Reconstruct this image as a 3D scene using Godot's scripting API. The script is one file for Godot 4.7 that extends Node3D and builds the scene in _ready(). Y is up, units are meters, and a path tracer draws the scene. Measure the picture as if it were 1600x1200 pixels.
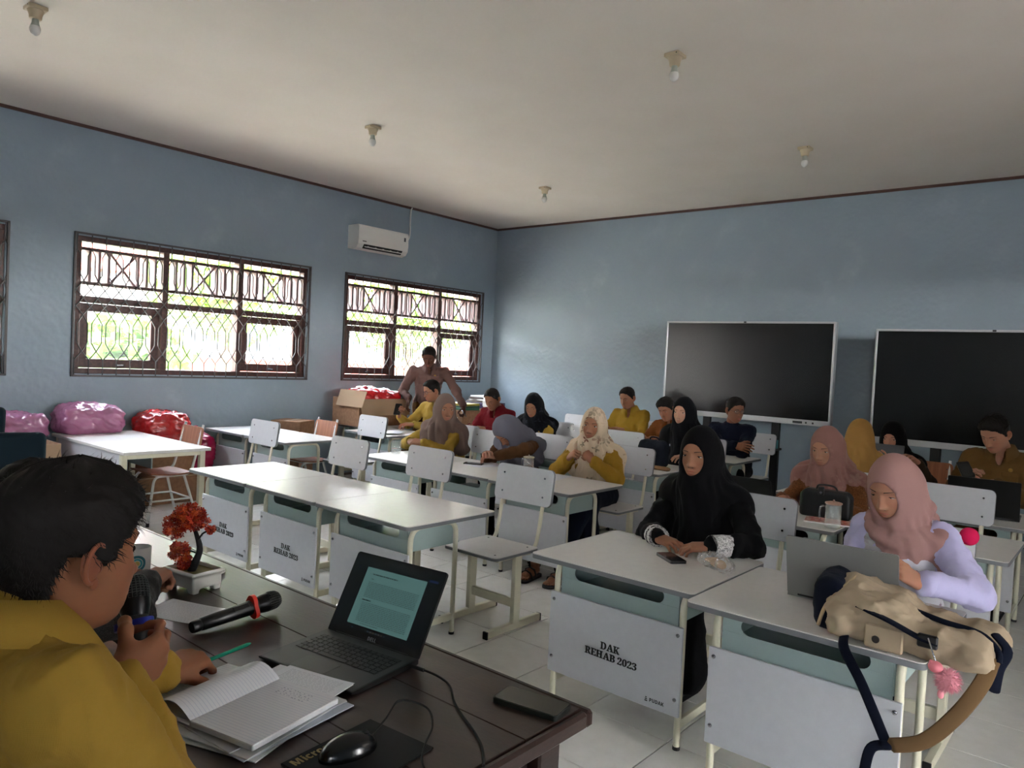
extends Node3D
# A classroom meeting: teachers at white desks, seen from beside the presenter's table.

const DT := 0.66            # height of the pupils' desks
var taken := {}
var M := {}                 # materials
var hand_cache := {}
var head_cache := {}

# ------------------------------------------------------------------ mesh builder
class MB:
	var v := PackedVector3Array()
	var n := PackedVector3Array()
	var c := PackedColorArray()
	var uv := PackedVector2Array()
	var ix := PackedInt32Array()
	var col := Color(1, 1, 1)
	func add(p: Vector3, nn: Vector3, t := Vector2.ZERO) -> int:
		v.append(p); n.append(nn); c.append(col); uv.append(t)
		return v.size() - 1
	func face(a: int, b: int, d: int) -> void:
		# clockwise seen from the side the normals point to
		var x := (v[b] - v[a]).cross(v[d] - v[a])
		if x.dot(n[a] + n[b] + n[d]) > 0.0:
			ix.append(a); ix.append(d); ix.append(b)
		else:
			ix.append(a); ix.append(b); ix.append(d)
	func tri(a: Vector3, b: Vector3, d: Vector3, nn: Vector3) -> void:
		face(add(a, nn), add(b, nn), add(d, nn))
	func quad(a: Vector3, b: Vector3, d: Vector3, e: Vector3, nn: Vector3) -> void:
		var i := add(a, nn, Vector2(0, 1)); var j := add(b, nn, Vector2(1, 1))
		var k := add(d, nn, Vector2(1, 0)); var l := add(e, nn, Vector2(0, 0))
		face(i, j, k); face(i, k, l)
	func box(ctr: Vector3, size: Vector3, bev := 0.003, bs := Basis.IDENTITY) -> void:
		var h := size * 0.5
		var b: float = min(bev, min(h.x, min(h.y, h.z)) * 0.9)
		var i := h - Vector3(b, b, b)
		var ax := [Vector3(1, 0, 0), Vector3(0, 1, 0), Vector3(0, 0, 1)]
		for a in 3:
			var u: Vector3 = ax[(a + 1) % 3]; var w: Vector3 = ax[(a + 2) % 3]; var nn: Vector3 = ax[a]
			for s in [-1.0, 1.0]:
				var o: Vector3 = nn * (h.dot(nn) * s)
				var du: Vector3 = u * i.dot(u); var dw: Vector3 = w * i.dot(w)
				quad(ctr + bs * (o - du - dw), ctr + bs * (o + du - dw), ctr + bs * (o + du + dw), ctr + bs * (o - du + dw), bs * (nn * s))
		if b > 0.0005:
			for a in 3:
				var u: Vector3 = ax[(a + 1) % 3]; var w: Vector3 = ax[(a + 2) % 3]; var nn: Vector3 = ax[a]
				for s in [-1.0, 1.0]:
					for t in [-1.0, 1.0]:
						var l: Vector3 = nn * i.dot(nn)
						var p: Vector3 = u * (h.dot(u) * s) + w * (i.dot(w) * t)
						var q: Vector3 = u * (i.dot(u) * s) + w * (h.dot(w) * t)
						quad(ctr + bs * (p - l), ctr + bs * (p + l), ctr + bs * (q + l), ctr + bs * (q - l), bs * ((u * s + w * t).normalized()))
			for s in [-1.0, 1.0]:
				for t in [-1.0, 1.0]:
					for r in [-1.0, 1.0]:
						var g := Vector3(s, t, r)
						tri(ctr + bs * (Vector3(h.x, i.y, i.z) * g), ctr + bs * (Vector3(i.x, h.y, i.z) * g), ctr + bs * (Vector3(i.x, i.y, h.z) * g), bs * g.normalized())
	func span(a: Vector3, b: Vector3, bev := 0.003) -> void:
		box((a + b) * 0.5, (b - a).abs(), bev)
	# tube along a path, radii may vary; caps are domes when dome is set
	func tube(path: Array, r0, sides := 10, dome := 0.0, flat := Vector2(1, 1), up := Vector3.UP) -> void:
		var m := path.size()
		var rr: Array = []
		for k in m:
			rr.append(r0[k] if r0 is Array else r0)
		var base := -1
		var prev_u := Vector3.ZERO
		var rings := []
		var tan := []
		for k in m:
			var t: Vector3 = (path[min(k + 1, m - 1)] - path[max(k - 1, 0)])
			tan.append(t.normalized())
		for k in m:
			var t: Vector3 = tan[k]
			var u: Vector3
			if k == 0:
				var ref := up if abs(t.dot(up)) < 0.95 else Vector3(1, 0, 0.01)
				u = ref.cross(t).normalized()
			else:
				u = (prev_u - t * prev_u.dot(t)).normalized()
			prev_u = u
			var w := t.cross(u)
			rings.append([path[k], u, w, rr[k], t])
		if dome > 0.0:
			var f: Array = rings[0]; var l: Array = rings[m - 1]
			var pre := []; var post := []
			for q in [0.05, 0.45, 0.8]:
				pre.append([f[0] - f[4] * (f[3] * dome * sqrt(1.0 - q * q)), f[1], f[2], f[3] * q, f[4]])
			for q in [0.8, 0.45, 0.05]:
				post.append([l[0] + l[4] * (l[3] * dome * sqrt(1.0 - q * q)), l[1], l[2], l[3] * q, l[4]])
			rings = pre + rings + post
		var mm := rings.size()
		for k in mm:
			var R: Array = rings[k]
			var slope := 0.0
			var ka: Array = rings[max(k - 1, 0)]; var kb: Array = rings[min(k + 1, mm - 1)]
			var dl: float = (kb[0] - ka[0]).length()
			if dl > 1e-6:
				slope = -(kb[3] - ka[3]) / dl
			for s in sides:
				var a := TAU * s / sides
				var dir: Vector3 = R[1] * (cos(a) * flat.x) + R[2] * (sin(a) * flat.y)
				var nn: Vector3 = (R[1] * (cos(a) * flat.y) + R[2] * (sin(a) * flat.x)).normalized()
				var id := add(R[0] + dir * R[3], (nn + R[4] * clampf(slope, -4.0, 4.0)).normalized(), Vector2(float(s) / sides, float(k) / mm))
				if base < 0: base = id
		for k in mm - 1:
			for s in sides:
				var a := base + k * sides + s; var b := base + k * sides + (s + 1) % sides
				face(a, b, b + sides); face(a, b + sides, a + sides)
		for e in [0, mm - 1]:
			var R: Array = rings[e]
			var nn: Vector3 = -R[4] if e == 0 else R[4]
			var ce := add(R[0], nn)
			var st := v.size()
			for s in sides:
				add(v[base + e * sides + s], nn)
			for s in sides:
				face(ce, st + s, st + (s + 1) % sides)
	func bar(a: Vector3, b: Vector3, r := 0.01, sides := 8) -> void:
		tube([a, b], r, sides)
	# profile of (radius, height) turned about y
	func lathe(prof: Array, at := Vector3.ZERO, sides := 24, bs := Basis.IDENTITY) -> void:
		var m := prof.size()
		for k in m - 1:
			var p: Vector2 = prof[k]; var q: Vector2 = prof[k + 1]
			var d := q - p
			if d.length() < 1e-6: continue
			var nn2 := Vector2(d.y, -d.x).normalized()
			var n0 := nn2; var n1 := nn2
			if k > 0:
				var e: Vector2 = prof[k] - prof[k - 1]
				var ne := Vector2(e.y, -e.x).normalized()
				if ne.dot(nn2) > 0.6: n0 = (ne + nn2).normalized()
			if k < m - 2:
				var e: Vector2 = prof[k + 2] - prof[k + 1]
				var ne := Vector2(e.y, -e.x).normalized()
				if ne.dot(nn2) > 0.6: n1 = (ne + nn2).normalized()
			var st := v.size()
			for s in sides:
				var a := TAU * s / sides
				var r := Vector3(cos(a), 0, sin(a))
				add(at + bs * (r * p.x + Vector3(0, p.y, 0)), bs * (r * n0.x + Vector3(0, n0.y, 0)))
				add(at + bs * (r * q.x + Vector3(0, q.y, 0)), bs * (r * n1.x + Vector3(0, n1.y, 0)))
			for s in sides:
				var a := st + s * 2; var b := st + ((s + 1) % sides) * 2
				if p.x > 1e-5: face(a, b, b + 1)
				if q.x > 1e-5: face(a, b + 1, a + 1)
	# polygon (Vector2 list, x/y) pushed along z from z0 to z1, placed by a transform
	func prism(poly: PackedVector2Array, z0: float, z1: float, tr := Transform3D.IDENTITY, smooth := false) -> void:
		var id := Geometry2D.triangulate_polygon(poly)
		for e in 2:
			var z := z0 if e == 0 else z1
			var nn := tr.basis * Vector3(0, 0, -1.0 if e == 0 else 1.0)
			var st := v.size()
			for p in poly:
				add(tr * Vector3(p.x, p.y, z), nn.normalized(), p)
			for k in range(0, id.size(), 3):
				face(st + id[k], st + id[k + 1], st + id[k + 2])
		var m := poly.size()
		var cw := 1.0 if Geometry2D.is_polygon_clockwise(poly) else -1.0
		for k in m:
			var p := poly[k]; var q := poly[(k + 1) % m]
			var d := (q - p).normalized()
			var nn := (tr.basis * (Vector3(-d.y, d.x, 0) * cw)).normalized()
			var na := nn; var nb := nn
			if smooth:
				var d0 := (p - poly[(k + m - 1) % m]).normalized(); var d1 := (poly[(k + 2) % m] - q).normalized()
				if d0.dot(d) > 0.6: na = (tr.basis * (Vector3(-d.y - d0.y, d.x + d0.x, 0) * cw)).normalized()
				if d1.dot(d) > 0.6: nb = (tr.basis * (Vector3(-d.y - d1.y, d.x + d1.x, 0) * cw)).normalized()
			var i := add(tr * Vector3(p.x, p.y, z0), na); var j := add(tr * Vector3(q.x, q.y, z0), nb)
			var l := add(tr * Vector3(q.x, q.y, z1), nb); var o := add(tr * Vector3(p.x, p.y, z1), na)
			face(i, j, l); face(i, l, o)
	func ball(ctr: Vector3, r: Vector3, seg := 12, rings := 8, bs := Basis.IDENTITY) -> void:
		var st := v.size()
		for k in rings + 1:
			var t := PI * k / rings
			for s in seg:
				var a := TAU * s / seg
				var d := Vector3(sin(t) * cos(a), cos(t), sin(t) * sin(a))
				add(ctr + bs * (d * r), (bs * (d / r)).normalized())
		for k in rings:
			for s in seg:
				var a := st + k * seg + s; var b := st + k * seg + (s + 1) % seg
				if k > 0: face(a, b, b + seg)
				if k < rings - 1: face(a, b + seg, a + seg)
	func join(o, tr := Transform3D.IDENTITY) -> void:
		var st := v.size()
		var flip := tr.basis.determinant() < 0.0
		var nb := tr.basis.inverse().transposed()
		for k in o.v.size():
			v.append(tr * o.v[k]); n.append((nb * o.n[k]).normalized())
		c.append_array(o.c); uv.append_array(o.uv)
		for k in range(0, o.ix.size(), 3):
			ix.append(st + o.ix[k])
			if flip:
				ix.append(st + o.ix[k + 2]); ix.append(st + o.ix[k + 1])
			else:
				ix.append(st + o.ix[k + 1]); ix.append(st + o.ix[k + 2])
	func mesh() -> ArrayMesh:
		var a := []
		a.resize(Mesh.ARRAY_MAX)
		a[Mesh.ARRAY_VERTEX] = v; a[Mesh.ARRAY_NORMAL] = n; a[Mesh.ARRAY_COLOR] = c; a[Mesh.ARRAY_TEX_UV] = uv; a[Mesh.ARRAY_INDEX] = ix
		var m := ArrayMesh.new()
		m.add_surface_from_arrays(Mesh.PRIMITIVE_TRIANGLES, a)
		return m

# ------------------------------------------------------------------ distance field meshed as surface nets
class Field:
	var o: Vector3
	var s: float
	var nx: int
	var ny: int
	var nz: int
	var d := PackedFloat32Array()
	func _init(lo: Vector3, hi: Vector3, cell: float) -> void:
		s = cell
		o = lo - Vector3.ONE * cell * 3.0
		nx = int((hi.x - o.x) / cell) + 5; ny = int((hi.y - o.y) / cell) + 5; nz = int((hi.z - o.z) / cell) + 5
		d.resize(nx * ny * nz)
		d.fill(0.2)
	# tapered capsule; w squeezes the distance along direction q (>1 makes it thinner that way)
	func cap(a: Vector3, b: Vector3, ra: float, rb: float, k := 0.03, q := Vector3.ZERO, w := 1.0, cut := false) -> void:
		var R: float = max(ra, rb) + k + s * 2.5
		var lo := Vector3(min(a.x, b.x), min(a.y, b.y), min(a.z, b.z)) - Vector3.ONE * R
		var hi := Vector3(max(a.x, b.x), max(a.y, b.y), max(a.z, b.z)) + Vector3.ONE * R
		var i0 := maxi(0, int((lo.x - o.x) / s)); var i1 := mini(nx - 1, int((hi.x - o.x) / s) + 1)
		var j0 := maxi(0, int((lo.y - o.y) / s)); var j1 := mini(ny - 1, int((hi.y - o.y) / s) + 1)
		var k0 := maxi(0, int((lo.z - o.z) / s)); var k1 := mini(nz - 1, int((hi.z - o.z) / s) + 1)
		var ab := b - a
		var il := 1.0 / maxf(ab.length_squared(), 1e-9)
		var sq := w != 1.0
		var ik := 1.0 / maxf(k, 1e-6)
		for z in range(k0, k1 + 1):
			for y in range(j0, j1 + 1):
				var id := (z * ny + y) * nx + i0
				var p := Vector3(o.x + i0 * s, o.y + y * s, o.z + z * s) - a
				for x in range(i0, i1 + 1):
					var h := clampf(p.dot(ab) * il, 0.0, 1.0)
					var e := p - ab * h
					if sq: e += q * (e.dot(q) * (w - 1.0))
					var f := e.length() - ra - (rb - ra) * h
					if cut:
						f = -f
						var g := d[id]
						var t := maxf(k - absf(f - g), 0.0) * ik
						d[id] = maxf(f, g) + t * t * k * 0.25
					else:
						var g := d[id]
						var t := maxf(k - absf(f - g), 0.0) * ik
						d[id] = minf(f, g) - t * t * k * 0.25
					id += 1
					p.x += s
	func ell(ctr: Vector3, r: Vector3, k := 0.03, bs := Basis.IDENTITY, cut := false) -> void:
		var m: float = max(r.x, max(r.y, r.z)) + k + s * 2.5
		var lo := ctr - Vector3.ONE * m; var hi := ctr + Vector3.ONE * m
		var i0 := maxi(0, int((lo.x - o.x) / s)); var i1 := mini(nx - 1, int((hi.x - o.x) / s) + 1)
		var j0 := maxi(0, int((lo.y - o.y) / s)); var j1 := mini(ny - 1, int((hi.y - o.y) / s) + 1)
		var k0 := maxi(0, int((lo.z - o.z) / s)); var k1 := mini(nz - 1, int((hi.z - o.z) / s) + 1)
		var inv := bs.transposed()
		var r2 := r * r
		var ik := 1.0 / maxf(k, 1e-6)
		var step := inv * Vector3(s, 0, 0)
		for z in range(k0, k1 + 1):
			for y in range(j0, j1 + 1):
				var id := (z * ny + y) * nx + i0
				var p := inv * (Vector3(o.x + i0 * s, o.y + y * s, o.z + z * s) - ctr)
				for x in range(i0, i1 + 1):
					var q0 := (p / r).length()
					var f := q0 * (q0 - 1.0) / maxf((p / r2).length(), 1e-6)
					if cut: f = -f
					var g := d[id]
					var t := maxf(k - absf(f - g), 0.0) * ik
					if cut:
						d[id] = maxf(f, g) + t * t * k * 0.25
					else:
						d[id] = minf(f, g) - t * t * k * 0.25
					id += 1
					p += step
	func box(ctr: Vector3, half: Vector3, round_: float, k := 0.02, bs := Basis.IDENTITY, cut := false) -> void:
		var m: float = half.length() + k + s * 2.5
		var lo := ctr - Vector3.ONE * m; var hi := ctr + Vector3.ONE * m
		var i0 := maxi(0, int((lo.x - o.x) / s)); var i1 := mini(nx - 1, int((hi.x - o.x) / s) + 1)
		var j0 := maxi(0, int((lo.y - o.y) / s)); var j1 := mini(ny - 1, int((hi.y - o.y) / s) + 1)
		var k0 := maxi(0, int((lo.z - o.z) / s)); var k1 := mini(nz - 1, int((hi.z - o.z) / s) + 1)
		var inv := bs.transposed()
		var hh := half - Vector3.ONE * round_
		var ik := 1.0 / maxf(k, 1e-6)
		for z in range(k0, k1 + 1):
			for y in range(j0, j1 + 1):
				for x in range(i0, i1 + 1):
					var p := inv * (Vector3(o.x + x * s, o.y + y * s, o.z + z * s) - ctr)
					var q := p.abs() - hh
					var f := q.max(Vector3.ZERO).length() + minf(maxf(q.x, maxf(q.y, q.z)), 0.0) - round_
					if cut: f = -f
					var id := (z * ny + y) * nx + x
					var g := d[id]
					var t := maxf(k - absf(f - g), 0.0) * ik
					if cut:
						d[id] = maxf(f, g) + t * t * k * 0.25
					else:
						d[id] = minf(f, g) - t * t * k * 0.25
	# keep only the side of a plane that the normal points away from
	func slice(pt: Vector3, nn: Vector3, k := 0.004) -> void:
		var ik := 1.0 / k
		for z in nz:
			for y in ny:
				var id := (z * ny + y) * nx
				var f := (Vector3(o.x, o.y + y * s, o.z + z * s) - pt).dot(nn)
				var st := nn.x * s
				for x in nx:
					var g := d[id]
					if f > g - k:
						var t := maxf(k - absf(f - g), 0.0) * ik
						d[id] = maxf(f, g) + t * t * k * 0.25
					id += 1
					f += st
	func mesh_into(mb: MB) -> void:
		var sum := PackedVector3Array()
		var cnt := PackedInt32Array()
		var cell := {}
		var quads := PackedInt32Array()
		var sxy := nx * ny
		var st := [1, nx, sxy]
		for z in range(1, nz - 1):
			for y in range(1, ny - 1):
				var id := (z * ny + y) * nx + 1
				for x in range(1, nx - 1):
					var a := d[id]
					var ina := a < 0.0
					for ax in 3:
						var b := d[id + st[ax]]
						if ina != (b < 0.0):
							var t := a / (a - b)
							var p := Vector3(x, y, z)
							p[ax] += t
							var su: int = st[(ax + 1) % 3]; var sw: int = st[(ax + 2) % 3]
							var cs := [id, id - su, id - su - sw, id - sw]
							var ids := []
							for cc in cs:
								var e: int = cell.get(cc, -1)
								if e < 0:
									e = sum.size()
									cell[cc] = e
									sum.append(Vector3.ZERO); cnt.append(0)
								sum[e] += p; cnt[e] += 1
								ids.append(e)
							if ina:
								quads.append(ids[0]); quads.append(ids[3]); quads.append(ids[2]); quads.append(ids[1])
							else:
								quads.append(ids[0]); quads.append(ids[1]); quads.append(ids[2]); quads.append(ids[3])
					id += 1
		var base := mb.v.size()
		var nn := PackedVector3Array()
		nn.resize(sum.size())
		for k in sum.size():
			sum[k] = o + sum[k] / float(cnt[k]) * s
		for k in range(0, quads.size(), 4):
			var a := quads[k]; var b := quads[k + 1]; var c2 := quads[k + 2]; var e := quads[k + 3]
			var f := (sum[c2] - sum[a]).cross(sum[e] - sum[b])
			nn[a] += f; nn[b] += f; nn[c2] += f; nn[e] += f
		# quads run clockwise seen from outside, so the summed cross product points in
		for k in sum.size():
			mb.v.append(sum[k]); mb.n.append(-nn[k].normalized()); mb.c.append(mb.col); mb.uv.append(Vector2.ZERO)
		for k in range(0, quads.size(), 4):
			for q in [0, 1, 2, 0, 2, 3]:
				mb.ix.append(base + quads[k + q])

func renormal(mb: MB, from := 0) -> void:
	for k in range(from, mb.n.size()): mb.n[k] = Vector3.ZERO
	for k in range(0, mb.ix.size(), 3):
		var a := mb.ix[k]; var b := mb.ix[k + 1]; var e := mb.ix[k + 2]
		if a < from: continue
		var f := (mb.v[e] - mb.v[a]).cross(mb.v[b] - mb.v[a])
		mb.n[a] += f; mb.n[b] += f; mb.n[e] += f
	for k in range(from, mb.n.size()): mb.n[k] = mb.n[k].normalized()

# ------------------------------------------------------------------ nodes
func numbered(called: String) -> String:
	var k: int = taken.get(called, 0)
	taken[called] = k + 1
	return called if k == 0 else "%s_%03d" % [called, k]
func thing(called: String, label: String, category: String, at := Vector3.ZERO, turn := 0.0, group := "") -> Node3D:
	var o := Node3D.new()
	o.name = numbered(called)
	add_child(o)
	o.position = at
	o.rotation.y = turn
	tag(o, label, category, group)
	return o
func tag(o: Node, label: String, category: String, group := "") -> void:
	o.set_meta("label", label)
	o.set_meta("category", category)
	if group != "": o.set_meta("group", group)
func part(parent: Node, called: String, mb, mat: Material, at := Transform3D.IDENTITY) -> MeshInstance3D:
	var o := MeshInstance3D.new()
	o.name = called
	o.mesh = mb.mesh() if mb is MB else mb
	o.material_override = mat
	o.transform = at
	parent.add_child(o, true)
	return o
func structure(called: String, mb, mat: Material) -> MeshInstance3D:
	var o := part(self, called, mb, mat)
	o.set_meta("kind", "structure")
	return o
func solo(called: String, label: String, category: String, mb, mat: Material, at := Transform3D.IDENTITY, group := "") -> MeshInstance3D:
	var o := part(self, numbered(called), mb, mat, at)
	tag(o, label, category, group)
	return o
func copy_of(o: Node3D, at: Vector3, turn: float, label: String, group := "") -> Node3D:
	var c: Node3D = o.duplicate()
	c.name = numbered(String(o.name).rstrip("0123456789").trim_suffix("_"))
	add_child(c)
	c.position = at; c.rotation = Vector3(0, turn, 0)
	c.set_meta("label", label)
	if group != "": c.set_meta("group", group)
	return c
func sub(parent: Node, called: String, mat: Material, f: Callable) -> MeshInstance3D:
	var mb := MB.new()
	f.call(mb)
	return part(parent, called, mb, mat)
func bx(ctr: Vector3, size: Vector3, bev := 0.003) -> MB:
	var mb := MB.new()
	mb.box(ctr, size, bev)
	return mb
func rrect(w: float, h: float, r: float, seg := 5) -> PackedVector2Array:
	var p := PackedVector2Array()
	for q in [[w / 2 - r, h / 2 - r, 0], [-w / 2 + r, h / 2 - r, 1], [-w / 2 + r, -h / 2 + r, 2], [w / 2 - r, -h / 2 + r, 3]]:
		for k in seg + 1:
			var a: float = PI / 2 * (q[2] + float(k) / seg)
			p.append(Vector2(q[0] + cos(a) * r, q[1] + sin(a) * r))
	return p
func bend(pts: Array, r: float, seg := 5) -> Array:
	# round the inner corners of a polyline
	var out := [pts[0]]
	for k in range(1, pts.size() - 1):
		var a: Vector3 = pts[k - 1]; var b: Vector3 = pts[k]; var c: Vector3 = pts[k + 1]
		var u := (a - b).normalized(); var w := (c - b).normalized()
		var rr: float = min(r, min((a - b).length(), (c - b).length()) * 0.49)
		var p := b + u * rr; var q := b + w * rr
		for s in seg + 1:
			var t := float(s) / seg
			out.append(p.lerp(b, t).lerp(b.lerp(q, t), t))
	out.append(pts[pts.size() - 1])
	return out
func smooth_path(pts: Array, seg := 6) -> Array:
	var cu := Curve3D.new()
	for k in pts.size():
		var a: Vector3 = pts[max(k - 1, 0)]; var b: Vector3 = pts[min(k + 1, pts.size() - 1)]
		var t: Vector3 = (b - a) / 6.0
		cu.add_point(pts[k], -t, t)
	var out := []
	for k in pts.size() - 1:
		for s in seg:
			out.append(cu.sample(k, float(s) / seg))
	out.append(pts[pts.size() - 1])
	return out
func letters(parent: Node, called: String, txt: String, size: float, mat: Material, tr: Transform3D, bold := false, serif := false, depth := 0.0008) -> MeshInstance3D:
	var t := TextMesh.new()
	var f := SystemFont.new()
	f.font_names = PackedStringArray(["Droid Serif" if serif else "Droid Sans"])
	if bold: f.font_weight = 700
	t.font = f
	t.text = txt
	t.font_size = 48
	t.pixel_size = size / 48.0
	t.depth = depth
	t.horizontal_alignment = HORIZONTAL_ALIGNMENT_CENTER
	var o := MeshInstance3D.new()
	o.name = called
	o.mesh = t
	o.material_override = mat
	o.transform = tr
	parent.add_child(o, true)
	return o

# ------------------------------------------------------------------ materials
func mat(col: Color, rough := 0.6, metal := 0.0, spec := 0.5) -> StandardMaterial3D:
	var m := StandardMaterial3D.new()
	m.albedo_color = col
	m.roughness = rough
	m.metallic = metal
	m.metallic_specular = spec
	return m
func noise_img(seed_: int, freq: float, size := 256, oct := 4, kind := FastNoiseLite.TYPE_SIMPLEX_SMOOTH) -> Image:
	var f := FastNoiseLite.new()
	f.seed = seed_
	f.noise_type = kind
	f.frequency = freq
	f.fractal_octaves = oct
	return f.get_seamless_image(size, size)
func ramp_tex(im: Image, cols: Array) -> ImageTexture:
	# maps grey to a list of [position, colour]
	var w := im.get_width(); var h := im.get_height()
	var out := Image.create(w, h, true, Image.FORMAT_RGB8)
	var g := Gradient.new()
	var off := PackedFloat32Array(); var cc := PackedColorArray()
	for e in cols: off.append(e[0]); cc.append(e[1])
	g.offsets = off; g.colors = cc
	var lut := []
	for k in 256: lut.append(g.sample(k / 255.0))
	for y in h:
		for x in w:
			out.set_pixel(x, y, lut[int(clampf(im.get_pixel(x, y).r, 0, 1) * 255.0)])
	out.generate_mipmaps()
	return ImageTexture.create_from_image(out)
func tri_mat(m: StandardMaterial3D, tex: Texture2D, per_metre: float, world := true, normal: Texture2D = null, ns := 0.4) -> StandardMaterial3D:
	m.uv1_triplanar = true
	m.uv1_world_triplanar = world
	m.uv1_scale = Vector3.ONE * per_metre
	if tex: m.albedo_texture = tex
	if normal:
		m.normal_enabled = true
		m.normal_texture = normal
		m.normal_scale = ns
	return m
func bump_tex(im: Image, k := 4.0) -> ImageTexture:
	var b: Image = im.duplicate()
	b.convert(Image.FORMAT_RGBA8)
	b.bump_map_to_normal_map(k)
	b.generate_mipmaps()
	return ImageTexture.create_from_image(b)
func cloth(col: Color, rough := 0.9, tex: Texture2D = null, per := 55.0) -> StandardMaterial3D:
	var m := mat(col, rough, 0.0, 0.25)
	tri_mat(m, tex, per, false, weave_n if tex == null else null, 0.2)
	m.rim_enabled = true
	m.rim = 0.15
	m.rim_tint = 0.6
	return m
var weave_n: ImageTexture
func motif_tex(ground: Color, spots: Array, seed_: int, size := 512, count := 60, rmin := 5.0, rmax := 16.0) -> ImageTexture:
	# printed cloth: blossoms and leaves of a few petals each, scattered over a ground colour
	var im := Image.create(size, size, true, Image.FORMAT_RGB8)
	im.fill(ground)
	var rg := RandomNumberGenerator.new()
	rg.seed = seed_
	for k in count:
		var c := Vector2(rg.randf() * size, rg.randf() * size)
		var col: Color = spots[rg.randi() % spots.size()]
		var pet := rg.randi_range(3, 6)
		var R := rg.randf_range(rmin, rmax)
		for p in pet:
			var a := TAU * p / pet + rg.randf()
			var q := c + Vector2(cos(a), sin(a)) * R
			var e := Vector2(cos(a), sin(a))
			var m := int(R * 0.9) + 1
			for y in range(-m, m + 1):
				for x in range(-m, m + 1):
					var w := Vector2(x, y)
					var u := w.dot(e) / (R * 0.85); var t := w.dot(Vector2(-e.y, e.x)) / (R * 0.42)
					if u * u + t * t < 1.0:
						im.set_pixel(posmod(int(q.x) + x, size), posmod(int(q.y) + y, size), col)
	im.generate_mipmaps()
	return ImageTexture.create_from_image(im)
func swirl_tex(ground: Color, ink: Color, seed_: int, size := 512, freq := 0.02, lo := 0.42, hi := 0.52) -> ImageTexture:
	# wavy batik lines: the contour bands of a noise field
	var im := noise_img(seed_, freq, size, 2)
	var out := Image.create(size, size, true, Image.FORMAT_RGB8)
	for y in size:
		for x in size:
			var g := fposmod(im.get_pixel(x, y).r * 4.0, 1.0)
			out.set_pixel(x, y, ink if g > lo and g < hi + 0.2 else ground)
	out.generate_mipmaps()
	return ImageTexture.create_from_image(out)

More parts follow.
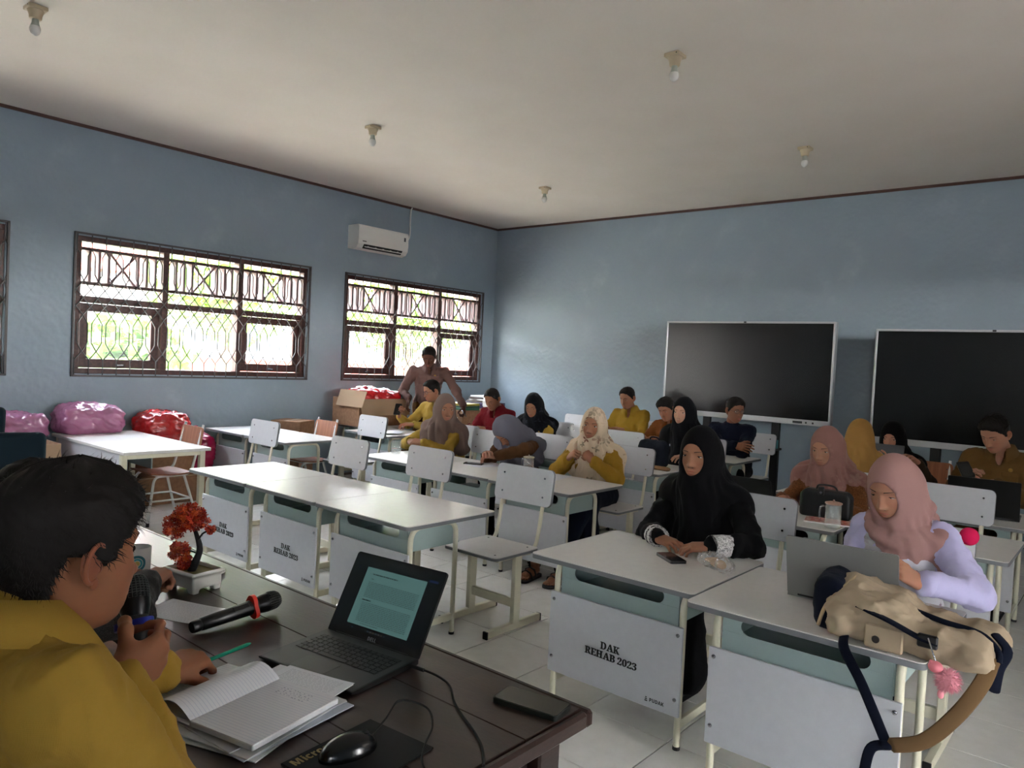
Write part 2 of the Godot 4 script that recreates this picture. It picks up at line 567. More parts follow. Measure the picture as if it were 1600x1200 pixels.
func make_materials() -> void:
	var n1 := noise_img(3, 0.012, 512, 5)
	var n2 := noise_img(9, 0.05, 256, 4)
	var fine := noise_img(21, 0.16, 256, 3)
	var fine_n := bump_tex(fine, 3.0)
	var wv := Image.create(64, 64, false, Image.FORMAT_RGB8)
	for y in 64:
		for x in 64:
			var q := 0.5 + 0.25 * sin(TAU * x / 8.0) + 0.25 * sin(TAU * y / 8.0)
			wv.set_pixel(x, y, Color(q, q, q))
	weave_n = bump_tex(wv, 2.0)
	# painted plaster: blue, with paler rubbed patches
	var wall_t := ramp_tex(n1, [[0.0, Color(0.55, 0.61, 0.655)], [0.5, Color(0.557, 0.617, 0.662)], [0.70, Color(0.563, 0.622, 0.667)], [0.86, Color(0.58, 0.637, 0.68)], [1.0, Color(0.61, 0.665, 0.705)]])
	M.wall = tri_mat(mat(Color(1, 1, 1), 0.55, 0, 0.4), wall_t, 0.31, true, fine_n, 0.08)
	M.outer = tri_mat(mat(Color(0.8, 0.8, 0.76), 0.9), null, 1.0)
	var ceil_t := ramp_tex(n1, [[0.0, Color(0.815, 0.785, 0.745)], [0.5, Color(0.825, 0.795, 0.755)], [1.0, Color(0.835, 0.805, 0.77)]])
	M.ceiling = tri_mat(mat(Color(1, 1, 1), 0.85), ceil_t, 0.2, true)
	M.cornice = mat(Color(0.30, 0.19, 0.16), 0.6)
	var tile_t := ramp_tex(n2, [[0.0, Color(0.895, 0.885, 0.86)], [0.5, Color(0.915, 0.905, 0.88)], [1.0, Color(0.93, 0.92, 0.90)]])
	M.tile = tri_mat(mat(Color(1, 1, 1), 0.16, 0, 0.5), tile_t, 0.8, true)
	M.grout = mat(Color(0.32, 0.30, 0.28), 0.9)
	var wood_t := ramp_tex(n2, [[0.0, Color(0.20, 0.10, 0.09)], [0.5, Color(0.26, 0.135, 0.115)], [1.0, Color(0.34, 0.19, 0.16)]])
	M.frame = tri_mat(mat(Color(1, 1, 1), 0.45), wood_t, 2.0)
	M.slat = mat(Color(0.50, 0.41, 0.41), 0.5)
	M.grille = mat(Color(0.30, 0.29, 0.29), 0.5, 0.3)
	M.glass = mat(Color(0.93, 0.97, 0.96, 0.10), 0.03)
	M.glass.transparency = BaseMaterial3D.TRANSPARENCY_ALPHA
	M.white_board = tri_mat(mat(Color(1, 1, 1), 0.33, 0, 0.5), ramp_tex(n2, [[0.0, Color(0.82, 0.81, 0.795)], [0.5, Color(0.835, 0.825, 0.81)], [1.0, Color(0.845, 0.835, 0.82)]]), 1.4, false)
	M.panel_board = tri_mat(mat(Color(1, 1, 1), 0.42, 0, 0.5), ramp_tex(n2, [[0.0, Color(0.755, 0.76, 0.78)], [0.5, Color(0.765, 0.77, 0.79)], [1.0, Color(0.775, 0.78, 0.80)]]), 1.4, false)
	M.edge = mat(Color(0.44, 0.45, 0.46), 0.5)
	M.cream_metal = mat(Color(0.84, 0.82, 0.73), 0.38, 0.0, 0.5)
	M.white_metal = mat(Color(0.86, 0.87, 0.86), 0.35, 0.0, 0.5)
	M.mint = mat(Color(0.60, 0.67, 0.66), 0.45)
	M.steel = mat(Color(0.62, 0.62, 0.64), 0.25, 1.0)
	M.black_plastic = mat(Color(0.045, 0.045, 0.05), 0.45)
	M.ink = mat(Color(0.03, 0.03, 0.035), 0.7)
	M.white_plastic = mat(Color(0.86, 0.86, 0.84), 0.35)
	M.lamp_white = mat(Color(0.85, 0.85, 0.83), 0.25)
	M.socket = mat(Color(0.72, 0.66, 0.55), 0.5)
	# orange-brown plywood of the staff chairs
	var ply := Image.create(256, 256, true, Image.FORMAT_RGB8)
	var gr := noise_img(33, 0.03, 256, 3)
	for y in 256:
		for x in 256:
			var q := gr.get_pixel(x, y / 10).r * 0.7 + gr.get_pixel((x * 3) % 256, y / 4).r * 0.3
			ply.set_pixel(x, y, Color(0.50, 0.30, 0.20).lerp(Color(0.68, 0.44, 0.31), q))
	ply.generate_mipmaps()
	M.ply = tri_mat(mat(Color(1, 1, 1), 0.4), ImageTexture.create_from_image(ply), 2.2, false)
	# dark red-brown table wood: long grain
	var dk := Image.create(512, 512, true, Image.FORMAT_RGB8)
	var g2 := noise_img(44, 0.02, 512, 5)
	for y in 512:
		for x in 512:
			var q := g2.get_pixel(x / 6, y).r * 0.65 + fine.get_pixel((x / 3) % 256, y % 256).r * 0.35
			dk.set_pixel(x, y, Color(0.105, 0.062, 0.05).lerp(Color(0.24, 0.145, 0.115), clampf(q * 1.2 - 0.1, 0, 1)))
	dk.generate_mipmaps()
	var dk_n: Image = dk.duplicate()
	M.dark_wood = tri_mat(mat(Color(1, 1, 1), 0.3, 0, 0.5), ImageTexture.create_from_image(dk), 1.1, false, bump_tex(dk_n, 2.5), 0.5)
	# cardboard
	M.card = tri_mat(mat(Color(1, 1, 1), 0.85), ramp_tex(n2, [[0.0, Color(0.50, 0.37, 0.27)], [0.5, Color(0.55, 0.41, 0.30)], [1.0, Color(0.59, 0.45, 0.34)]]), 1.5, false)
	M.card_in = mat(Color(0.62, 0.52, 0.42), 0.9)
	M.paper = mat(Color(0.88, 0.88, 0.88), 0.8)
	M.soft_black = mat(Color(0.035, 0.038, 0.045), 0.6)
	M.rubber = mat(Color(0.025, 0.025, 0.028), 0.85)

func film(col: Color, alpha := 0.78) -> StandardMaterial3D:
	# thin plastic bag
	var m := mat(Color(col.r, col.g, col.b, 1.0), 0.22, 0, 0.6)
	m.backlight_enabled = true
	m.backlight = col * 0.35
	return m
func people_materials() -> void:
	M.skin = mat(Color(1, 1, 1), 0.62, 0, 0.3)
	M.skin.vertex_color_use_as_albedo = true
	M.skin.subsurf_scatter_enabled = true
	M.skin.subsurf_scatter_strength = 0.12
	M.hair = mat(Color(0.10, 0.088, 0.082), 0.6, 0, 0.25)

# ------------------------------------------------------------------ the room
const XL := -7.6
const XR := 1.5
const ZB := -8.51
const ZF := 1.9
const CH := 3.49
func build_camera_and_light() -> void:
	var cam := Camera3D.new()
	cam.name = "camera"
	cam.transform = Transform3D(Basis(Vector3(0.762833, 0.048906, -0.644743), Vector3(-0.056813, 0.998349, 0.008509), Vector3(0.644095, 0.030138, 0.764352)), Vector3(0, 1.5, 0))
	cam.fov = 54.39
	cam.near = 0.05
	cam.far = 400.0
	add_child(cam)
	cam.current = true
	var e := Environment.new()
	e.background_mode = Environment.BG_SKY
	var sm := ProceduralSkyMaterial.new()
	sm.sky_top_color = Color(0.88, 0.92, 0.98)
	sm.sky_horizon_color = Color(1.0, 0.985, 0.96)
	sm.sky_curve = 0.25
	sm.ground_bottom_color = Color(0.62, 0.60, 0.55)
	sm.ground_horizon_color = Color(0.85, 0.85, 0.82)
	sm.sky_energy_multiplier = 4.0
	sm.ground_energy_multiplier = 1.0
	var sky := Sky.new()
	sky.sky_material = sm
	e.sky = sky
	e.ambient_light_source = Environment.AMBIENT_SOURCE_SKY
	e.tonemap_mode = Environment.TONE_MAPPER_LINEAR
	e.tonemap_exposure = 2.5
	e.sdfgi_enabled = true
	e.ssao_enabled = true
	e.ssil_enabled = true
	var we := WorldEnvironment.new()
	we.name = "environment"
	we.environment = e
	add_child(we)
	var sun := DirectionalLight3D.new()
	sun.name = "sun"
	sun.rotation_degrees = Vector3(-62, 172, 0)
	sun.light_energy = 8.0
	sun.light_color = Color(1.0, 0.96, 0.9)
	sun.light_angular_distance = 0.6
	sun.shadow_enabled = true
	add_child(sun)

const WIN := [[-2.11, 0.36], [-5.19, -2.68], [-8.22, -5.74]]   # z from, z to
const WY0 := 1.19
const WY1 := 2.475
func build_room() -> void:
	# left wall with three window openings
	var w := MB.new()
	var x0 := XL - 0.15
	w.span(Vector3(x0, 0, ZB), Vector3(XL, WY0, ZF), 0.0)
	w.span(Vector3(x0, WY1, ZB), Vector3(XL, CH + 0.1, ZF), 0.0)
	var edges := [ZB, WIN[2][0], WIN[2][1], WIN[1][0], WIN[1][1], WIN[0][0], WIN[0][1], ZF]
	for k in range(0, 8, 2):
		w.span(Vector3(x0, WY0, edges[k]), Vector3(XL, WY1, edges[k + 1]), 0.0)
	structure("wall_left", w, M.wall)
	structure("wall_back", bx(Vector3((XL + XR) / 2, CH / 2, ZB - 0.075), Vector3(XR - XL + 0.3, CH + 0.2, 0.15), 0.0), M.wall)
	w = MB.new()
	# (out of the picture: the corridor side has a high window opening and a half-open door under the corridor roof)
	for sp in [[-0.1, 1.85, ZB - 0.15, -3.0], [2.6, CH + 0.1, ZB - 0.15, ZF + 0.15], [1.85, 2.6, ZB - 0.15, -5.8], [2.1, 2.6, -3.0, ZF + 0.15], [-0.1, 2.1, -3.0, -2.3], [-0.1, 2.1, -1.95, ZF + 0.15]]:
		w.span(Vector3(XR, sp[0], sp[2]), Vector3(XR + 0.15, sp[1], sp[3]), 0.0)
	structure("wall_right", w, M.wall)
	w = MB.new()   # behind the camera: one high window opening
	for sp in [[-0.1, 1.6, XL - 0.15, XR + 0.15], [2.2, CH + 0.1, XL - 0.15, XR + 0.15], [1.6, 2.2, XL - 0.15, 0.55], [1.6, 2.2, 1.35, XR + 0.15]]:
		w.span(Vector3(sp[2], sp[0], ZF), Vector3(sp[3], sp[1], ZF + 0.15), 0.0)
	structure("wall_front", w, M.wall)
	structure("ceiling", bx(Vector3((XL + XR) / 2, CH + 0.06, (ZB + ZF) / 2), Vector3(XR - XL + 1.6, 0.12, ZF - ZB + 1.2), 0.0), M.ceiling)
	structure("corridor_roof", bx(Vector3(XR + 2.4, 2.95, (ZB + ZF) / 2), Vector3(4.4, 0.12, ZF - ZB + 6.0), 0.0), M.ceiling)
	structure("trim_1", bx(Vector3(XL + 0.012, CH - 0.014, (ZB + ZF) / 2), Vector3(0.024, 0.028, ZF - ZB), 0.004), M.cornice)
	structure("trim_2", bx(Vector3((XL + XR) / 2, CH - 0.014, ZB + 0.012), Vector3(XR - XL - 0.05, 0.028, 0.024), 0.004), M.cornice)
	build_floor()
	for k in 3: build_window(k)
func build_floor() -> void:
	var fl := structure("floor", bx(Vector3((XL + XR) / 2, -0.066, (ZB + ZF) / 2), Vector3(XR - XL + 0.3, 0.12, ZF - ZB + 0.3), 0.0), M.grout)
	var p := 0.405
	var tile := MB.new()
	tile.box(Vector3(0, -0.006, 0), Vector3(p - 0.005, 0.012, p - 0.005), 0.0015)
	var tm := tile.mesh()
	var spots := []
	var i := -20
	while i < 12:
		var x := -1.38 + (i + 0.5) * p
		var j := -20
		while j < 14:
			var z := -2.72 + (j + 0.5) * p
			if x > XL + 0.05 and x < XR - 0.05 and z > ZB + 0.05 and z < ZF - 0.05:
				var d := Vector3(x, -1.5, z)
				var fwd := -d.dot(Vector3(0.644, 0.03, 0.764))
				var sx := d.dot(Vector3(0.7628, 0.0489, -0.6447)) / maxf(fwd, 0.01)
				var sy := -d.dot(Vector3(-0.0568, 0.9983, 0.0085)) / maxf(fwd, 0.01)
				var seen := fwd > 0.3 and absf(sx) < 0.78 and sy < 0.62
				spots.append([d.length() + (0.0 if seen else 50.0), x, z])
			j += 1
		i += 1
	spots.sort()
	var rest := MB.new()
	for k in spots.size():
		var at := Vector3(spots[k][1], 0, spots[k][2])
		if k < 300:
			part(fl, "tile", tm, M.tile, Transform3D(Basis.IDENTITY, at))
		else:
			rest.join(tile, Transform3D(Basis.IDENTITY, at))
	var r := part(fl, "further_tiles", rest, M.tile)
	r.set_meta("kind", "stuff")

func build_window(k: int) -> void:
	var za: float = WIN[k][1]   # near end (towards the camera)
	var zb: float = WIN[k][0]
	var L := za - zb
	var root := Node3D.new()
	root.name = "window_%d" % (k + 1)
	add_child(root)
	root.position = Vector3(XL - 0.075, WY0, za)
	root.rotation.y = PI / 2      # local x runs away from the camera along the wall, local z into the room
	root.set_meta("kind", "structure")
	root.set_meta("label", ["brown wooden window with security grille, cut off by the left picture edge", "brown wooden three-bay window with security grille above the pink and red bags", "brown wooden three-bay window with security grille behind the standing man"][k])
	var H := WY1 - WY0
	var fr := MB.new()
	fr.span(Vector3(0, 0, -0.06), Vector3(L, 0.05, 0.06)); fr.span(Vector3(0, H - 0.05, -0.06), Vector3(L, H, 0.06))
	fr.span(Vector3(0, 0.05, -0.06), Vector3(0.05, H - 0.05, 0.06)); fr.span(Vector3(L - 0.05, 0.05, -0.06), Vector3(L, H - 0.05, 0.06))
	part(root, "outer_frame", fr, M.frame)
	var bw := (L - 0.10 - 0.12) / 3.0
	for b in 2:
		var x := 0.05 + (b + 1) * bw + b * 0.06
		part(root, "mullion", bx(Vector3(x + 0.03, H / 2, 0), Vector3(0.06, H - 0.1, 0.115)), M.frame)
	for b in 3:
		var x := 0.05 + b * (bw + 0.06)
		part(root, "transom", bx(Vector3(x + bw / 2, 0.70, 0), Vector3(bw, 0.06, 0.11)), M.frame)
		# open slatted band over the transom
		for y in [0.85, 1.17]:
			part(root, "rail", bx(Vector3(x + bw / 2, y, 0), Vector3(bw, 0.03, 0.115), 0.002), M.frame)
		for q in 3:
			for s in 2:
				var t := 0.075 + q * 0.085
				part(root, "slat", bx(Vector3(x + (t if s == 0 else bw - t), 1.01, 0), Vector3(0.024, 0.30, 0.115), 0.002), M.slat)
		var xa := x + 0.262; var xb := x + bw - 0.262
		for s in 2:
			var a := Vector3(xa, 0.862 if s == 0 else 1.158, 0); var c := Vector3(xb, 1.158 if s == 0 else 0.862, 0)
			var d := c - a
			var mb := MB.new()
			mb.box((a + c) / 2, Vector3(d.length(), 0.022, 0.06), 0.002, Basis(Vector3(0, 0, 1), atan2(d.y, d.x)))
			part(root, "cross_brace", mb, M.slat)
		if b == 1:
			part(root, "pane", bx(Vector3(x + bw / 2, 0.36, -0.01), Vector3(bw, 0.62, 0.005), 0.0), M.glass)
		else:
			var sa := MB.new()
			var s0 := Vector3(x + 0.005, 0.055, -0.03); var s1 := Vector3(x + bw - 0.005, 0.665, 0.015)
			sa.span(s0, Vector3(s1.x, s0.y + 0.085, s1.z)); sa.span(Vector3(s0.x, s1.y - 0.075, s0.z), s1)
			sa.span(Vector3(s0.x, s0.y + 0.085, s0.z), Vector3(s0.x + 0.08, s1.y - 0.075, s1.z))
			sa.span(Vector3(s1.x - 0.08, s0.y + 0.085, s0.z), Vector3(s1.x, s1.y - 0.075, s1.z))
			var sash := part(root, "sash", sa, M.frame)
			part(sash, "pane", bx(Vector3((s0.x + s1.x) / 2, 0.365, -0.008), Vector3(s1.x - s0.x - 0.15, 0.46, 0.005), 0.0), M.glass)
			var la := MB.new()
			la.span(Vector3(x + bw / 2 - 0.04, 0.075, 0.015), Vector3(x + bw / 2 + 0.04, 0.095, 0.03), 0.004)
			part(sash, "latch", la, M.steel)
	# security grille on the room side
	var g := MB.new()
	var z := 0.092
	for e in [[Vector3(-0.02, -0.02, z), Vector3(L + 0.02, -0.02, z)], [Vector3(-0.02, H + 0.02, z), Vector3(L + 0.02, H + 0.02, z)], [Vector3(-0.02, -0.02, z), Vector3(-0.02, H + 0.02, z)], [Vector3(L + 0.02, -0.02, z), Vector3(L + 0.02, H + 0.02, z)]]:
		var a: Vector3 = e[0]; var c: Vector3 = e[1]
		g.span(a - Vector3(0.009, 0.009, 0.009), c + Vector3(0.009, 0.009, 0.009), 0.002)
	var gf := part(root, "grille", g, M.grille)
	var wires := MB.new()
	var n := 20
	var p := L / n
	var lv := [[H + 0.01, 0.0], [1.16, 0.0], [1.10, 0.5], [0.93, 0.5], [0.87, 1.0], [0.79, 0.0], [0.71, 1.0], [0.63, 0.0], [0.55, 1.0], [0.47, 0.28], [0.41, 0.28], [0.29, 0.28], [0.21, 1.0], [0.13, 0.0], [-0.01, 0.0]]
	for q in n + 1:
		for s in [-1.0, 1.0]:
			var pts := []
			for l in lv:
				pts.append(Vector3(clampf(q * p + s * l[1] * p * 0.5, -0.02, L + 0.02), l[0], z))
			for m in pts.size() - 1:
				if s < 0 and lv[m][1] == 0.0 and lv[m + 1][1] == 0.0: continue
				if (pts[m] - pts[m + 1]).length() < 0.01: continue
				wires.tube([pts[m], pts[m + 1]], 0.0056, 5)
	part(gf, "wire_lattice", wires, M.grille)

func build_outside() -> void:
	var g := MB.new()
	g.box(Vector3(-39, -0.5, -5), Vector3(62, 0.3, 120), 0.0)
	var o := structure("ground_outside", g, tri_mat(mat(Color(0.74, 0.72, 0.67), 0.95), null, 1.0))
	o.set_meta("label", "pale sunlit ground of the school yard outside the windows")
	var lw := structure("soil_outside", bx(Vector3(32, -0.5, -5), Vector3(80, 0.3, 120), 0.0), mat(Color(0.42, 0.40, 0.385), 0.95))
	lw.set_meta("label", "bare brown soil on the other sides of the classroom")
	# a pale school building across the yard
	var bl := thing("school_building", "pale building with red plinth and roof seen across the yard", "building", Vector3(-24, -0.35, -9))
	part(bl, "wall", bx(Vector3(0, 1.9, -1), Vector3(5, 3.8, 44), 0.02), mat(Color(0.62, 0.68, 0.70), 0.9))
	part(bl, "plinth", bx(Vector3(2.55, 0.75, 0), Vector3(0.25, 1.5, 44), 0.02), mat(Color(0.72, 0.34, 0.26), 0.9))
	var rf := MB.new()
	rf.prism(PackedVector2Array([Vector2(-3.6, 3.7), Vector2(3.6, 3.7), Vector2(0, 5.6)]), -22.6, 22.6)
	part(bl, "roof", rf, mat(Color(0.62, 0.30, 0.24), 0.9))
	for k in 9:
		var wz := -12.8 + k * 3.2
		var wn := part(bl, "window", bx(Vector3(2.53, 2.3, wz), Vector3(0.1, 1.2, 1.7), 0.01), mat(Color(0.75, 0.78, 0.78), 0.6))
		part(wn, "pane", bx(Vector3(2.59, 2.3, wz), Vector3(0.02, 1.05, 1.5), 0.0), mat(Color(0.32, 0.38, 0.40), 0.15))
	for k in 7:
		var cz := -13.5 + k * 4.5
		part(bl, "porch_post", bx(Vector3(4.3, 1.85, cz), Vector3(0.22, 3.7, 0.22), 0.01), mat(Color(0.9, 0.9, 0.88), 0.9))
	# trees in the yard
	var spots := [[-16.5, -2.5, 4.6, 1.9], [-15.5, -8.5, 4.6, 1.7], [-14.5, -13.0, 4.2, 1.7], [-15.0, -18.0, 5.0, 1.9], [-15.5, 2.0, 4.8, 2.0], [-12.0, -5.0, 2.2, 0.9]]
	var labels := ["leafy yard tree seen through the upper left of the grilled window", "tall leafy yard tree in front of the pale building", "leafy yard tree seen through the window behind the standing man", "leafy yard tree farthest from the classroom", "leafy yard tree beyond the window cut off at the left", "low leafy bush in the yard close to the windows"]
	var leaf := mat(Color(0.36, 0.50, 0.17), 0.7)
	leaf.backlight_enabled = true
	leaf.backlight = Color(0.30, 0.42, 0.10)
	var bark := mat(Color(0.36, 0.29, 0.23), 0.95)
	var rg := RandomNumberGenerator.new()
	rg.seed = 77
	for k in spots.size():
		var s: Array = spots[k]
		var t := thing("yard_tree", labels[k], "tree", Vector3(s[0], -0.35, s[1]), 0.0, "trees in the yard")
		var h: float = s[2]; var r: float = s[3]
		var tr := MB.new()
		tr.tube([Vector3(0, 0, 0), Vector3(0.05, h * 0.35, 0.03), Vector3(0.0, h * 0.72, 0.0)], [0.13, 0.10, 0.05], 8)
		for b in 5:
			var a := TAU * b / 5.0
			tr.tube([Vector3(0.03, h * (0.36 + 0.06 * b), 0), Vector3(cos(a) * r * 0.6, h * (0.55 + 0.06 * b), sin(a) * r * 0.6)], [0.05, 0.02], 5)
		part(t, "trunk", tr, bark)
		var lf := MB.new()
		for q in 1500:
			var u := Vector3(rg.randfn(), rg.randfn(), rg.randfn()).normalized() * pow(rg.randf(), 0.4)
			var c := Vector3(0, h * 0.72, 0) + Vector3(u.x * r, u.y * h * 0.32, u.z * r)
			var b2 := Basis.from_euler(Vector3(rg.randf() * TAU, rg.randf() * TAU, rg.randf() * TAU))
			var l := 0.13 + rg.randf() * 0.08
			var nn := b2 * Vector3(0, 0, 1)
			lf.tri(c + b2 * Vector3(-l, 0, 0), c + b2 * Vector3(0, l * 0.4, 0), c + b2 * Vector3(l, 0, 0), nn)
			lf.tri(c + b2 * Vector3(-l, 0, 0), c + b2 * Vector3(l, 0, 0), c + b2 * Vector3(0, -l * 0.4, 0), nn)
		var fo := part(t, "foliage", lf, leaf)
		fo.set_meta("kind", "stuff")

# ------------------------------------------------------------------ desks and chairs
func make_desk(W: float, D: float, label: String, at: Vector3, printed: int) -> Node3D:
	var t := thing("student_desk", label, "desk", at, 0.0, "white pupils' desks")
	desk_parts(t, W, D)
	if printed > 0: desk_print(t, D, printed)
	return t
func desk_parts(t: Node3D, W: float, D: float) -> void:
	var y := DT
	var flat := Transform3D(Basis(Vector3(1, 0, 0), PI / 2), Vector3.ZERO)   # polygon x,y -> x,-z ... pushed down
	var top := MB.new()
	top.prism(rrect(W - 0.003, D - 0.003, 0.022), 0, 0.004, Transform3D(Basis(Vector3(1, 0, 0), -PI / 2), Vector3(0, y - 0.004, 0)))
	part(t, "tabletop", top, M.white_board)
	var ed := MB.new()
	ed.prism(rrect(W, D, 0.024), 0, 0.018, Transform3D(Basis(Vector3(1, 0, 0), -PI / 2), Vector3(0, y - 0.0225, 0)), true)
	part(t, "edge_band", ed, M.edge)
	var zf := D / 2 - 0.10; var zr := zf - 0.33
	var fx := W / 2 - 0.085
	for s in [-1.0, 1.0]:
		var f := MB.new()
		f.tube(bend([Vector3(s * fx, 0.012, zf), Vector3(s * fx, y - 0.037, zf), Vector3(s * fx, y - 0.037, zr), Vector3(s * fx, 0.012, zr)], 0.075, 6), 0.014, 10)
		f.box(Vector3(s * fx, 0.10, (zf + zr) / 2), Vector3(0.018, 0.036, zf - zr - 0.02), 0.002)
		var fr := part(t, "side_frame", f, M.cream_metal)
		for z in [zf, zr]:
			var c := MB.new()
			c.tube([Vector3(s * fx, 0, z), Vector3(s * fx, 0.014, z)], 0.0155, 10)
			part(fr, "foot_cap", c, M.black_plastic)
	# sheet-metal book box: front sheet with a long slot, two cheeks, a bottom
	var bt := y - 0.026; var bb := 0.475
	var bw := (fx - 0.02) * 2
	var h := bt - bb
	var fs := MB.new()
	var slot := rrect(bw * 0.76, 0.058, 0.028, 6)
	var sy := h * 0.20
	var z := zf - 0.004
	var o := Vector3(0, (bt + bb) / 2, z)
	# front sheet as strips round the slot
	fs.span(Vector3(-bw / 2, bb, z - 0.003), Vector3(bw / 2, o.y + sy - 0.029, z + 0.003), 0.001)
	fs.span(Vector3(-bw / 2, o.y + sy + 0.029, z - 0.003), Vector3(bw / 2, bt, z + 0.003), 0.001)
	for s in [-1.0, 1.0]:
		var poly := PackedVector2Array([Vector2(s * bw / 2, -0.029), Vector2(s * bw / 2, 0.029)])
		for k in 9:
			var a := PI / 2 - PI * k / 8.0
			poly.append(Vector2(s * (bw * 0.38 - 0.029 + cos(a) * 0.029), sin(a) * 0.029))
		fs.prism(poly, -0.003, 0.003, Transform3D(Basis.IDENTITY, o + Vector3(0, sy, 0)))
	part(t, "box_front", fs, M.mint)
	var ck := MB.new()
	for s in [-1.0, 1.0]:
		ck.span(Vector3(s * bw / 2 - 0.003, bb + 0.02, zr + 0.005), Vector3(s * bw / 2 + 0.003, bt, zf - 0.008), 0.001)
	ck.span(Vector3(-bw / 2, bb + 0.02, zr - 0.05), Vector3(bw / 2, bb + 0.026, zf - 0.008), 0.001)
	part(t, "book_box", ck, M.mint)
	# front panel bolted to the legs
	var pn := part(t, "front_panel", bx(Vector3(0, 0.315, zf + 0.022), Vector3(fx * 2 + 0.03, 0.355, 0.012), 0.002), M.panel_board)
	for s in [-1.0, 1.0]:
		for yy in [0.46, 0.205]:
			var b := MB.new()
			b.tube([Vector3(s * (fx - 0.005), yy, zf + 0.026), Vector3(s * (fx - 0.005), yy, zf + 0.031)], 0.008, 8, 0.5)
			part(pn, "bolt", b, M.steel)
func desk_print(t: Node3D, D: float, printed: int) -> void:
	var z := D / 2 - 0.10 + 0.0285
	var y0 := 0.30
	var r := Basis(Vector3(0, 0, 1), -0.02)
	letters(t, "stencil_text", "DAK", 0.042, M.ink, Transform3D(r, Vector3(-0.005, y0 + 0.022, z)), true, true)
	letters(t, "stencil_text", "REHAB 2023", 0.042, M.ink, Transform3D(r, Vector3(0.0, y0 - 0.018, z)), true, true)
	letters(t, "stencil_text", "DAK", 0.042, M.ink, Transform3D(r, Vector3(-0.0028, y0 + 0.0232, z + 0.0002)), true, true)
	letters(t, "stencil_text", "REHAB 2023", 0.042, M.ink, Transform3D(r, Vector3(0.0022, y0 - 0.0168, z + 0.0002)), true, true)
	letters(t, "maker_mark", "PUDAK", 0.020, M.ink, Transform3D(Basis.IDENTITY, Vector3(0.225, 0.17, z)), true)
	var lg := MB.new()
	for k in 3:
		lg.box(Vector3(0.178, 0.163 + k * 0.007, z), Vector3(0.012 - k * 0.003, 0.004, 0.001), 0.0)
	part(t, "maker_mark", lg, M.ink)

func make_chair(label: String, at: Vector3, turn: float) -> Node3D:
	var t := thing("student_chair", label, "chair", at, turn, "white pupils' chairs")
	var sh := 0.44
	var seat := MB.new()
	seat.prism(rrect(0.40, 0.38, 0.03), 0, 0.004, Transform3D(Basis(Vector3(1, 0, 0), -PI / 2), Vector3(0, sh - 0.004, 0.01)))
	var sp := part(t, "seat", seat, M.white_board)
	var ed := MB.new()
	ed.prism(rrect(0.403, 0.383, 0.031), 0, 0.014, Transform3D(Basis(Vector3(1, 0, 0), -PI / 2), Vector3(0, sh - 0.0185, 0.01)), true)
	part(sp, "edge_band", ed, M.edge)
	for sx in [-1.0, 1.0]:
		for sz in [-1.0, 1.0]:
			var b := MB.new()
			b.tube([Vector3(sx * 0.15, sh - 0.001, 0.01 + sz * 0.14), Vector3(sx * 0.15, sh + 0.002, 0.01 + sz * 0.14)], 0.006, 8)
			part(sp, "bolt", b, M.steel)
	# backrest leaning back
	var tilt := Basis(Vector3(1, 0, 0), -0.14)
	var bc := Vector3(0, 0.768, -0.262)
	var back := MB.new()
	back.prism(rrect(0.43, 0.215, 0.032), 0.007, 0.011, Transform3D(tilt, bc))
	back.prism(rrect(0.43, 0.215, 0.032), -0.011, -0.007, Transform3D(tilt, bc))
	var bp := part(t, "backrest", back, M.panel_board)
	var be := MB.new()
	be.prism(rrect(0.433, 0.218, 0.033), -0.0075, 0.0075, Transform3D(tilt, bc), true)
	part(bp, "edge_band", be, M.edge)
	for sx in [-1.0, 1.0]:
		for sy in [-1.0, 1.0]:
			var b := MB.new()
			b.tube([bc + tilt * Vector3(sx * 0.155, sy * 0.055, 0.010), bc + tilt * Vector3(sx * 0.155, sy * 0.055, 0.0135)], 0.006, 8)
			part(bp, "bolt", b, M.steel)
	for s in [-1.0, 1.0]:
		var up := MB.new()
		up.tube(smooth_path([Vector3(s * 0.155, 0.418, -0.02), Vector3(s * 0.155, 0.418, -0.13), Vector3(s * 0.155, 0.44, -0.195), Vector3(s * 0.155, 0.52, -0.222), Vector3(s * 0.155, 0.66, -0.248), Vector3(s * 0.155, 0.85, -0.288)], 4), 0.0125, 8, 0.0, Vector2(1, 0.8))
		part(t, "back_post", up, M.cream_metal)
		var lg := MB.new()
		lg.box(Vector3(s * 0.17, 0.225, -0.02), Vector3(0.03, 0.39, 0.055), 0.003)
		part(t, "leg", lg, M.cream_metal)
		var ru := MB.new()
		ru.box(Vector3(s * 0.17, 0.022, -0.01), Vector3(0.03, 0.040, 0.46), 0.003)
		var rp := part(t, "runner", ru, M.cream_metal)
		for e in [-1.0, 1.0]:
			part(rp, "end_cap", bx(Vector3(s * 0.17, 0.021, -0.01 + e * 0.231), Vector3(0.032, 0.042, 0.012), 0.002), M.black_plastic)
	part(t, "stretcher", bx(Vector3(0, 0.145, -0.02), Vector3(0.31, 0.05, 0.022), 0.002), M.cream_metal)
	var sf := MB.new()
	for z in [-0.13, 0.13]:
		sf.box(Vector3(0, sh - 0.029, z), Vector3(0.34, 0.02, 0.025), 0.002)
	for s in [-1.0, 1.0]:
		sf.box(Vector3(s * 0.155, sh - 0.029, 0), Vector3(0.022, 0.02, 0.29), 0.002)
	part(t, "seat_frame", sf, M.cream_metal)
	return t

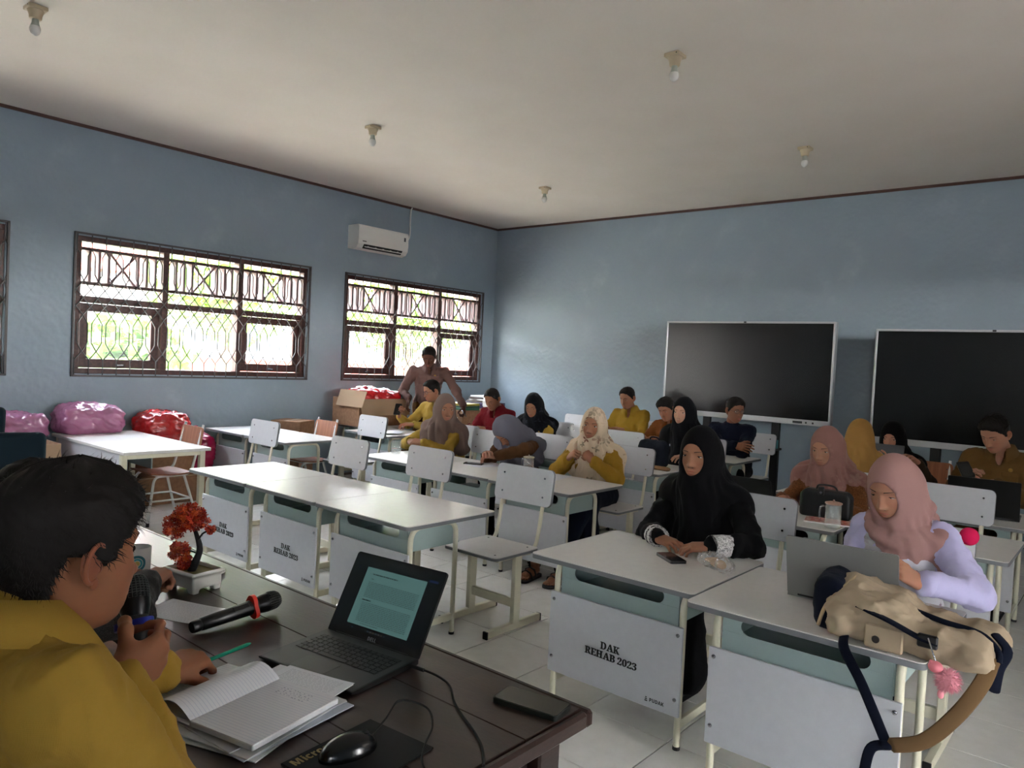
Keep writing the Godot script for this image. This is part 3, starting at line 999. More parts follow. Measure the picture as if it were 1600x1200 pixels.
func make_wood_chair(label: String, at: Vector3, turn: float) -> Node3D:
	var t := thing("plywood_chair", label, "chair", at, turn, "brown plywood staff chairs")
	# seat: bent plywood
	var seat := MB.new()
	var prof := PackedVector2Array()
	for k in 11:
		var u := k / 10.0
		prof.append(Vector2(-0.19 + 0.40 * u, 0.43 + 0.012 * sin(u * PI * 1.3 + 2.6) - (0.03 * pow(maxf(u - 0.8, 0) / 0.2, 2))))
	for k in range(10, -1, -1):
		prof.append(prof[k] - Vector2(0, 0.012))
	seat.prism(prof, -0.195, 0.195, Transform3D(Basis(Vector3(0, 0, -1), Vector3(0, 1, 0), Vector3(1, 0, 0)).transposed().inverse(), Vector3.ZERO), true)
	part(t, "seat", seat, M.ply)
	var back := MB.new()
	var tilt := Basis(Vector3(1, 0, 0), -0.16)
	back.prism(rrect(0.37, 0.19, 0.04), -0.006, 0.006, Transform3D(tilt, Vector3(0, 0.705, -0.235)), true)
	var bp := part(t, "backrest", back, M.ply)
	for sx in [-1.0, 1.0]:
		for sy in [-1.0, 1.0]:
			var b := MB.new()
			b.ball(Vector3(0, 0.705, -0.235) + tilt * Vector3(sx * 0.14, sy * 0.04, 0.007), Vector3(0.006, 0.006, 0.003), 8, 4)
			part(bp, "bolt", b, M.steel)
	for s in [-1.0, 1.0]:
		var fl := MB.new()
		fl.tube(bend([Vector3(s * 0.20, 0.015, 0.21), Vector3(s * 0.165, 0.405, 0.15), Vector3(s * 0.165, 0.405, -0.16), Vector3(s * 0.155, 0.82, -0.262)], 0.06, 5), 0.0115, 8)
		var lf := part(t, "side_frame", fl, M.white_metal)
		var rl := MB.new()
		rl.tube([Vector3(s * 0.165, 0.40, -0.10), Vector3(s * 0.20, 0.015, -0.21)], 0.0115, 8)
		var lr := part(t, "leg", rl, M.white_metal)
		for e in [[lf, 0.21], [lr, -0.21]]:
			var c := MB.new()
			c.tube([Vector3(s * 0.2005, 0.0, e[1]), Vector3(s * 0.20, 0.03, e[1] * 0.99)], 0.0135, 8)
			part(e[0], "foot_cap", c, M.black_plastic)
		var br := MB.new()
		br.bar(Vector3(s * 0.182, 0.20, 0.182), Vector3(s * 0.182, 0.20, -0.155), 0.008)
		part(t, "stretcher", br, M.white_metal)
	for z in [0.182, -0.155]:
		var br := MB.new()
		br.bar(Vector3(-0.182, 0.20, z), Vector3(0.182, 0.20, z), 0.008)
		part(t, "stretcher", br, M.white_metal)
	for z in [0.12, -0.12]:
		var br := MB.new()
		br.bar(Vector3(-0.165, 0.405, z), Vector3(0.165, 0.405, z), 0.008)
		part(t, "seat_bar", br, M.white_metal)
	return t

var chair0: Node3D
func chair(x: float, z: float, label: String, turn := 0.0) -> void:
	if chair0 == null: chair0 = make_chair(label, Vector3(x, 0, z), turn)
	else: copy_of(chair0, Vector3(x, 0, z), turn, label)
var ply0: Node3D
func ply_chair(x: float, z: float, label: String, turn := 0.0) -> void:
	if ply0 == null: ply0 = make_wood_chair(label, Vector3(x, 0, z), turn)
	else: copy_of(ply0, Vector3(x, 0, z), turn, label)

func build_furniture() -> void:
	# front row, three desks in a block and two on the right
	make_desk(0.725, 0.66, "white pupil's desk at the window end of the empty front-row block", Vector3(-4.59, 0, -2.815), 1)
	make_desk(0.725, 0.66, "middle white pupil's desk of the empty front-row block of three", Vector3(-3.862, 0, -2.815), 1)
	make_desk(0.78, 0.66, "white pupil's desk directly behind the open black laptop screen", Vector3(-3.108, 0, -2.815), 0)
	make_desk(0.785, 0.70, "white pupil's desk of the woman in the plain black hijab, phone on it", Vector3(-1.635, 0, -2.94), 1)
	make_desk(0.785, 0.70, "white pupil's desk under the beige backpack and the silver laptop", Vector3(-0.838, 0, -2.85), 0)
	# second row
	var d0 := make_desk(0.725, 0.66, "white pupil's desk of the woman in the taupe hijab, glass on it", Vector3(-4.60, 0, -4.285), 0)
	var cp := func(x: float, z: float, label: String): copy_of(d0, Vector3(x, 0, z), 0.0, label)
	cp.call(-3.872, -4.285, "white pupil's desk of the bowed woman in the grey hijab")
	cp.call(-3.145, -4.265, "white pupil's desk of the woman in the cream hijab, sheet of paper on it")
	cp.call(-1.60, -4.57, "white pupil's desk with glass mug and black handbag on it")
	cp.call(-0.80, -4.57, "empty white pupil's desk at the right edge behind the woman with the silver laptop")
	# third row
	cp.call(-4.71, -5.62, "white pupil's desk of the woman in the navy hijab and dark shawl")
	cp.call(-3.982, -5.62, "white pupil's desk between the navy-hijab woman and the dark backpack")
	cp.call(-3.255, -5.62, "white pupil's desk with dark backpack and tan pencil pouch")
	cp.call(-1.62, -5.68, "white pupil's desk in front of the woman in the mustard hijab")
	cp.call(-0.82, -5.62, "white pupil's desk of the man in brown, black laptop on it")
	# fourth row
	cp.call(-4.66, -6.93, "white pupil's desk of the man in the yellow shirt near the back wall")
	cp.call(-3.93, -6.93, "white pupil's desk of the young man in the orange-brown shirt")
	cp.call(-3.20, -6.93, "white pupil's desk of the man in the navy jacket")
	cp.call(-1.75, -6.80, "white pupil's desk of the black-hijab woman with the tablet")
	# along the windows
	cp.call(-7.03, -4.20, "white pupil's desk nearest the magenta bag by the wall")
	cp.call(-6.29, -4.20, "white pupil's desk in the second window-side row with plywood chair behind")
	cp.call(-7.03, -5.80, "white pupil's desk beside the cardboard box with red plastic")
	cp.call(-6.30, -5.42, "white pupil's desk with papers in front of the man holding a phone")
	cp.call(-5.57, -5.80, "white pupil's desk of the man in the red shirt, small glass on it")
	# chairs
	chair(-2.79, -3.21, "empty white chair standing in the aisle, its whole frame in view")
	chair(-4.45, -3.19, "white chair behind the middle of the empty front-row desks")
	chair(-3.74, -3.33, "white chair in front of the woman in the taupe hijab")
	chair(-5.87, -3.36, "white chair beside the white staff table, back to the windows' row")
	chair(-5.98, -4.66, "white chair in front of the papers and the man holding a phone")
	chair(-4.93, -4.88, "white chair that the woman in the taupe hijab sits on")
	chair(-4.42, -4.72, "empty white chair between the taupe-hijab woman and the bowed woman")
	chair(-3.93, -5.0, "white chair behind the bowed woman in the grey hijab")
	chair(-3.06, -4.86, "white chair that the woman in the cream hijab sits on")
	chair(-4.80, -6.22, "white chair under the woman in the navy hijab")
	chair(-4.30, -6.06, "empty white chair just right of the navy-hijab woman")
	chair(-3.83, -6.02, "empty white chair behind the cream-hijab woman's head, next to the mustard-shirted man")
	chair(-3.10, -6.25, "white chair under the woman with the dark backpack")
	chair(-5.35, -7.42, "white chair against the back wall beside the man in yellow")
	chair(-4.55, -7.52, "white chair under the man in the yellow shirt")
	chair(-3.95, -7.48, "white chair under the young man in the orange-brown shirt")
	chair(-3.08, -7.42, "white chair under the man in the navy jacket")
	chair(-1.50, -3.52, "white chair under the woman in the plain black hijab")
	chair(-0.72, -3.45, "white chair under the woman typing on the silver laptop")
	chair(-1.50, -5.06, "white chair under the woman in the pink hijab and batik dress")
	chair(-0.84, -4.96, "empty white chair right behind the woman with the silver laptop")
	chair(-1.60, -6.12, "white chair under the woman in the mustard hijab", PI * 0.0)
	chair(-0.80, -6.22, "white chair under the man in the brown uniform shirt")
	ply_chair(-6.35, -2.97, "brown plywood chair pushed under the white staff table")
	ply_chair(-6.40, -4.42, "brown plywood chair at the second window-side desk")
	ply_chair(-6.23, -5.98, "brown plywood chair under the man holding a phone")
	ply_chair(-6.02, -6.85, "brown plywood chair beside the man in the red shirt")
	ply_chair(-5.55, -6.55, "brown plywood chair under the man in the red shirt")
	ply_chair(-1.40, -7.20, "brown plywood chair in front of the right-hand screen")
	ply_chair(-1.24, -0.27, "brown plywood chair under the presenter", PI)
	ply_chair(-1.95, -0.36, "brown plywood chair under the presenter's neighbour", PI)
	staff_table()
	presenter_table()
	office_chair("dark teal office chair low at the left picture edge", Vector3(-4.76, 0, -1.30), 1.2, 0.95)
	office_chair("dark teal office chair further back at the left picture edge", Vector3(-6.08, 0, -1.42), 1.0, 1.0)

func staff_table() -> void:
	var t := thing("staff_table", "long plain white staff table beside the wall bags", "table", Vector3(-6.645, 0, -2.80))
	var top := MB.new()
	top.box(Vector3(0, DT - 0.012, 0), Vector3(1.50, 0.024, 0.70), 0.002)
	part(t, "tabletop", top, M.white_board)
	for sx in [-1.0, 1.0]:
		for sz in [-1.0, 1.0]:
			part(t, "leg", bx(Vector3(sx * 0.66, (DT - 0.024) / 2, sz * 0.315), Vector3(0.045, DT - 0.026, 0.045), 0.003), M.cream_metal)
	var fr := MB.new()
	for sx in [-1.0, 1.0]:
		fr.box(Vector3(sx * 0.66, DT - 0.046, 0), Vector3(0.04, 0.04, 0.585), 0.002)
	fr.box(Vector3(0, DT - 0.046, -0.315), Vector3(1.27, 0.04, 0.04), 0.002)
	part(t, "apron_frame", fr, M.cream_metal)
	part(t, "front_panel", bx(Vector3(0, DT - 0.2, 0.325), Vector3(1.36, 0.345, 0.014), 0.002), M.panel_board)
	part(t, "back_board", bx(Vector3(-0.2, DT - 0.13, -0.1), Vector3(0.86, 0.19, 0.012), 0.002), M.mint)

const TT := 0.74
func presenter_table() -> void:
	var t := thing("presenter_table", "dark red-brown wooden plank table in the foreground", "table", Vector3(-2.1, 0, -1.0))
	# planks along x, grooves between them; local z from -0.37 (far) to 0.40 (near)
	var zs := [-0.37, -0.175, 0.06, 0.125, 0.40]
	var x0 := -1.22; var x1 := 1.19
	for k in 4:
		var g := 0.0016
		part(t, "plank", bx(Vector3((x0 + x1) / 2, TT - 0.0125, (zs[k] + zs[k + 1]) / 2), Vector3(x1 - x0, 0.025, zs[k + 1] - zs[k] - g), 0.0012), M.dark_wood)
	var ed := MB.new()
	var m := 0.022
	for e in [[Vector3(x0 - m, 0, -0.37 - m), Vector3(x1 + m, 0, -0.37)], [Vector3(x0 - m, 0, 0.40), Vector3(x1 + m, 0, 0.40 + m)], [Vector3(x1, 0, -0.37), Vector3(x1 + m, 0, 0.40)], [Vector3(x0 - m, 0, -0.37), Vector3(x0, 0, 0.40)]]:
		ed.span(e[0] + Vector3(0, TT - 0.04, 0), e[1] + Vector3(0, TT - 0.001, 0), 0.007)
	part(t, "edge_moulding", ed, M.dark_wood)
	var ap := MB.new()
	ap.box(Vector3((x0 + x1) / 2, TT - 0.105, -0.31), Vector3(x1 - x0 - 0.2, 0.13, 0.022), 0.002)
	ap.box(Vector3((x0 + x1) / 2, TT - 0.105, 0.34), Vector3(x1 - x0 - 0.2, 0.13, 0.022), 0.002)
	for x in [x0 + 0.07, x1 - 0.07]:
		ap.box(Vector3(x, TT - 0.105, 0.015), Vector3(0.022, 0.13, 0.56), 0.002)
	part(t, "apron", ap, M.dark_wood)
	for sx in [x0 + 0.07, x1 - 0.07]:
		for sz in [-0.31, 0.34]:
			part(t, "leg", bx(Vector3(sx, (TT - 0.04) / 2, sz), Vector3(0.075, TT - 0.04, 0.075), 0.005), M.dark_wood)

func office_chair(label: String, at: Vector3, turn: float, top: float) -> void:
	var t := thing("office_chair", label, "chair", at, turn, "dark teal office chairs")
	var fab := cloth(Color(0.10, 0.15, 0.18), 0.9)
	var f := Field.new(Vector3(-0.26, top - 0.62, -0.32), Vector3(0.26, top, 0.28), 0.014)
	f.box(Vector3(0, top - 0.55, 0), Vector3(0.24, 0.045, 0.23), 0.04)
	var s := MB.new()
	f.mesh_into(s)
	part(t, "seat", s, fab)
	f = Field.new(Vector3(-0.25, top - 0.42, -0.34), Vector3(0.25, top, -0.14), 0.012)
	f.box(Vector3(0, top - 0.19, -0.24), Vector3(0.225, 0.19, 0.04), 0.038, 0.02, Basis(Vector3(1, 0, 0), -0.12))
	s = MB.new()
	f.mesh_into(s)
	part(t, "backrest", s, fab)
	var p := MB.new()
	p.tube(smooth_path([Vector3(0, top - 0.6, -0.05), Vector3(0, top - 0.6, -0.28), Vector3(0, top - 0.2, -0.29)], 5), 0.018, 8)
	p.bar(Vector3(0, 0.10, 0), Vector3(0, top - 0.59, 0), 0.025)
	part(t, "column", p, M.black_plastic)
	for k in 5:
		var a := TAU * k / 5.0
		var l := MB.new()
		l.tube([Vector3(0, 0.11, 0), Vector3(cos(a) * 0.27, 0.075, sin(a) * 0.27)], [0.022, 0.014], 8)
		var lp := part(t, "base_leg", l, M.black_plastic)
		var w := MB.new()
		w.tube([Vector3(cos(a) * 0.27 - sin(a) * 0.015, 0.03, sin(a) * 0.27 + cos(a) * 0.015), Vector3(cos(a) * 0.27 + sin(a) * 0.015, 0.03, sin(a) * 0.27 - cos(a) * 0.015)], 0.029, 12)
		part(lp, "castor", w, M.black_plastic)

# ------------------------------------------------------------------ people
const HEAD_ROWS := [[0.118, 0.002, 0.002, 0.002], [0.110, 0.030, 0.036, 0.046], [0.095, 0.050, 0.058, 0.070], [0.075, 0.0635, 0.073, 0.086], [0.050, 0.0715, 0.083, 0.096], [0.025, 0.0745, 0.0865, 0.099], [0.0, 0.0740, 0.0850, 0.097], [-0.025, 0.0715, 0.0850, 0.088], [-0.045, 0.0680, 0.0855, 0.074], [-0.065, 0.0620, 0.0850, 0.058], [-0.085, 0.0530, 0.0825, 0.046], [-0.100, 0.0420, 0.0775, 0.040], [-0.112, 0.0290, 0.0650, 0.036], [-0.121, 0.0100, 0.0420, 0.030]]
func head_row(y: float) -> Vector3:
	for k in HEAD_ROWS.size() - 1:
		var a: Array = HEAD_ROWS[k]; var b: Array = HEAD_ROWS[k + 1]
		if y <= a[0] and y >= b[0]:
			var t: float = (a[0] - y) / (a[0] - b[0])
			if k == 0: t = sqrt(t)
			return Vector3(lerpf(a[1], b[1], t), lerpf(a[2], b[2], t), lerpf(a[3], b[3], t))
	return Vector3(0.001, 0.001, 0.001)
func bump(x: float, y: float, cx: float, cy: float, sx: float, sy: float) -> float:
	var u := (x - cx) / sx; var w := (y - cy) / sy
	var q := u * u + w * w
	return exp(-q) if q < 6.0 else 0.0
func face_z(x: float, y: float, male: bool) -> float:
	# how far the features stand out of the plain head, x taken as its absolute value
	var ax := absf(x)
	var z := 0.0
	# nose: bridge widening to a rounded tip
	if ax < 0.032 and y < 0.03 and y > -0.062:
		var t := clampf((0.016 - y) / 0.052, 0.0, 1.0)
		var fall := 1.0 - smoothstep(-0.040, -0.053, y) if y < -0.040 else 1.0
		z += (0.004 + 0.013 * t) * exp(-pow(ax / (0.0085 + 0.0035 * t), 2.0)) * fall * smoothstep(0.028, 0.004, y)
		z += 0.0075 * bump(ax, y, 0.0, -0.037, 0.0105, 0.010)
		z += 0.0085 * bump(ax, y, 0.0135, -0.040, 0.0065, 0.0075)
	z -= 0.0085 * bump(ax, y, 0.031, 0.004, 0.017, 0.012)
	z += 0.0050 * bump(ax, y, 0.031, 0.000, 0.0125, 0.0085)
	z += (0.0045 if male else 0.0025) * bump(ax, y, 0.028, 0.023, 0.022, 0.008)
	z += 0.0045 * bump(ax, y, 0.042, -0.030, 0.020, 0.018)
	z += 0.0030 * bump(ax, y, 0.0, -0.070, 0.030, 0.020)
	z += 0.0045 * bump(ax, y, 0.006, -0.0655, 0.013, 0.0045)
	z += 0.0055 * bump(ax, y, 0.0, -0.0765, 0.014, 0.0052)
	z -= 0.0042 * bump(ax, y, 0.0, -0.0708, 0.020, 0.0020)
	z -= 0.0035 * bump(ax, y, 0.0, -0.0885, 0.016, 0.006)
	z += (0.0065 if male else 0.0045) * bump(ax, y, 0.0, -0.104, 0.017, 0.011)
	return z
func head_point(phi: float, y: float, male: bool) -> Vector3:
	var r := head_row(y)
	var s := sin(phi); var c := cos(phi)
	var x := r.x * signf(s) * pow(absf(s), 0.92)
	var z := (r.y if c > 0.0 else r.z) * signf(c) * pow(absf(c), 0.88)
	if c > 0.0: z += face_z(x, y, male) * smoothstep(0.0, 0.35, c)
	return Vector3(x, y, z)
func lin(c: Color) -> Color:
	return c.srgb_to_linear()
func make_head(mb: MB, tr: Transform3D, skin: Color, male: bool, eye_open: float, ears: bool, lip := Color(0.62, 0.33, 0.30), gaze := Vector2.ZERO, stubble := 0.0) -> void:
	var h := MB.new()
	var sk := lin(skin)
	var lp := lin(lip).lerp(sk, 0.35)
	var ys := []
	for k in 12: ys.append(lerpf(0.118, 0.035, pow(k / 12.0, 0.9)))
	for k in 52: ys.append(lerpf(0.035, -0.095, k / 52.0))
	for k in 9: ys.append(lerpf(-0.095, -0.121, k / 8.0))
	var cols := 76
	for y in ys:
		for k in cols:
			var u := 2.0 * k / cols - 1.0
			var phi: float = PI * (0.45 * u + 0.55 * u * u * u)     # denser in front
			var p := head_point(phi, y, male)
			var c := sk
			if p.z > 0.03:
				var ax := absf(p.x)
				var m := maxf(bump(ax, y, 0.006, -0.0655, 0.015, 0.0040), bump(ax, y, 0.0, -0.0765, 0.0165, 0.0050))
				if y < -0.058 and y > -0.084: c = c.lerp(lp, smoothstep(0.3, 0.6, m))
				c = c.lerp(lin(Color(skin.r * 0.94, skin.g * 0.78, skin.b * 0.74)), 0.35 * bump(ax, y, 0.040, -0.028, 0.018, 0.016))
				if bump(ax, y, 0.0085, -0.0478, 0.0042, 0.0026) > 0.45: c = lin(Color(0.13, 0.07, 0.06))
				if stubble > 0.0: c = c.lerp(lin(Color(0.17, 0.13, 0.12)), stubble * maxf(bump(ax, y, 0.0, -0.056, 0.026, 0.006), bump(ax, y, 0.0, -0.112, 0.026, 0.014)))
			h.col = c
			h.add(p, Vector3.UP)
	for r in ys.size() - 1:
		for k in cols:
			var a := r * cols + k; var b := r * cols + (k + 1) % cols
			h.ix.append(a); h.ix.append(b + cols); h.ix.append(b)
			h.ix.append(a); h.ix.append(a + cols); h.ix.append(b + cols)
	renormal(h)
	if h.n[cols * 30 + cols / 2].z < 0.0:
		for k in h.n.size(): h.n[k] = -h.n[k]
		for k in range(0, h.ix.size(), 3):
			var t := h.ix[k]; h.ix[k] = h.ix[k + 1]; h.ix[k + 1] = t
	# eyes
	for s in [-1.0, 1.0]:
		var ec := Vector3(s * 0.031, 0.001, 0.0)
		var surf := head_point(0.0, 0.001, male)
		# find the face surface at the eye
		var best := Vector3.ZERO; var bd := 9.0
		for k in 60:
			var q := head_point(s * (0.2 + 0.5 * k / 60.0), 0.001, male)
			if absf(q.x - ec.x) < bd: bd = absf(q.x - ec.x); best = q
		var R := 0.0145
		var c0 := Vector3(best.x, 0.001, best.z - R + 0.0012)
		var hw := 0.0148; var hh := 0.0062 * eye_open
		var base := h.v.size()
		var NU := 14; var NV := 6
		for i in NU + 1:
			var u := -1.0 + 2.0 * i / NU
			var hx := hh * pow(maxf(1.0 - u * u, 0.0), 0.6)
			for j in NV + 1:
				var w := -1.0 + 2.0 * j / NV
				var x := u * hw; var y := w * hx + 0.0012 * (1.0 - u * u) - (1.0 - eye_open) * 0.003
				var zz := sqrt(maxf(R * R - x * x * 0.8 - y * y, 0.0))
				var ir := Vector2(x - gaze.x * 0.006 , (y - gaze.y * 0.006) * 1.0).length()
				h.col = lin(Color(0.80, 0.77, 0.74)) if ir > 0.0060 else (lin(Color(0.10, 0.06, 0.045)) if ir > 0.0027 else Color(0.004, 0.004, 0.004))
				h.add(c0 + Vector3(x, y, zz), Vector3(x, y, zz).normalized())
		for i in NU:
			for j in NV:
				var a := base + i * (NV + 1) + j
				h.face(a, a + NV + 1, a + NV + 2); h.face(a, a + NV + 2, a + 1)
		# lash line, fold of the lid and brow
		var lash := []; var brow := []; var lw := []; var low := []
		for i in 9:
			var u := -1.0 + 2.0 * i / 8.0
			var x := u * hw; var y := hh * pow(maxf(1.0 - u * u, 0.0), 0.6) + 0.0012 * (1.0 - u * u) - (1.0 - eye_open) * 0.003
			lash.append(c0 + Vector3(x, y, sqrt(maxf(R * R - x * x * 0.8 - y * y, 0.0)) + 0.0004))
			var y2 := -hh * pow(maxf(1.0 - u * u, 0.0), 0.6) + 0.0012 * (1.0 - u * u) - (1.0 - eye_open) * 0.003
			low.append(c0 + Vector3(x, y2, sqrt(maxf(R * R - x * x * 0.8 - y2 * y2, 0.0))))
			var bxx: float = s * (0.014 + 0.036 * (i / 8.0)); var byy := 0.0195 + 0.0055 * sin(PI * (0.15 + 0.6 * i / 8.0)) 
			var bb := 9.0; var bp := Vector3.ZERO
			for k in 50:
				var q := head_point(s * (0.08 + 0.9 * k / 50.0), byy, male)
				if absf(q.x - bxx) < bb: bb = absf(q.x - bxx); bp = q
			brow.append(bp + Vector3(0, 0, -0.0004))
			lw.append((0.0026 if male else 0.0019) * (1.0 - 0.75 * pow(i / 8.0, 2.0)))
		h.col = Color(0.012, 0.009, 0.008)
		h.tube(lash, [0.0004, 0.0009, 0.0012, 0.0013, 0.0013, 0.0013, 0.0012, 0.0009, 0.0004], 5)
		h.col = sk.lerp(Color(0.02, 0.01, 0.01), 0.45)
		h.tube(low, 0.0005, 4)
		h.col = Color(0.014, 0.010, 0.009)
		h.tube(brow, lw, 6, 0.0, Vector2(1, 1))
		if ears:
			h.col = sk.lerp(lin(Color(skin.r * 0.95, skin.g * 0.75, skin.b * 0.7)), 0.4)
			var e := Transform3D(Basis(Vector3(0, 1, 0), s * -0.35), Vector3(s * 0.0725, -0.004, -0.008))
			var o := MB.new(); o.col = h.col
			var rim := []
			for k in 15:
				var a := PI * (-0.62 + 1.5 * k / 14.0)
				rim.append(Vector3(s * (0.010 + 0.003 * sin(a)), 0.004 + 0.027 * sin(a) - 0.003 * cos(a), -0.010 - 0.0165 * cos(a)))
			o.tube(rim, [0.0030, 0.0034, 0.0036, 0.0036, 0.0036, 0.0036, 0.0036, 0.0036, 0.0036, 0.0036, 0.0034, 0.0034, 0.0034, 0.0034, 0.003], 7, 1.0)
			o.ball(Vector3(s * 0.005, 0.003, -0.012), Vector3(0.0055, 0.026, 0.0155), 12, 8, Basis(Vector3(0, 1, 0), s * 0.3))
			o.ball(Vector3(s * 0.007, -0.026, -0.004), Vector3(0.0042, 0.009, 0.008), 10, 6)
			o.ball(Vector3(s * 0.008, -0.004, 0.002), Vector3(0.004, 0.008, 0.005), 8, 6)
			h.join(o, e)
	mb.join(h, tr)

func hair_mask(phi: float, y: float, front: float) -> float:
	# 1 where hair grows: hairline over the forehead, temples, round the ears, nape
	var a := absf(phi)
	var line: float
	if a < 0.75: line = lerpf(front, front - 0.012, a / 0.75)
	elif a < 1.25: line = lerpf(front - 0.012, 0.022, (a - 0.75) / 0.5)
	elif a < 1.5: line = lerpf(0.022, -0.012, (a - 1.25) / 0.25)
	elif a < 1.95: line = lerpf(-0.012, 0.012, sin((a - 1.5) / 0.45 * PI / 2))
	else: line = lerpf(0.012, -0.058, clampf((a - 1.95) / 0.45, 0, 1))
	return smoothstep(line - 0.006, line + 0.006, y)
func make_hair(mb: MB, tr: Transform3D, top: float, side: float, front: float, seed_: int, rough := 0.004) -> void:
	var h := MB.new()
	var nz := FastNoiseLite.new()
	nz.seed = seed_; nz.frequency = 1.0; nz.fractal_octaves = 2
	var ys := []
	for k in 46: ys.append(lerpf(0.118, -0.068, pow(k / 45.0, 0.9)))
	var cols := 80
	for y in ys:
		for k in cols:
			var phi: float = -PI + TAU * k / cols
			var p := head_point(phi, y, true)
			var nn := Vector3(p.x / 0.0055, p.y / 0.0135 if y > 0 else 0.0, p.z / 0.009).normalized()
			var m := hair_mask(phi + 0.06 * nz.get_noise_2d(y * 90.0, phi * 7.0), y + 0.004 * nz.get_noise_2d(phi * 30.0, 3.0), front)
			var up := smoothstep(0.02, 0.085, y)
			var th := lerpf(side, top, up)
			th += rough * (nz.get_noise_3d(p.x * 160.0, p.y * 50.0, p.z * 120.0) + 0.5 * nz.get_noise_3d(p.x * 420.0, p.y * 120.0, p.z * 300.0)) * (0.4 + 0.6 * up)
			h.add(p + nn * (th * m - 0.009 * (1.0 - m)), nn)
	for r in ys.size() - 1:
		for k in cols:
			var a := r * cols + k; var b := r * cols + (k + 1) % cols
			h.face(a, b, b + cols); h.face(a, b + cols, a + cols)
	renormal(h)
	mb.join(h, tr)

# a right hand: wrist at the origin, fingers along +z, back of the hand up (+y), thumb to +x
func hand(pose: String) -> MB:
	if hand_cache.has(pose): return hand_cache[pose]
	var curl := {"flat": [0.12, 0.2, 0.15], "rest": [0.35, 0.5, 0.3], "fist": [1.2, 1.5, 0.9], "grip": [0.75, 1.15, 0.75], "pinch": [0.85, 0.55, 0.25], "type": [0.45, 0.75, 0.35]}
	var cu: Array = curl[pose]
	var f := Field.new(Vector3(-0.06, -0.10, -0.03), Vector3(0.085, 0.03, 0.20), 0.004)
	f.cap(Vector3(0, 0, -0.03), Vector3(0, -0.001, 0.012), 0.025, 0.024, 0.008, Vector3(0, 1, 0), 1.35)
	f.cap(Vector3(0.016, -0.003, 0.012), Vector3(0.024, -0.002, 0.082), 0.018, 0.0125, 0.012)
	f.cap(Vector3(0.0, -0.002, 0.010), Vector3(0.004, 0.0, 0.086), 0.019, 0.013, 0.014)
	f.cap(Vector3(-0.014, -0.004, 0.012), Vector3(-0.018, -0.003, 0.080), 0.018, 0.012, 0.014)
	f.cap(Vector3(-0.020, -0.006, 0.015), Vector3(-0.033, -0.007, 0.070), 0.016, 0.011, 0.012)
	f.cap(Vector3(0.012, -0.012, 0.018), Vector3(0.030, -0.016, 0.040), 0.017, 0.014, 0.012)
	var roots := [Vector3(0.026, -0.001, 0.084), Vector3(0.005, 0.001, 0.089), Vector3(-0.016, -0.001, 0.083), Vector3(-0.033, -0.006, 0.072)]
	var lens := [[0.042, 0.025, 0.020], [0.046, 0.029, 0.021], [0.043, 0.027, 0.020], [0.034, 0.020, 0.018]]
	var spread := [0.10, 0.0, -0.07, -0.16]
	for k in 4:
		var p: Vector3 = roots[k]
		var a := 0.0
		var fr := 0.0092 if k < 3 else 0.0080
		for j in 3:
			var bendk: float = cu[j]
			if pose == "pinch" and k > 0: bendk *= 1.0 + 0.22 * k
			if pose == "rest": bendk *= 1.0 + 0.12 * k
			a += bendk
			var q := p + Vector3(sin(spread[k]) * cos(a), -sin(a), cos(spread[k]) * cos(a)) * float(lens[k][j])
			f.cap(p, q, fr - 0.0006 * j, fr - 0.0006 * (j + 1), 0.0035)
			p = q
	var th := [Vector3(0.030, -0.014, 0.036), Vector3(0.052, -0.020, 0.062), Vector3(0.060, -0.026, 0.088), Vector3(0.061, -0.033, 0.108)]
	if pose == "fist": th = [Vector3(0.030, -0.016, 0.036), Vector3(0.046, -0.030, 0.060), Vector3(0.036, -0.046, 0.084), Vector3(0.012, -0.052, 0.094)]
	if pose == "grip": th = [Vector3(0.030, -0.018, 0.036), Vector3(0.050, -0.038, 0.056), Vector3(0.050, -0.062, 0.074), Vector3(0.036, -0.076, 0.084)]
	if pose == "pinch": th = [Vector3(0.030, -0.016, 0.036), Vector3(0.050, -0.032, 0.064), Vector3(0.050, -0.052, 0.092), Vector3(0.042, -0.066, 0.112)]
	var tr := [0.0125, 0.0112, 0.0102, 0.0085]
	for j in 3: f.cap(th[j], th[j + 1], tr[j], tr[j + 1], 0.006)
	var m := MB.new()
	f.mesh_into(m)
	hand_cache[pose] = m
	return m

func two_bone(a: Vector3, c: Vector3, l1: float, l2: float, pole: Vector3) -> Vector3:
	var d := c - a
	var L := minf(d.length(), (l1 + l2) * 0.995)
	var u := d.normalized()
	var x := (l1 * l1 - l2 * l2 + L * L) / (2.0 * L)
	var h := sqrt(maxf(l1 * l1 - x * x, 0.0))
	var w := (pole - u * pole.dot(u)).normalized()
	return a + u * x + w * h
func wrinkle(mb: MB, from: int, amp: float, scale: Vector3, seed_: int) -> void:
	var nz := FastNoiseLite.new()
	nz.seed = seed_; nz.frequency = 1.0; nz.fractal_octaves = 3
	nz.fractal_type = FastNoiseLite.FRACTAL_RIDGED
	for k in range(from, mb.v.size()):
		var p := mb.v[k] * scale
		mb.v[k] += mb.n[k] * (amp * nz.get_noise_3d(p.x, p.y, p.z))
	renormal(mb, from)

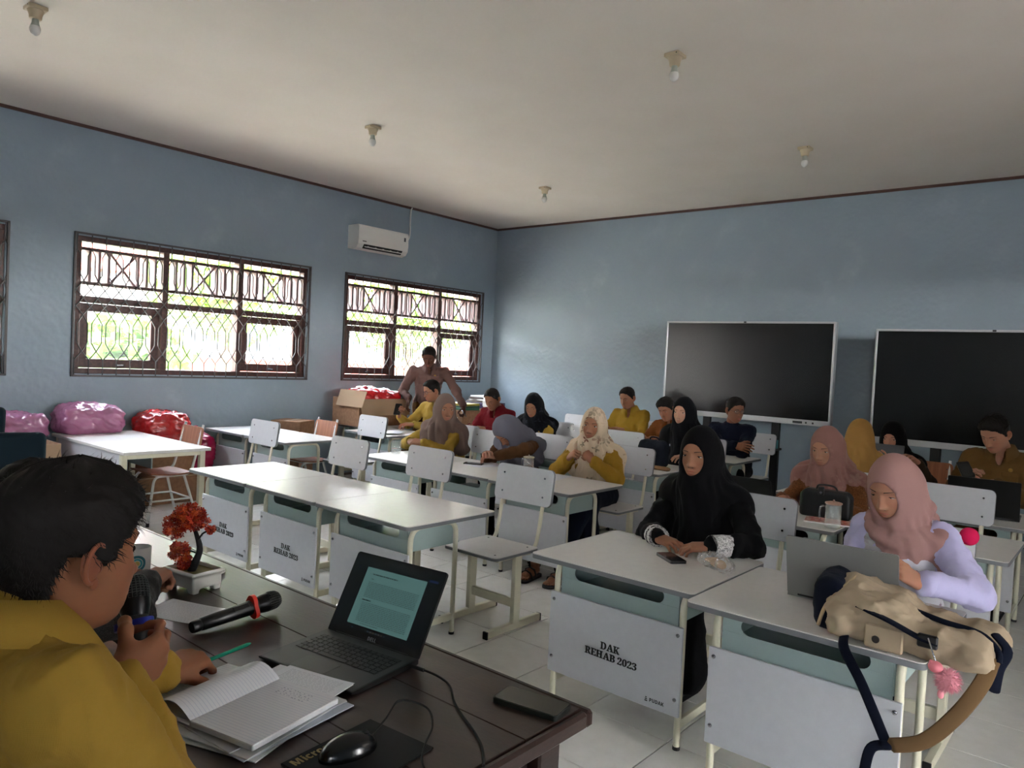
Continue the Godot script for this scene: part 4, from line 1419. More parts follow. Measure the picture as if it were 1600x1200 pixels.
func person(label: String, g: Dictionary) -> Node3D:
	var yaw: float = deg_to_rad(g.get("yaw", 0.0))
	var male: bool = g.get("male", false)
	var hw: Vector3 = g.head                      # centre of the head in the room
	var fwd := Vector3(sin(yaw), 0, cos(yaw))
	var lean: float = g.get("lean", 0.14)
	var root_at := Vector3(hw.x, 0, hw.z) - fwd * lean
	var t := thing("person", label, "person", root_at, yaw)
	var inv := Transform3D(Basis(Vector3.UP, yaw), root_at).affine_inverse()
	var H := inv * hw
	var hb := Basis(Vector3.UP, deg_to_rad(g.get("hyaw", 0.0)) - yaw) * Basis(Vector3.RIGHT, deg_to_rad(g.get("pitch", 8.0))) * Basis(Vector3.BACK, deg_to_rad(g.get("roll", 0.0)))
	var hs: float = g.get("hs", 1.0 if male else 1.06)
	var ht := Transform3D(hb.scaled_local(Vector3(1.0 if male else 1.05, 1.0, 1.0) * hs), H)
	var k: float = g.get("cell", 0.014)
	var stand: bool = g.get("stand", false)
	var hip := Vector3(0, 0.92 if stand else 0.52, 0.0)
	var neck: Vector3 = g.neck_at if g.has("neck_at") else (ht * Vector3(0, -0.11, -0.045) + Vector3(0, -0.055, -0.02))
	var sw: float = g.get("sw", 0.172 if male else 0.148)
	var up := (neck - hip).normalized()
	var side := Vector3(1, 0, 0)
	var tw: float = deg_to_rad(g.get("twist", 0.0))
	side = Basis(Vector3.UP, tw) * side
	var front := side.cross(up).normalized()
	var drop := up * -0.045
	var shl := neck + side * sw + drop; var shr := neck - side * sw + drop   # left is +x when facing +z
	shl += Vector3(0, g.get("shrug_l", 0.0), 0); shr += Vector3(0, g.get("shrug_r", 0.0), 0)
	var ua := 0.285 if male else 0.262; var fa := 0.255 if male else 0.235
	var sides := [[shl, 1.0, g.get("wl"), g.get("hl", ["rest"]), g.get("pl", Vector3(0.6, -1.0, -0.3))], [shr, -1.0, g.get("wr"), g.get("hr", ["rest"]), g.get("pr", Vector3(-0.6, -1.0, -0.3))]]
	var fat: float = g.get("fat", 1.0)
	# ---- body: head, neck, arms and hands in one mesh
	var body := MB.new()
	var skin: Color = g.get("skin", Color(0.62, 0.45, 0.36))
	make_head(body, ht, skin, male, g.get("eyes", 0.85), not g.has("hijab"), g.get("lip", Color(0.60, 0.33, 0.30)), g.get("gaze", Vector2.ZERO), g.get("stubble", 0.0))
	body.col = lin(skin)
	body.tube([ht * Vector3(0, -0.045, -0.022), ht * Vector3(0, -0.10, -0.030), neck + Vector3(0, 0.03, 0.0), neck - up * 0.10], [0.050 * hs, 0.054 if male else 0.046, 0.058 if male else 0.05, 0.062], 16)
	body.tube([neck - up * 0.02, hip.lerp(neck, 0.55), hip], [0.06, 0.11, 0.12], 12)
	# ---- shirt
	var lo := Vector3(9, 9, 9); var hi := -lo
	var elb := []; var wri := []
	for s in sides:
		var w: Vector3
		if s[2] == null: w = s[0] + Vector3(s[1] * 0.03, -0.36, 0.25)
		else: w = inv * s[2]
		var d: Vector3 = w - s[0]
		if d.length() > ua + fa - 0.004: w = s[0] + d.normalized() * (ua + fa - 0.004)
		var e := two_bone(s[0], w, ua, fa, s[4])
		elb.append(e); wri.append(w)
		for p in [s[0], e, w]:
			lo = lo.min(p); hi = hi.max(p)
	lo = lo.min(Vector3(-0.20, hip.y - 0.10, -0.17)); hi = hi.max(Vector3(0.20, neck.y + 0.02, 0.17))
	lo -= Vector3.ONE * 0.08; hi += Vector3.ONE * 0.08
	var f := Field.new(lo, hi, k)
	var bt := 0.145 if male else 0.132
	var tb := Basis(side, up, front)
	f.ell(hip + up * 0.02 + Vector3(0, 0.0, -0.01), Vector3(bt * 1.16 * fat, 0.15, 0.125 * fat), 0.05, tb)
	f.ell(hip.lerp(neck, 0.40) + front * 0.012, Vector3(bt * 1.02 * fat, 0.17, 0.112 * fat), 0.06, tb)
	f.ell(hip.lerp(neck, 0.70) + front * 0.006, Vector3(bt * 1.12, 0.15, 0.105), 0.06, tb)
	if not male: f.ell(hip.lerp(neck, 0.62) + front * 0.075, Vector3(0.115, 0.075, 0.055), 0.05, tb)
	f.cap(shl - side * 0.03 - up * 0.015, shr + side * 0.03 - up * 0.015, 0.066, 0.066, 0.06)
	f.cap(neck + up * 0.008, neck - up * 0.05, 0.058 if male else 0.05, 0.085, 0.04)
	if g.get("collar", false): f.ell(neck + front * 0.090 - up * 0.005, Vector3(0.034, 0.085, 0.060), 0.004, tb, true)
	var sl: float = g.get("sleeve", 1.0)
	for q in 2:
		var s: Array = sides[q]
		f.cap(s[0], elb[q], 0.056 * sl if male else 0.052 * sl, 0.047 * sl, 0.035)
		f.cap(elb[q], elb[q].lerp(wri[q], 0.93), 0.047 * sl, 0.036 * sl, 0.02)
	for q in 2:
		var dirn: Vector3 = (wri[q] - elb[q]).normalized()
	var shirt := MB.new()
	f.mesh_into(shirt)
	wrinkle(shirt, 0, g.get("folds", 0.015), Vector3(8, 5, 8), int(absf(hw.x * 100)))
	part(t, g.get("top_name", "shirt"), shirt, g.top)
	if g.has("vest"):
		var vf := Field.new(hip.min(neck) - Vector3(0.24, 0.16, 0.2), hip.max(neck) + Vector3(0.24, 0.08, 0.24), 0.011)
		vf.ell(hip + up * 0.02 + Vector3(0, 0.0, -0.01), Vector3(bt * 1.16 * fat, 0.15, 0.125 * fat) + Vector3.ONE * 0.009, 0.05, tb)
		vf.ell(hip.lerp(neck, 0.40) + front * 0.012, Vector3(bt * 1.02 * fat, 0.17, 0.112 * fat) + Vector3.ONE * 0.009, 0.06, tb)
		vf.ell(hip.lerp(neck, 0.70) + front * 0.006, Vector3(bt * 1.12, 0.15, 0.105) + Vector3.ONE * 0.009, 0.06, tb)
		if not male: vf.ell(hip.lerp(neck, 0.62) + front * 0.075, Vector3(0.125, 0.085, 0.065), 0.05, tb)
		vf.cap(shl - side * 0.055 - up * 0.012, shr + side * 0.055 - up * 0.012, 0.076, 0.076, 0.05)
		var vm := MB.new()
		vf.mesh_into(vm)
		wrinkle(vm, 0, 0.007, Vector3(9, 6, 9), 77)
		part(t, "bodice", vm, g.vest)
	# cuffs and arms under the sleeves
	for q in 2:
		var s: Array = sides[q]
		var pose: String = s[3][0]
		var fd: Vector3
		var bn: Vector3
		var td: Vector3
		var armd: Vector3 = (wri[q] - elb[q]).normalized()
		body.col = lin(skin)
		body.tube([s[0], elb[q], wri[q]], [0.045, 0.038, 0.024], 10)
		if g.get("cuffs", true):
			var cm := MB.new()
			var cf: float = g.get("cuff_from", 0.80)
			var cr: float = g.get("cuff_r", 1.0)
			cm.tube([elb[q].lerp(wri[q], cf), elb[q].lerp(wri[q], (cf + 0.985) / 2), elb[q].lerp(wri[q], 0.97), elb[q].lerp(wri[q], 0.985), elb[q].lerp(wri[q], 0.96)], [0.0425 * sl, 0.0395 * sl * cr, 0.0380 * sl * cr, 0.0360 * sl * cr, 0.0330 * sl * cr], 18)
			part(t, "cuff", cm, g.get("cuff_mat", g.top))
		if s[3].size() > 1:
			fd = (inv.basis * s[3][1]).normalized(); bn = inv.basis * s[3][2]
		else:
			fd = (armd + Vector3(-s[1] * 0.25, -0.05, 0.1)).normalized(); bn = Vector3(s[1] * 0.15, 1, 0)
		bn = (bn - fd * bn.dot(fd)).normalized()
		# thumb on the inner side: for the right hand x = bn x fd, mirrored for the left
		td = bn.cross(fd) * (1.0 if q == 1 else -1.0)
		if s[3].size() > 3 and s[3][3] < 0.0: td = td
		var hm := hand(pose)
		var st := body.v.size()
		body.join(hm, Transform3D(Basis(td, bn, fd).scaled_local(Vector3.ONE * (1.02 if male else 0.94)), wri[q]))
		for z in range(st, body.c.size()): body.c[z] = lin(skin)
	var bm := part(t, "body", body, M.skin)
	# ---- legs
	var lo2 := Vector3(-0.32, 0.0, -0.25); var hi2 := Vector3(0.32, hip.y + 0.14, 0.75)
	var kc := maxf(k * 1.35, 0.016)
	if g.get("legs", true):
		var lf := Field.new(lo2, hi2, kc)
		var feet := []
		for s in [-1.0, 1.0]:
			var hj := hip + Vector3(s * 0.085, -0.02, 0.0)
			var kn := Vector3(s * 0.10, 0.50, 0.40); var an := Vector3(s * 0.10, 0.09, 0.34)
			if g.has("knee"): kn = Vector3(s * g.knee.x, g.knee.y, g.knee.z)
			if g.has("ankle"): an = Vector3(s * g.ankle.x, g.ankle.y, g.ankle.z)
			if stand:
				kn = Vector3(s * 0.09, 0.48, 0.02); an = Vector3(s * 0.09, 0.09, -0.01)
			lf.cap(hj, kn, 0.092 * fat, 0.066, 0.04)
			lf.cap(kn, an, 0.066, 0.050, 0.03)
			feet.append(an)
		lf.ell(hip - Vector3(0, 0.02, 0), Vector3(bt * 1.1 * fat, 0.11, 0.115 * fat), 0.05)
		if g.get("skirt", false):
			lf.cap(hip + Vector3(0, -0.03, 0.02), (feet[0] + feet[1]) / 2 + Vector3(0, 0.42, 0.02), 0.10, 0.075, 0.09)
			lf.cap(Vector3(-0.09, 0.47, 0.38), Vector3(-0.12, 0.12, 0.36), 0.08, 0.09, 0.08)
			lf.cap(Vector3(0.09, 0.47, 0.38), Vector3(0.12, 0.12, 0.36), 0.08, 0.09, 0.08)
			lf.cap(Vector3(0, 0.45, 0.38), Vector3(0, 0.12, 0.36), 0.08, 0.10, 0.08)
		var lm := MB.new()
		lf.mesh_into(lm)
		wrinkle(lm, 0, 0.008, Vector3(7, 4, 7), 5)
		part(t, "skirt" if g.get("skirt", false) else "trousers", lm, g.bottom)
		for a in feet:
			var sm := MB.new()
			if g.get("sandals", false):
				sm.col = lin(skin)
				sm.tube([a + Vector3(0, 0.02, -0.02), a + Vector3(0, -0.04, -0.03), a + Vector3(0, -0.05, 0.06), a + Vector3(0, -0.058, 0.12)], [0.034, 0.036, 0.036, 0.030], 12, 0.6)
				for q in 5:
					var tx := (q - 2) * 0.014
					sm.tube([a + Vector3(tx, -0.060, 0.115), a + Vector3(tx * 1.15, -0.064, 0.165 - 0.006 * absf(q - 1.5))], [0.011, 0.008], 8, 0.9)
				part(t, "foot", sm, M.skin)
				var so := MB.new()
				so.prism(rrect(0.090, 0.265, 0.04), 0, 0.016, Transform3D(Basis(Vector3(1, 0, 0), -PI / 2), a + Vector3(0, -0.089, 0.055)), true)
				for w in [[0.03, 0.0], [0.085, 0.01]]:
					so.tube([a + Vector3(-0.043, -0.07, w[0]), a + Vector3(-0.03, -0.025 - w[1], w[0] + 0.01), a + Vector3(0.0, -0.010 - w[1], w[0] + 0.015), a + Vector3(0.03, -0.025 - w[1], w[0] + 0.01), a + Vector3(0.043, -0.07, w[0])], 0.014, 8, 0.0, Vector2(1, 0.3))
				part(t, "sandal", so, g.shoes)
				continue
			sm.tube([a + Vector3(0, -0.055, -0.055), a + Vector3(0, -0.045, 0.0), a + Vector3(0, -0.05, 0.09), a + Vector3(0, -0.062, 0.17)], [0.032, 0.040, 0.040, 0.024], 12, 0.8, Vector2(1, 0.8))
			sm.box(a + Vector3(0, -0.082, 0.055), Vector3(0.085, 0.014, 0.26), 0.006)
			part(t, "shoe", sm, g.get("shoes", M.soft_black))
	# ---- head dress or hair
	if g.has("hijab"):
		hijab(t, g, ht, neck, shl, shr, up, front, hip)
	elif g.has("hair"):
		var hm := MB.new()
		var hr: Array = g.hair
		make_hair(hm, ht, hr[0], hr[1], hr[2], int(absf(hw.z * 31)), hr[3] if hr.size() > 3 else 0.004)
		part(t, "hair", hm, M.hair)
	if g.get("pockets", false):
		for q in [-1.0, 1.0]:
			var pc: Vector3 = hip.lerp(neck, 0.66) + front * 0.112 + side * (q * 0.078)
			var pk := MB.new()
			pk.box(pc, Vector3(0.095, 0.10, 0.016), 0.006, tb)
			var pp := part(t, "pocket", pk, g.top)
			var fl := MB.new()
			fl.box(pc + up * 0.042 + front * 0.009, Vector3(0.10, 0.032, 0.008), 0.003, tb)
			part(pp, "pocket_flap", fl, g.top)
		var bg := MB.new()
		bg.ball(hip.lerp(neck, 0.80) + front * 0.108 + side * 0.075, Vector3(0.014, 0.014, 0.006), 10, 6, tb)
		part(t, "badge", bg, mat(Color(0.55, 0.42, 0.16), 0.4, 0.5))
	if g.get("collar", false): shirt_collar(t, neck, up, front, side, g.get("collar_mat", g.top))
	if g.has("glasses"): add_glasses(t, ht, g.glasses)
	return t

func hijab(t: Node3D, g: Dictionary, ht: Transform3D, neck: Vector3, shl: Vector3, shr: Vector3, up: Vector3, front: Vector3, hip: Vector3) -> void:
	var hm: float = g.get("hcell", 0.011)
	var long: float = g.get("long", 0.22)
	var nb := ht.basis.orthonormalized()
	var fr := front
	var chest := neck - up * long + fr * (0.10 + 0.02 * long)
	var lo := shl.min(shr).min(chest).min(ht.origin - Vector3.ONE * 0.14) - Vector3.ONE * 0.12
	var hi := shl.max(shr).max(chest).max(ht.origin + Vector3.ONE * 0.15) + Vector3.ONE * 0.12
	lo.y = minf(lo.y, neck.y - long - 0.10)
	var f := Field.new(lo, hi, hm)
	f.ell(ht * Vector3(0, 0.010, -0.010), Vector3(0.093, 0.130, 0.114), 0.01, nb)
	f.ell(ht * Vector3(0, -0.055, 0.008), Vector3(0.088, 0.085, 0.092), 0.03, nb)
	f.cap(ht * Vector3(0, -0.06, -0.015), neck - up * 0.03, 0.086, 0.115, 0.05)
	f.cap(ht * Vector3(0, -0.02, -0.05), neck - up * 0.06 - fr * 0.05, 0.085, 0.10, 0.05)
	var sd := shl - shr
	if g.get("cape", true):
		f.cap(neck - up * 0.02, shl + Vector3(0, -0.01, 0), 0.09, 0.082, 0.06)
		f.cap(neck - up * 0.02, shr + Vector3(0, -0.01, 0), 0.09, 0.082, 0.06)
		f.cap(shl - up * 0.02, shl - up * (long * 0.55) + sd * 0.06 + fr * 0.03, 0.078, 0.075, 0.06)
		f.cap(shr - up * 0.02, shr - up * (long * 0.55) - sd * 0.06 + fr * 0.03, 0.078, 0.075, 0.06)
		f.cap(neck - up * 0.05 - fr * 0.06, neck - up * (long * 0.9) - fr * 0.06, 0.10, 0.10, 0.08)
	if g.get("wrap", false):
		f.cap(neck + fr * 0.05, chest - sd * 0.05, 0.08, 0.045, 0.04)
	else:
		f.cap(neck + fr * 0.05, chest + sd * 0.16, 0.085, 0.075, 0.06)
		f.cap(neck + fr * 0.05, chest - sd * 0.16, 0.085, 0.075, 0.06)
		f.cap(neck + fr * 0.05, chest - up * 0.03, 0.085, 0.075, 0.06)
	if g.get("wrap", false):
		# cloth wound round the neck in soft rolls, crossing over to the left shoulder
		for r in 4:
			var prev := Vector3.ZERO
			for q in 13:
				var a := TAU * q / 12.0
				var sd2 := sd.normalized()
				var c := neck + up * (0.055 - 0.030 * r) + sd2 * (sin(a) * (0.088 + 0.012 * r)) + fr * (0.012 + cos(a) * (0.078 + 0.016 * r)) + up * (-0.030 * cos(a) + 0.020 * sin(a) * (1.0 if r % 2 == 0 else -1.0) - 0.02 * sin(a))
				if q > 0: f.cap(prev, c, 0.024, 0.024, 0.010)
				prev = c
		var a0 := neck - up * 0.05 - sd * 0.14 + fr * 0.10
		var a1 := neck - up * 0.075 + sd * 0.10 + fr * 0.115
		var a2 := shl - up * 0.0 + fr * 0.04
		var a3 := shl - up * 0.10 + sd * 0.10 - fr * 0.03
		for q in 3:
			var o := up * (-0.034 * q)
			f.cap(a0 + o, a1 + o, 0.030, 0.034, 0.012); f.cap(a1 + o, a2 + o * 0.7, 0.034, 0.040, 0.014); f.cap(a2 + o * 0.7, a3 + o, 0.046, 0.05, 0.02)
	if g.has("drape"):
		for q in g.drape: f.cap(q[0], q[1], q[2], q[3], 0.04)
	# the opening for the face
	var fo: Vector2 = g.get("opening", Vector2(0.070, 0.090))
	f.ell(ht * Vector3(0, -0.014, 0.125), Vector3(fo.x, fo.y, 0.095), 0.006, nb, true)
	var m := MB.new()
	f.mesh_into(m)
	# folds fall from the chin to the chest and round the crown
	var nz := FastNoiseLite.new()
	nz.seed = 12; nz.frequency = 1.0; nz.fractal_octaves = 2
	var amp: float = g.get("hfold", 0.011)
	var ci := ht.affine_inverse()
	for k in m.v.size():
		var p := m.v[k]
		var q := ci * p
		var low := smoothstep(-0.05, -0.14, q.y)
		var a := atan2(q.x, q.z + 0.02)
		var w := nz.get_noise_3d(a * 2.2 + q.y * 3.0, q.y * 4.0, 1.5)
		var u := sin(a * 6.0 + q.y * 13.0 + 3.0 * nz.get_noise_2d(q.y * 4.0, a * 1.5))
		var crown := 0.25 * sin(q.z * 70.0 + q.y * 40.0 + 3.0 * nz.get_noise_3d(p.x * 8, p.y * 8, p.z * 8)) * smoothstep(0.03, -0.03, q.z)
		m.v[k] = p + m.n[k] * (amp * (low * (0.8 * u + 0.8 * w) + (1.0 - low) * crown * 0.6))
	renormal(m)
	part(t, "hijab", m, g.hijab)

func shirt_collar(t: Node3D, neck: Vector3, up: Vector3, front: Vector3, side: Vector3, m: Material) -> void:
	var mb := MB.new()
	# a band that stands round the neck and folds over, open in front
	var n := 22
	var base := mb.v.size()
	for i in n + 1:
		var a := lerpf(-2.72, 2.72, float(i) / n) + PI
		var d := side * sin(a) + front * cos(a)
		var fr := clampf(-cos(a - PI), -1, 1)
		var tip := pow(absf(float(i) / n * 2.0 - 1.0), 3.0)
		var top := neck + up * (0.066 - 0.030 * tip) + d * 0.071 + front * 0.010
		var low := neck + up * (0.014 - 0.066 * tip) + d * (0.106 + 0.008 * tip) + front * 0.030 * tip
		var inn := neck + up * (-0.02) + d * 0.064
		mb.add(inn, -d); mb.add(top, (up + d * 0.2).normalized()); mb.add(low, (d + up * 0.5).normalized()); mb.add(low - d * 0.006, -d)
	for i in n:
		for j in 3:
			var a := base + i * 4 + j
			mb.face(a, a + 4, a + 5); mb.face(a, a + 5, a + 1)
	part(t, "collar", mb, m)

func add_glasses(t: Node3D, ht: Transform3D, dark: Color) -> void:
	var mb := MB.new()
	for s in [-1.0, 1.0]:
		var ring := []
		for k in 17:
			var a := TAU * k / 16.0
			ring.append(ht * Vector3(s * 0.032 + cos(a) * 0.024, 0.001 + sin(a) * 0.018, 0.088 - 0.010 * absf(cos(a) * s * 0.5 + 0.5)))
		mb.tube(ring, 0.0016, 6)
		mb.tube([ht * Vector3(s * 0.056, 0.006, 0.080), ht * Vector3(s * 0.077, 0.006, 0.02), ht * Vector3(s * 0.078, 0.002, -0.012)], 0.0016, 6)
	mb.tube([ht * Vector3(-0.009, 0.004, 0.092), ht * Vector3(0, 0.007, 0.098), ht * Vector3(0.009, 0.004, 0.092)], 0.0016, 6)
	var o := part(t, "glasses", mb, M.black_plastic)
	if dark.a > 0.0:
		var lens := MB.new()
		for s in [-1.0, 1.0]:
			var c := lens.add(ht * Vector3(s * 0.032, 0.001, 0.086), ht.basis.z.normalized())
			var st := lens.v.size()
			for k in 16:
				var a := TAU * k / 16.0
				lens.add(ht * Vector3(s * 0.032 + cos(a) * 0.023, 0.001 + sin(a) * 0.017, 0.0855 - 0.010 * absf(cos(a) * s * 0.5 + 0.5)), ht.basis.z.normalized())
			for k in 16: lens.face(c, st + k, st + (k + 1) % 16)
		var lm := mat(dark, 0.08)
		if dark.a < 0.99: lm.transparency = BaseMaterial3D.TRANSPARENCY_ALPHA
		part(o, "lens", lens, lm)

# ------------------------------------------------------------------ who sits where
func build_people() -> void:
	people_materials()
	var yellow := cloth(Color(0.58, 0.465, 0.19))
	var yellow2 := cloth(Color(0.62, 0.51, 0.23))
	var khaki := cloth(Color(0.36, 0.25, 0.12))
	var brown := cloth(Color(0.41, 0.315, 0.295))
	var red := cloth(Color(0.42, 0.10, 0.13))
	var navy := cloth(Color(0.055, 0.075, 0.135))
	var black := cloth(Color(0.026, 0.027, 0.036))
	var dark := cloth(Color(0.06, 0.065, 0.10))
	var skin1 := Color(0.66, 0.48, 0.39); var skin2 := Color(0.58, 0.41, 0.32); var skin3 := Color(0.50, 0.345, 0.265); var skin4 := Color(0.73, 0.56, 0.47)
	# right block, front row: plain black hijab
	person("woman in a plain black hijab with white patterned cuffs behind the front-row desk", {
		"head": Vector3(-1.63, 1.095, -3.38), "lean": 0.12, "hyaw": 0.0, "pitch": 6.0, "yaw": -2.0, "skin": skin2, "eyes": 0.58, "gaze": Vector2(-0.15, -0.25),
		"wl": Vector3(-1.44, 0.715, -3.14), "wr": Vector3(-1.70, 0.705, -3.15), "hl": ["rest", Vector3(-1, -0.1, 0.35), Vector3(0, 1, 0.2)], "hr": ["rest", Vector3(1, -0.05, 0.25), Vector3(0, 1, 0.15)],
		"top": black, "cuff_mat": cloth(Color(1, 1, 1), 0.9, swirl_tex(Color(0.82, 0.81, 0.80), Color(0.05, 0.05, 0.07), 5), 3.0), "bottom": black, "skirt": true, "cell": 0.012, "hcell": 0.009,
		"cuff_from": 0.45, "cuff_r": 1.18, "hijab": cloth(Color(0.03, 0.031, 0.042)), "long": 0.36, "hfold": 0.009, "sleeve": 1.12, "pl": Vector3(1.0, -0.7, -0.4), "pr": Vector3(-1.0, -0.7, -0.4)})
	# pink hijab with the silver laptop
	person("woman in a dusty pink hijab and lilac blouse typing on the silver laptop", {
		"head": Vector3(-0.745, 1.065, -3.30), "lean": 0.14, "hyaw": -17.0, "pitch": 22.0, "yaw": -8.0, "skin": skin1, "eyes": 0.42, "gaze": Vector2(-0.2, -0.6), "lip": Color(0.66, 0.36, 0.34),
		"wl": Vector3(-0.575, 0.765, -3.06), "wr": Vector3(-0.80, 0.735, -3.10), "hl": ["type", Vector3(-0.7, 0.45, 0.35), Vector3(0.4, 0.8, 0.5)], "hr": ["type", Vector3(0.1, -0.05, 1), Vector3(0, 1, 0)],
		"top": cloth(Color(1, 1, 1), 0.85, motif_tex(Color(0.72, 0.70, 0.84), [Color(0.72, 0.70, 0.84), Color(0.72, 0.70, 0.83)], 3, 256, 4), 2.0), "bottom": dark, "cell": 0.011, "hcell": 0.008,
		"hijab": cloth(Color(0.60, 0.46, 0.44)), "long": 0.13, "hfold": 0.006, "cape": false, "wrap": true, "vest": cloth(Color(1, 1, 1), 0.85, motif_tex(Color(0.72, 0.71, 0.74), [Color(0.52, 0.36, 0.42), Color(0.62, 0.48, 0.54), Color(0.66, 0.62, 0.66), Color(0.45, 0.33, 0.42)], 23, 512, 34, 9, 18), 2.6), "pl": Vector3(1.2, -0.8, -0.3), "sleeve": 1.08})
	# pink hijab, batik
	person("woman in a rose hijab and brown batik dress behind the black handbag", {
		"head": Vector3(-1.515, 1.05, -4.93), "lean": 0.12, "hyaw": -10.0, "pitch": 16.0, "yaw": -2.0, "skin": skin1, "eyes": 0.5, "gaze": Vector2(0, -0.6),
		"wl": Vector3(-1.38, 0.74, -4.72), "wr": Vector3(-1.70, 0.72, -4.72), "top": cloth(Color(1, 1, 1), 0.9, swirl_tex(Color(0.36, 0.22, 0.12), Color(0.52, 0.33, 0.20), 8), 3.0), "bottom": dark,
		"hijab": cloth(Color(1, 1, 1), 0.9, motif_tex(Color(0.53, 0.385, 0.36), [Color(0.50, 0.36, 0.33), Color(0.57, 0.44, 0.40)], 17, 512, 22, 12, 24), 1.5), "long": 0.27, "hfold": 0.014, "cell": 0.014, "hcell": 0.0095})
	# mustard hijab from behind
	person("woman in a mustard hijab seen from behind, beside the second screen", {
		"head": Vector3(-1.60, 1.06, -5.98), "lean": 0.04, "hyaw": 196.0, "pitch": 14.0, "yaw": 200.0, "skin": skin1, "top": cloth(Color(0.58, 0.43, 0.19)), "bottom": dark,
		"hijab": cloth(Color(0.60, 0.455, 0.25)), "long": 0.30, "hfold": 0.013, "hs": 1.08, "hcell": 0.011})
	# black hijab with tablet
	person("woman in a black hijab holding a grey tablet in front of the second screen", {
		"head": Vector3(-1.59, 1.02, -6.90), "lean": 0.10, "hyaw": -2.0, "pitch": 14.0, "yaw": 2.0, "skin": skin1, "eyes": 0.55, "top": cloth(Color(0.20, 0.15, 0.10)), "bottom": dark,
		"wl": Vector3(-1.34, 0.85, -6.68), "wr": Vector3(-1.68, 0.86, -6.66), "hijab": cloth(Color(0.022, 0.022, 0.026)), "long": 0.24, "hcell": 0.012, "cell": 0.015, "opening": Vector2(0.056, 0.075)})
	# brown uniform with phone
	person("man in a brown uniform shirt looking down at his phone at the right edge", {
		"male": true, "head": Vector3(-0.75, 1.165, -6.02), "lean": 0.10, "hyaw": -22.0, "pitch": 28.0, "yaw": 0.0, "skin": skin1, "eyes": 0.35, "hair": [0.020, 0.006, 0.072, 0.006], "stubble": 0.5,
		"wl": Vector3(-0.70, 0.86, -5.80), "wr": Vector3(-0.86, 0.865, -5.78), "hl": ["rest", Vector3(-0.9, -0.1, 0.4), Vector3(0, 1, 0.3)], "hr": ["grip", Vector3(0.2, 0.5, 0.8), Vector3(-1, 0.2, 0)],
		"top": cloth(Color(0.37, 0.27, 0.14)), "bottom": khaki, "collar": true, "pockets": true, "cell": 0.013})
	# second row, middle block
	person("woman in a taupe hijab and yellow shirt with clasped hands on the desk", {
		"head": Vector3(-4.80, 1.045, -4.78), "lean": 0.12, "hyaw": 62.0, "pitch": 6.0, "yaw": 20.0, "skin": skin2, "eyes": 0.6,
		"wl": Vector3(-4.83, 0.75, -4.53), "wr": Vector3(-5.00, 0.74, -4.55), "hl": ["fist", Vector3(-0.9, 0.1, 0.3), Vector3(0, 0.9, 0.5)], "hr": ["fist", Vector3(0.9, 0.1, 0.3), Vector3(0, 0.9, 0.5)],
		"top": yellow, "bottom": dark, "hijab": cloth(Color(0.43, 0.36, 0.33)), "long": 0.26, "hfold": 0.015, "cell": 0.014, "hcell": 0.0095, "pl": Vector3(1, -0.6, -0.3), "pr": Vector3(-1, -0.6, -0.3)})
	person("woman in a grey hijab and brown sleeve bowed deep over her desk", {
		"head": Vector3(-4.00, 0.925, -4.70), "lean": 0.30, "hyaw": -10.0, "pitch": 58.0, "yaw": 10.0, "skin": skin1, "eyes": 0.2,
		"wl": Vector3(-3.92, 0.735, -4.50), "wr": Vector3(-4.05, 0.73, -4.52), "hl": ["rest", Vector3(-1, 0, 0.2), Vector3(0, 1, 0.1)], "top": cloth(Color(0.30, 0.20, 0.12)), "bottom": dark,
		"hijab": cloth(Color(0.40, 0.40, 0.44)), "long": 0.18, "hfold": 0.012, "cell": 0.014, "hcell": 0.0095, "pl": Vector3(1.0, 0.3, -0.3)})
	person("woman in a cream hijab and yellow sleeves, hands folded under her chin", {
		"head": Vector3(-3.20, 1.045, -4.79), "lean": 0.12, "hyaw": 17.0, "pitch": 4.0, "yaw": 10.0, "skin": skin2, "eyes": 0.75, "roll": -4.0,
		"wl": Vector3(-3.06, 0.80, -4.60), "wr": Vector3(-3.26, 0.80, -4.56), "hl": ["fist", Vector3(-0.75, 0.6, 0.1), Vector3(0.5, 0.6, 0.6)], "hr": ["fist", Vector3(0.75, 0.6, 0.1), Vector3(-0.5, 0.6, 0.6)],
		"top": cloth(Color(0.60, 0.46, 0.16)), "bottom": navy, "skirt": true, "hijab": cloth(Color(1, 1, 1), 0.9, motif_tex(Color(0.78, 0.70, 0.60), [Color(0.42, 0.24, 0.20), Color(0.30, 0.30, 0.26), Color(0.62, 0.50, 0.42)], 9, 512, 20, 11, 20), 1.9),
		"long": 0.25, "hfold": 0.014, "cell": 0.013, "hcell": 0.0095, "sleeve": 1.15, "pl": Vector3(0.9, -1.2, 0.3), "pr": Vector3(-0.9, -1.2, 0.4), "sandals": true, "ankle": Vector3(0.10, 0.09, 0.80), "knee": Vector3(0.10, 0.50, 0.44), "shoes": mat(Color(0.10, 0.08, 0.08), 0.6)})
	# third row
	person("woman in a navy hijab and dark patterned shawl looking down", {
		"head": Vector3(-4.835, 1.05, -6.10), "lean": 0.12, "hyaw": 18.0, "pitch": 22.0, "yaw": 10.0, "skin": skin2, "eyes": 0.4, "wl": Vector3(-4.66, 0.72, -5.86), "wr": Vector3(-5.0, 0.72, -5.86),
		"top": yellow, "bottom": dark, "hijab": cloth(Color(1, 1, 1), 0.9, motif_tex(Color(0.055, 0.065, 0.085), [Color(0.20, 0.21, 0.24), Color(0.10, 0.12, 0.15)], 4, 512, 40, 10, 20), 1.5), "long": 0.26, "cell": 0.015, "hcell": 0.011})
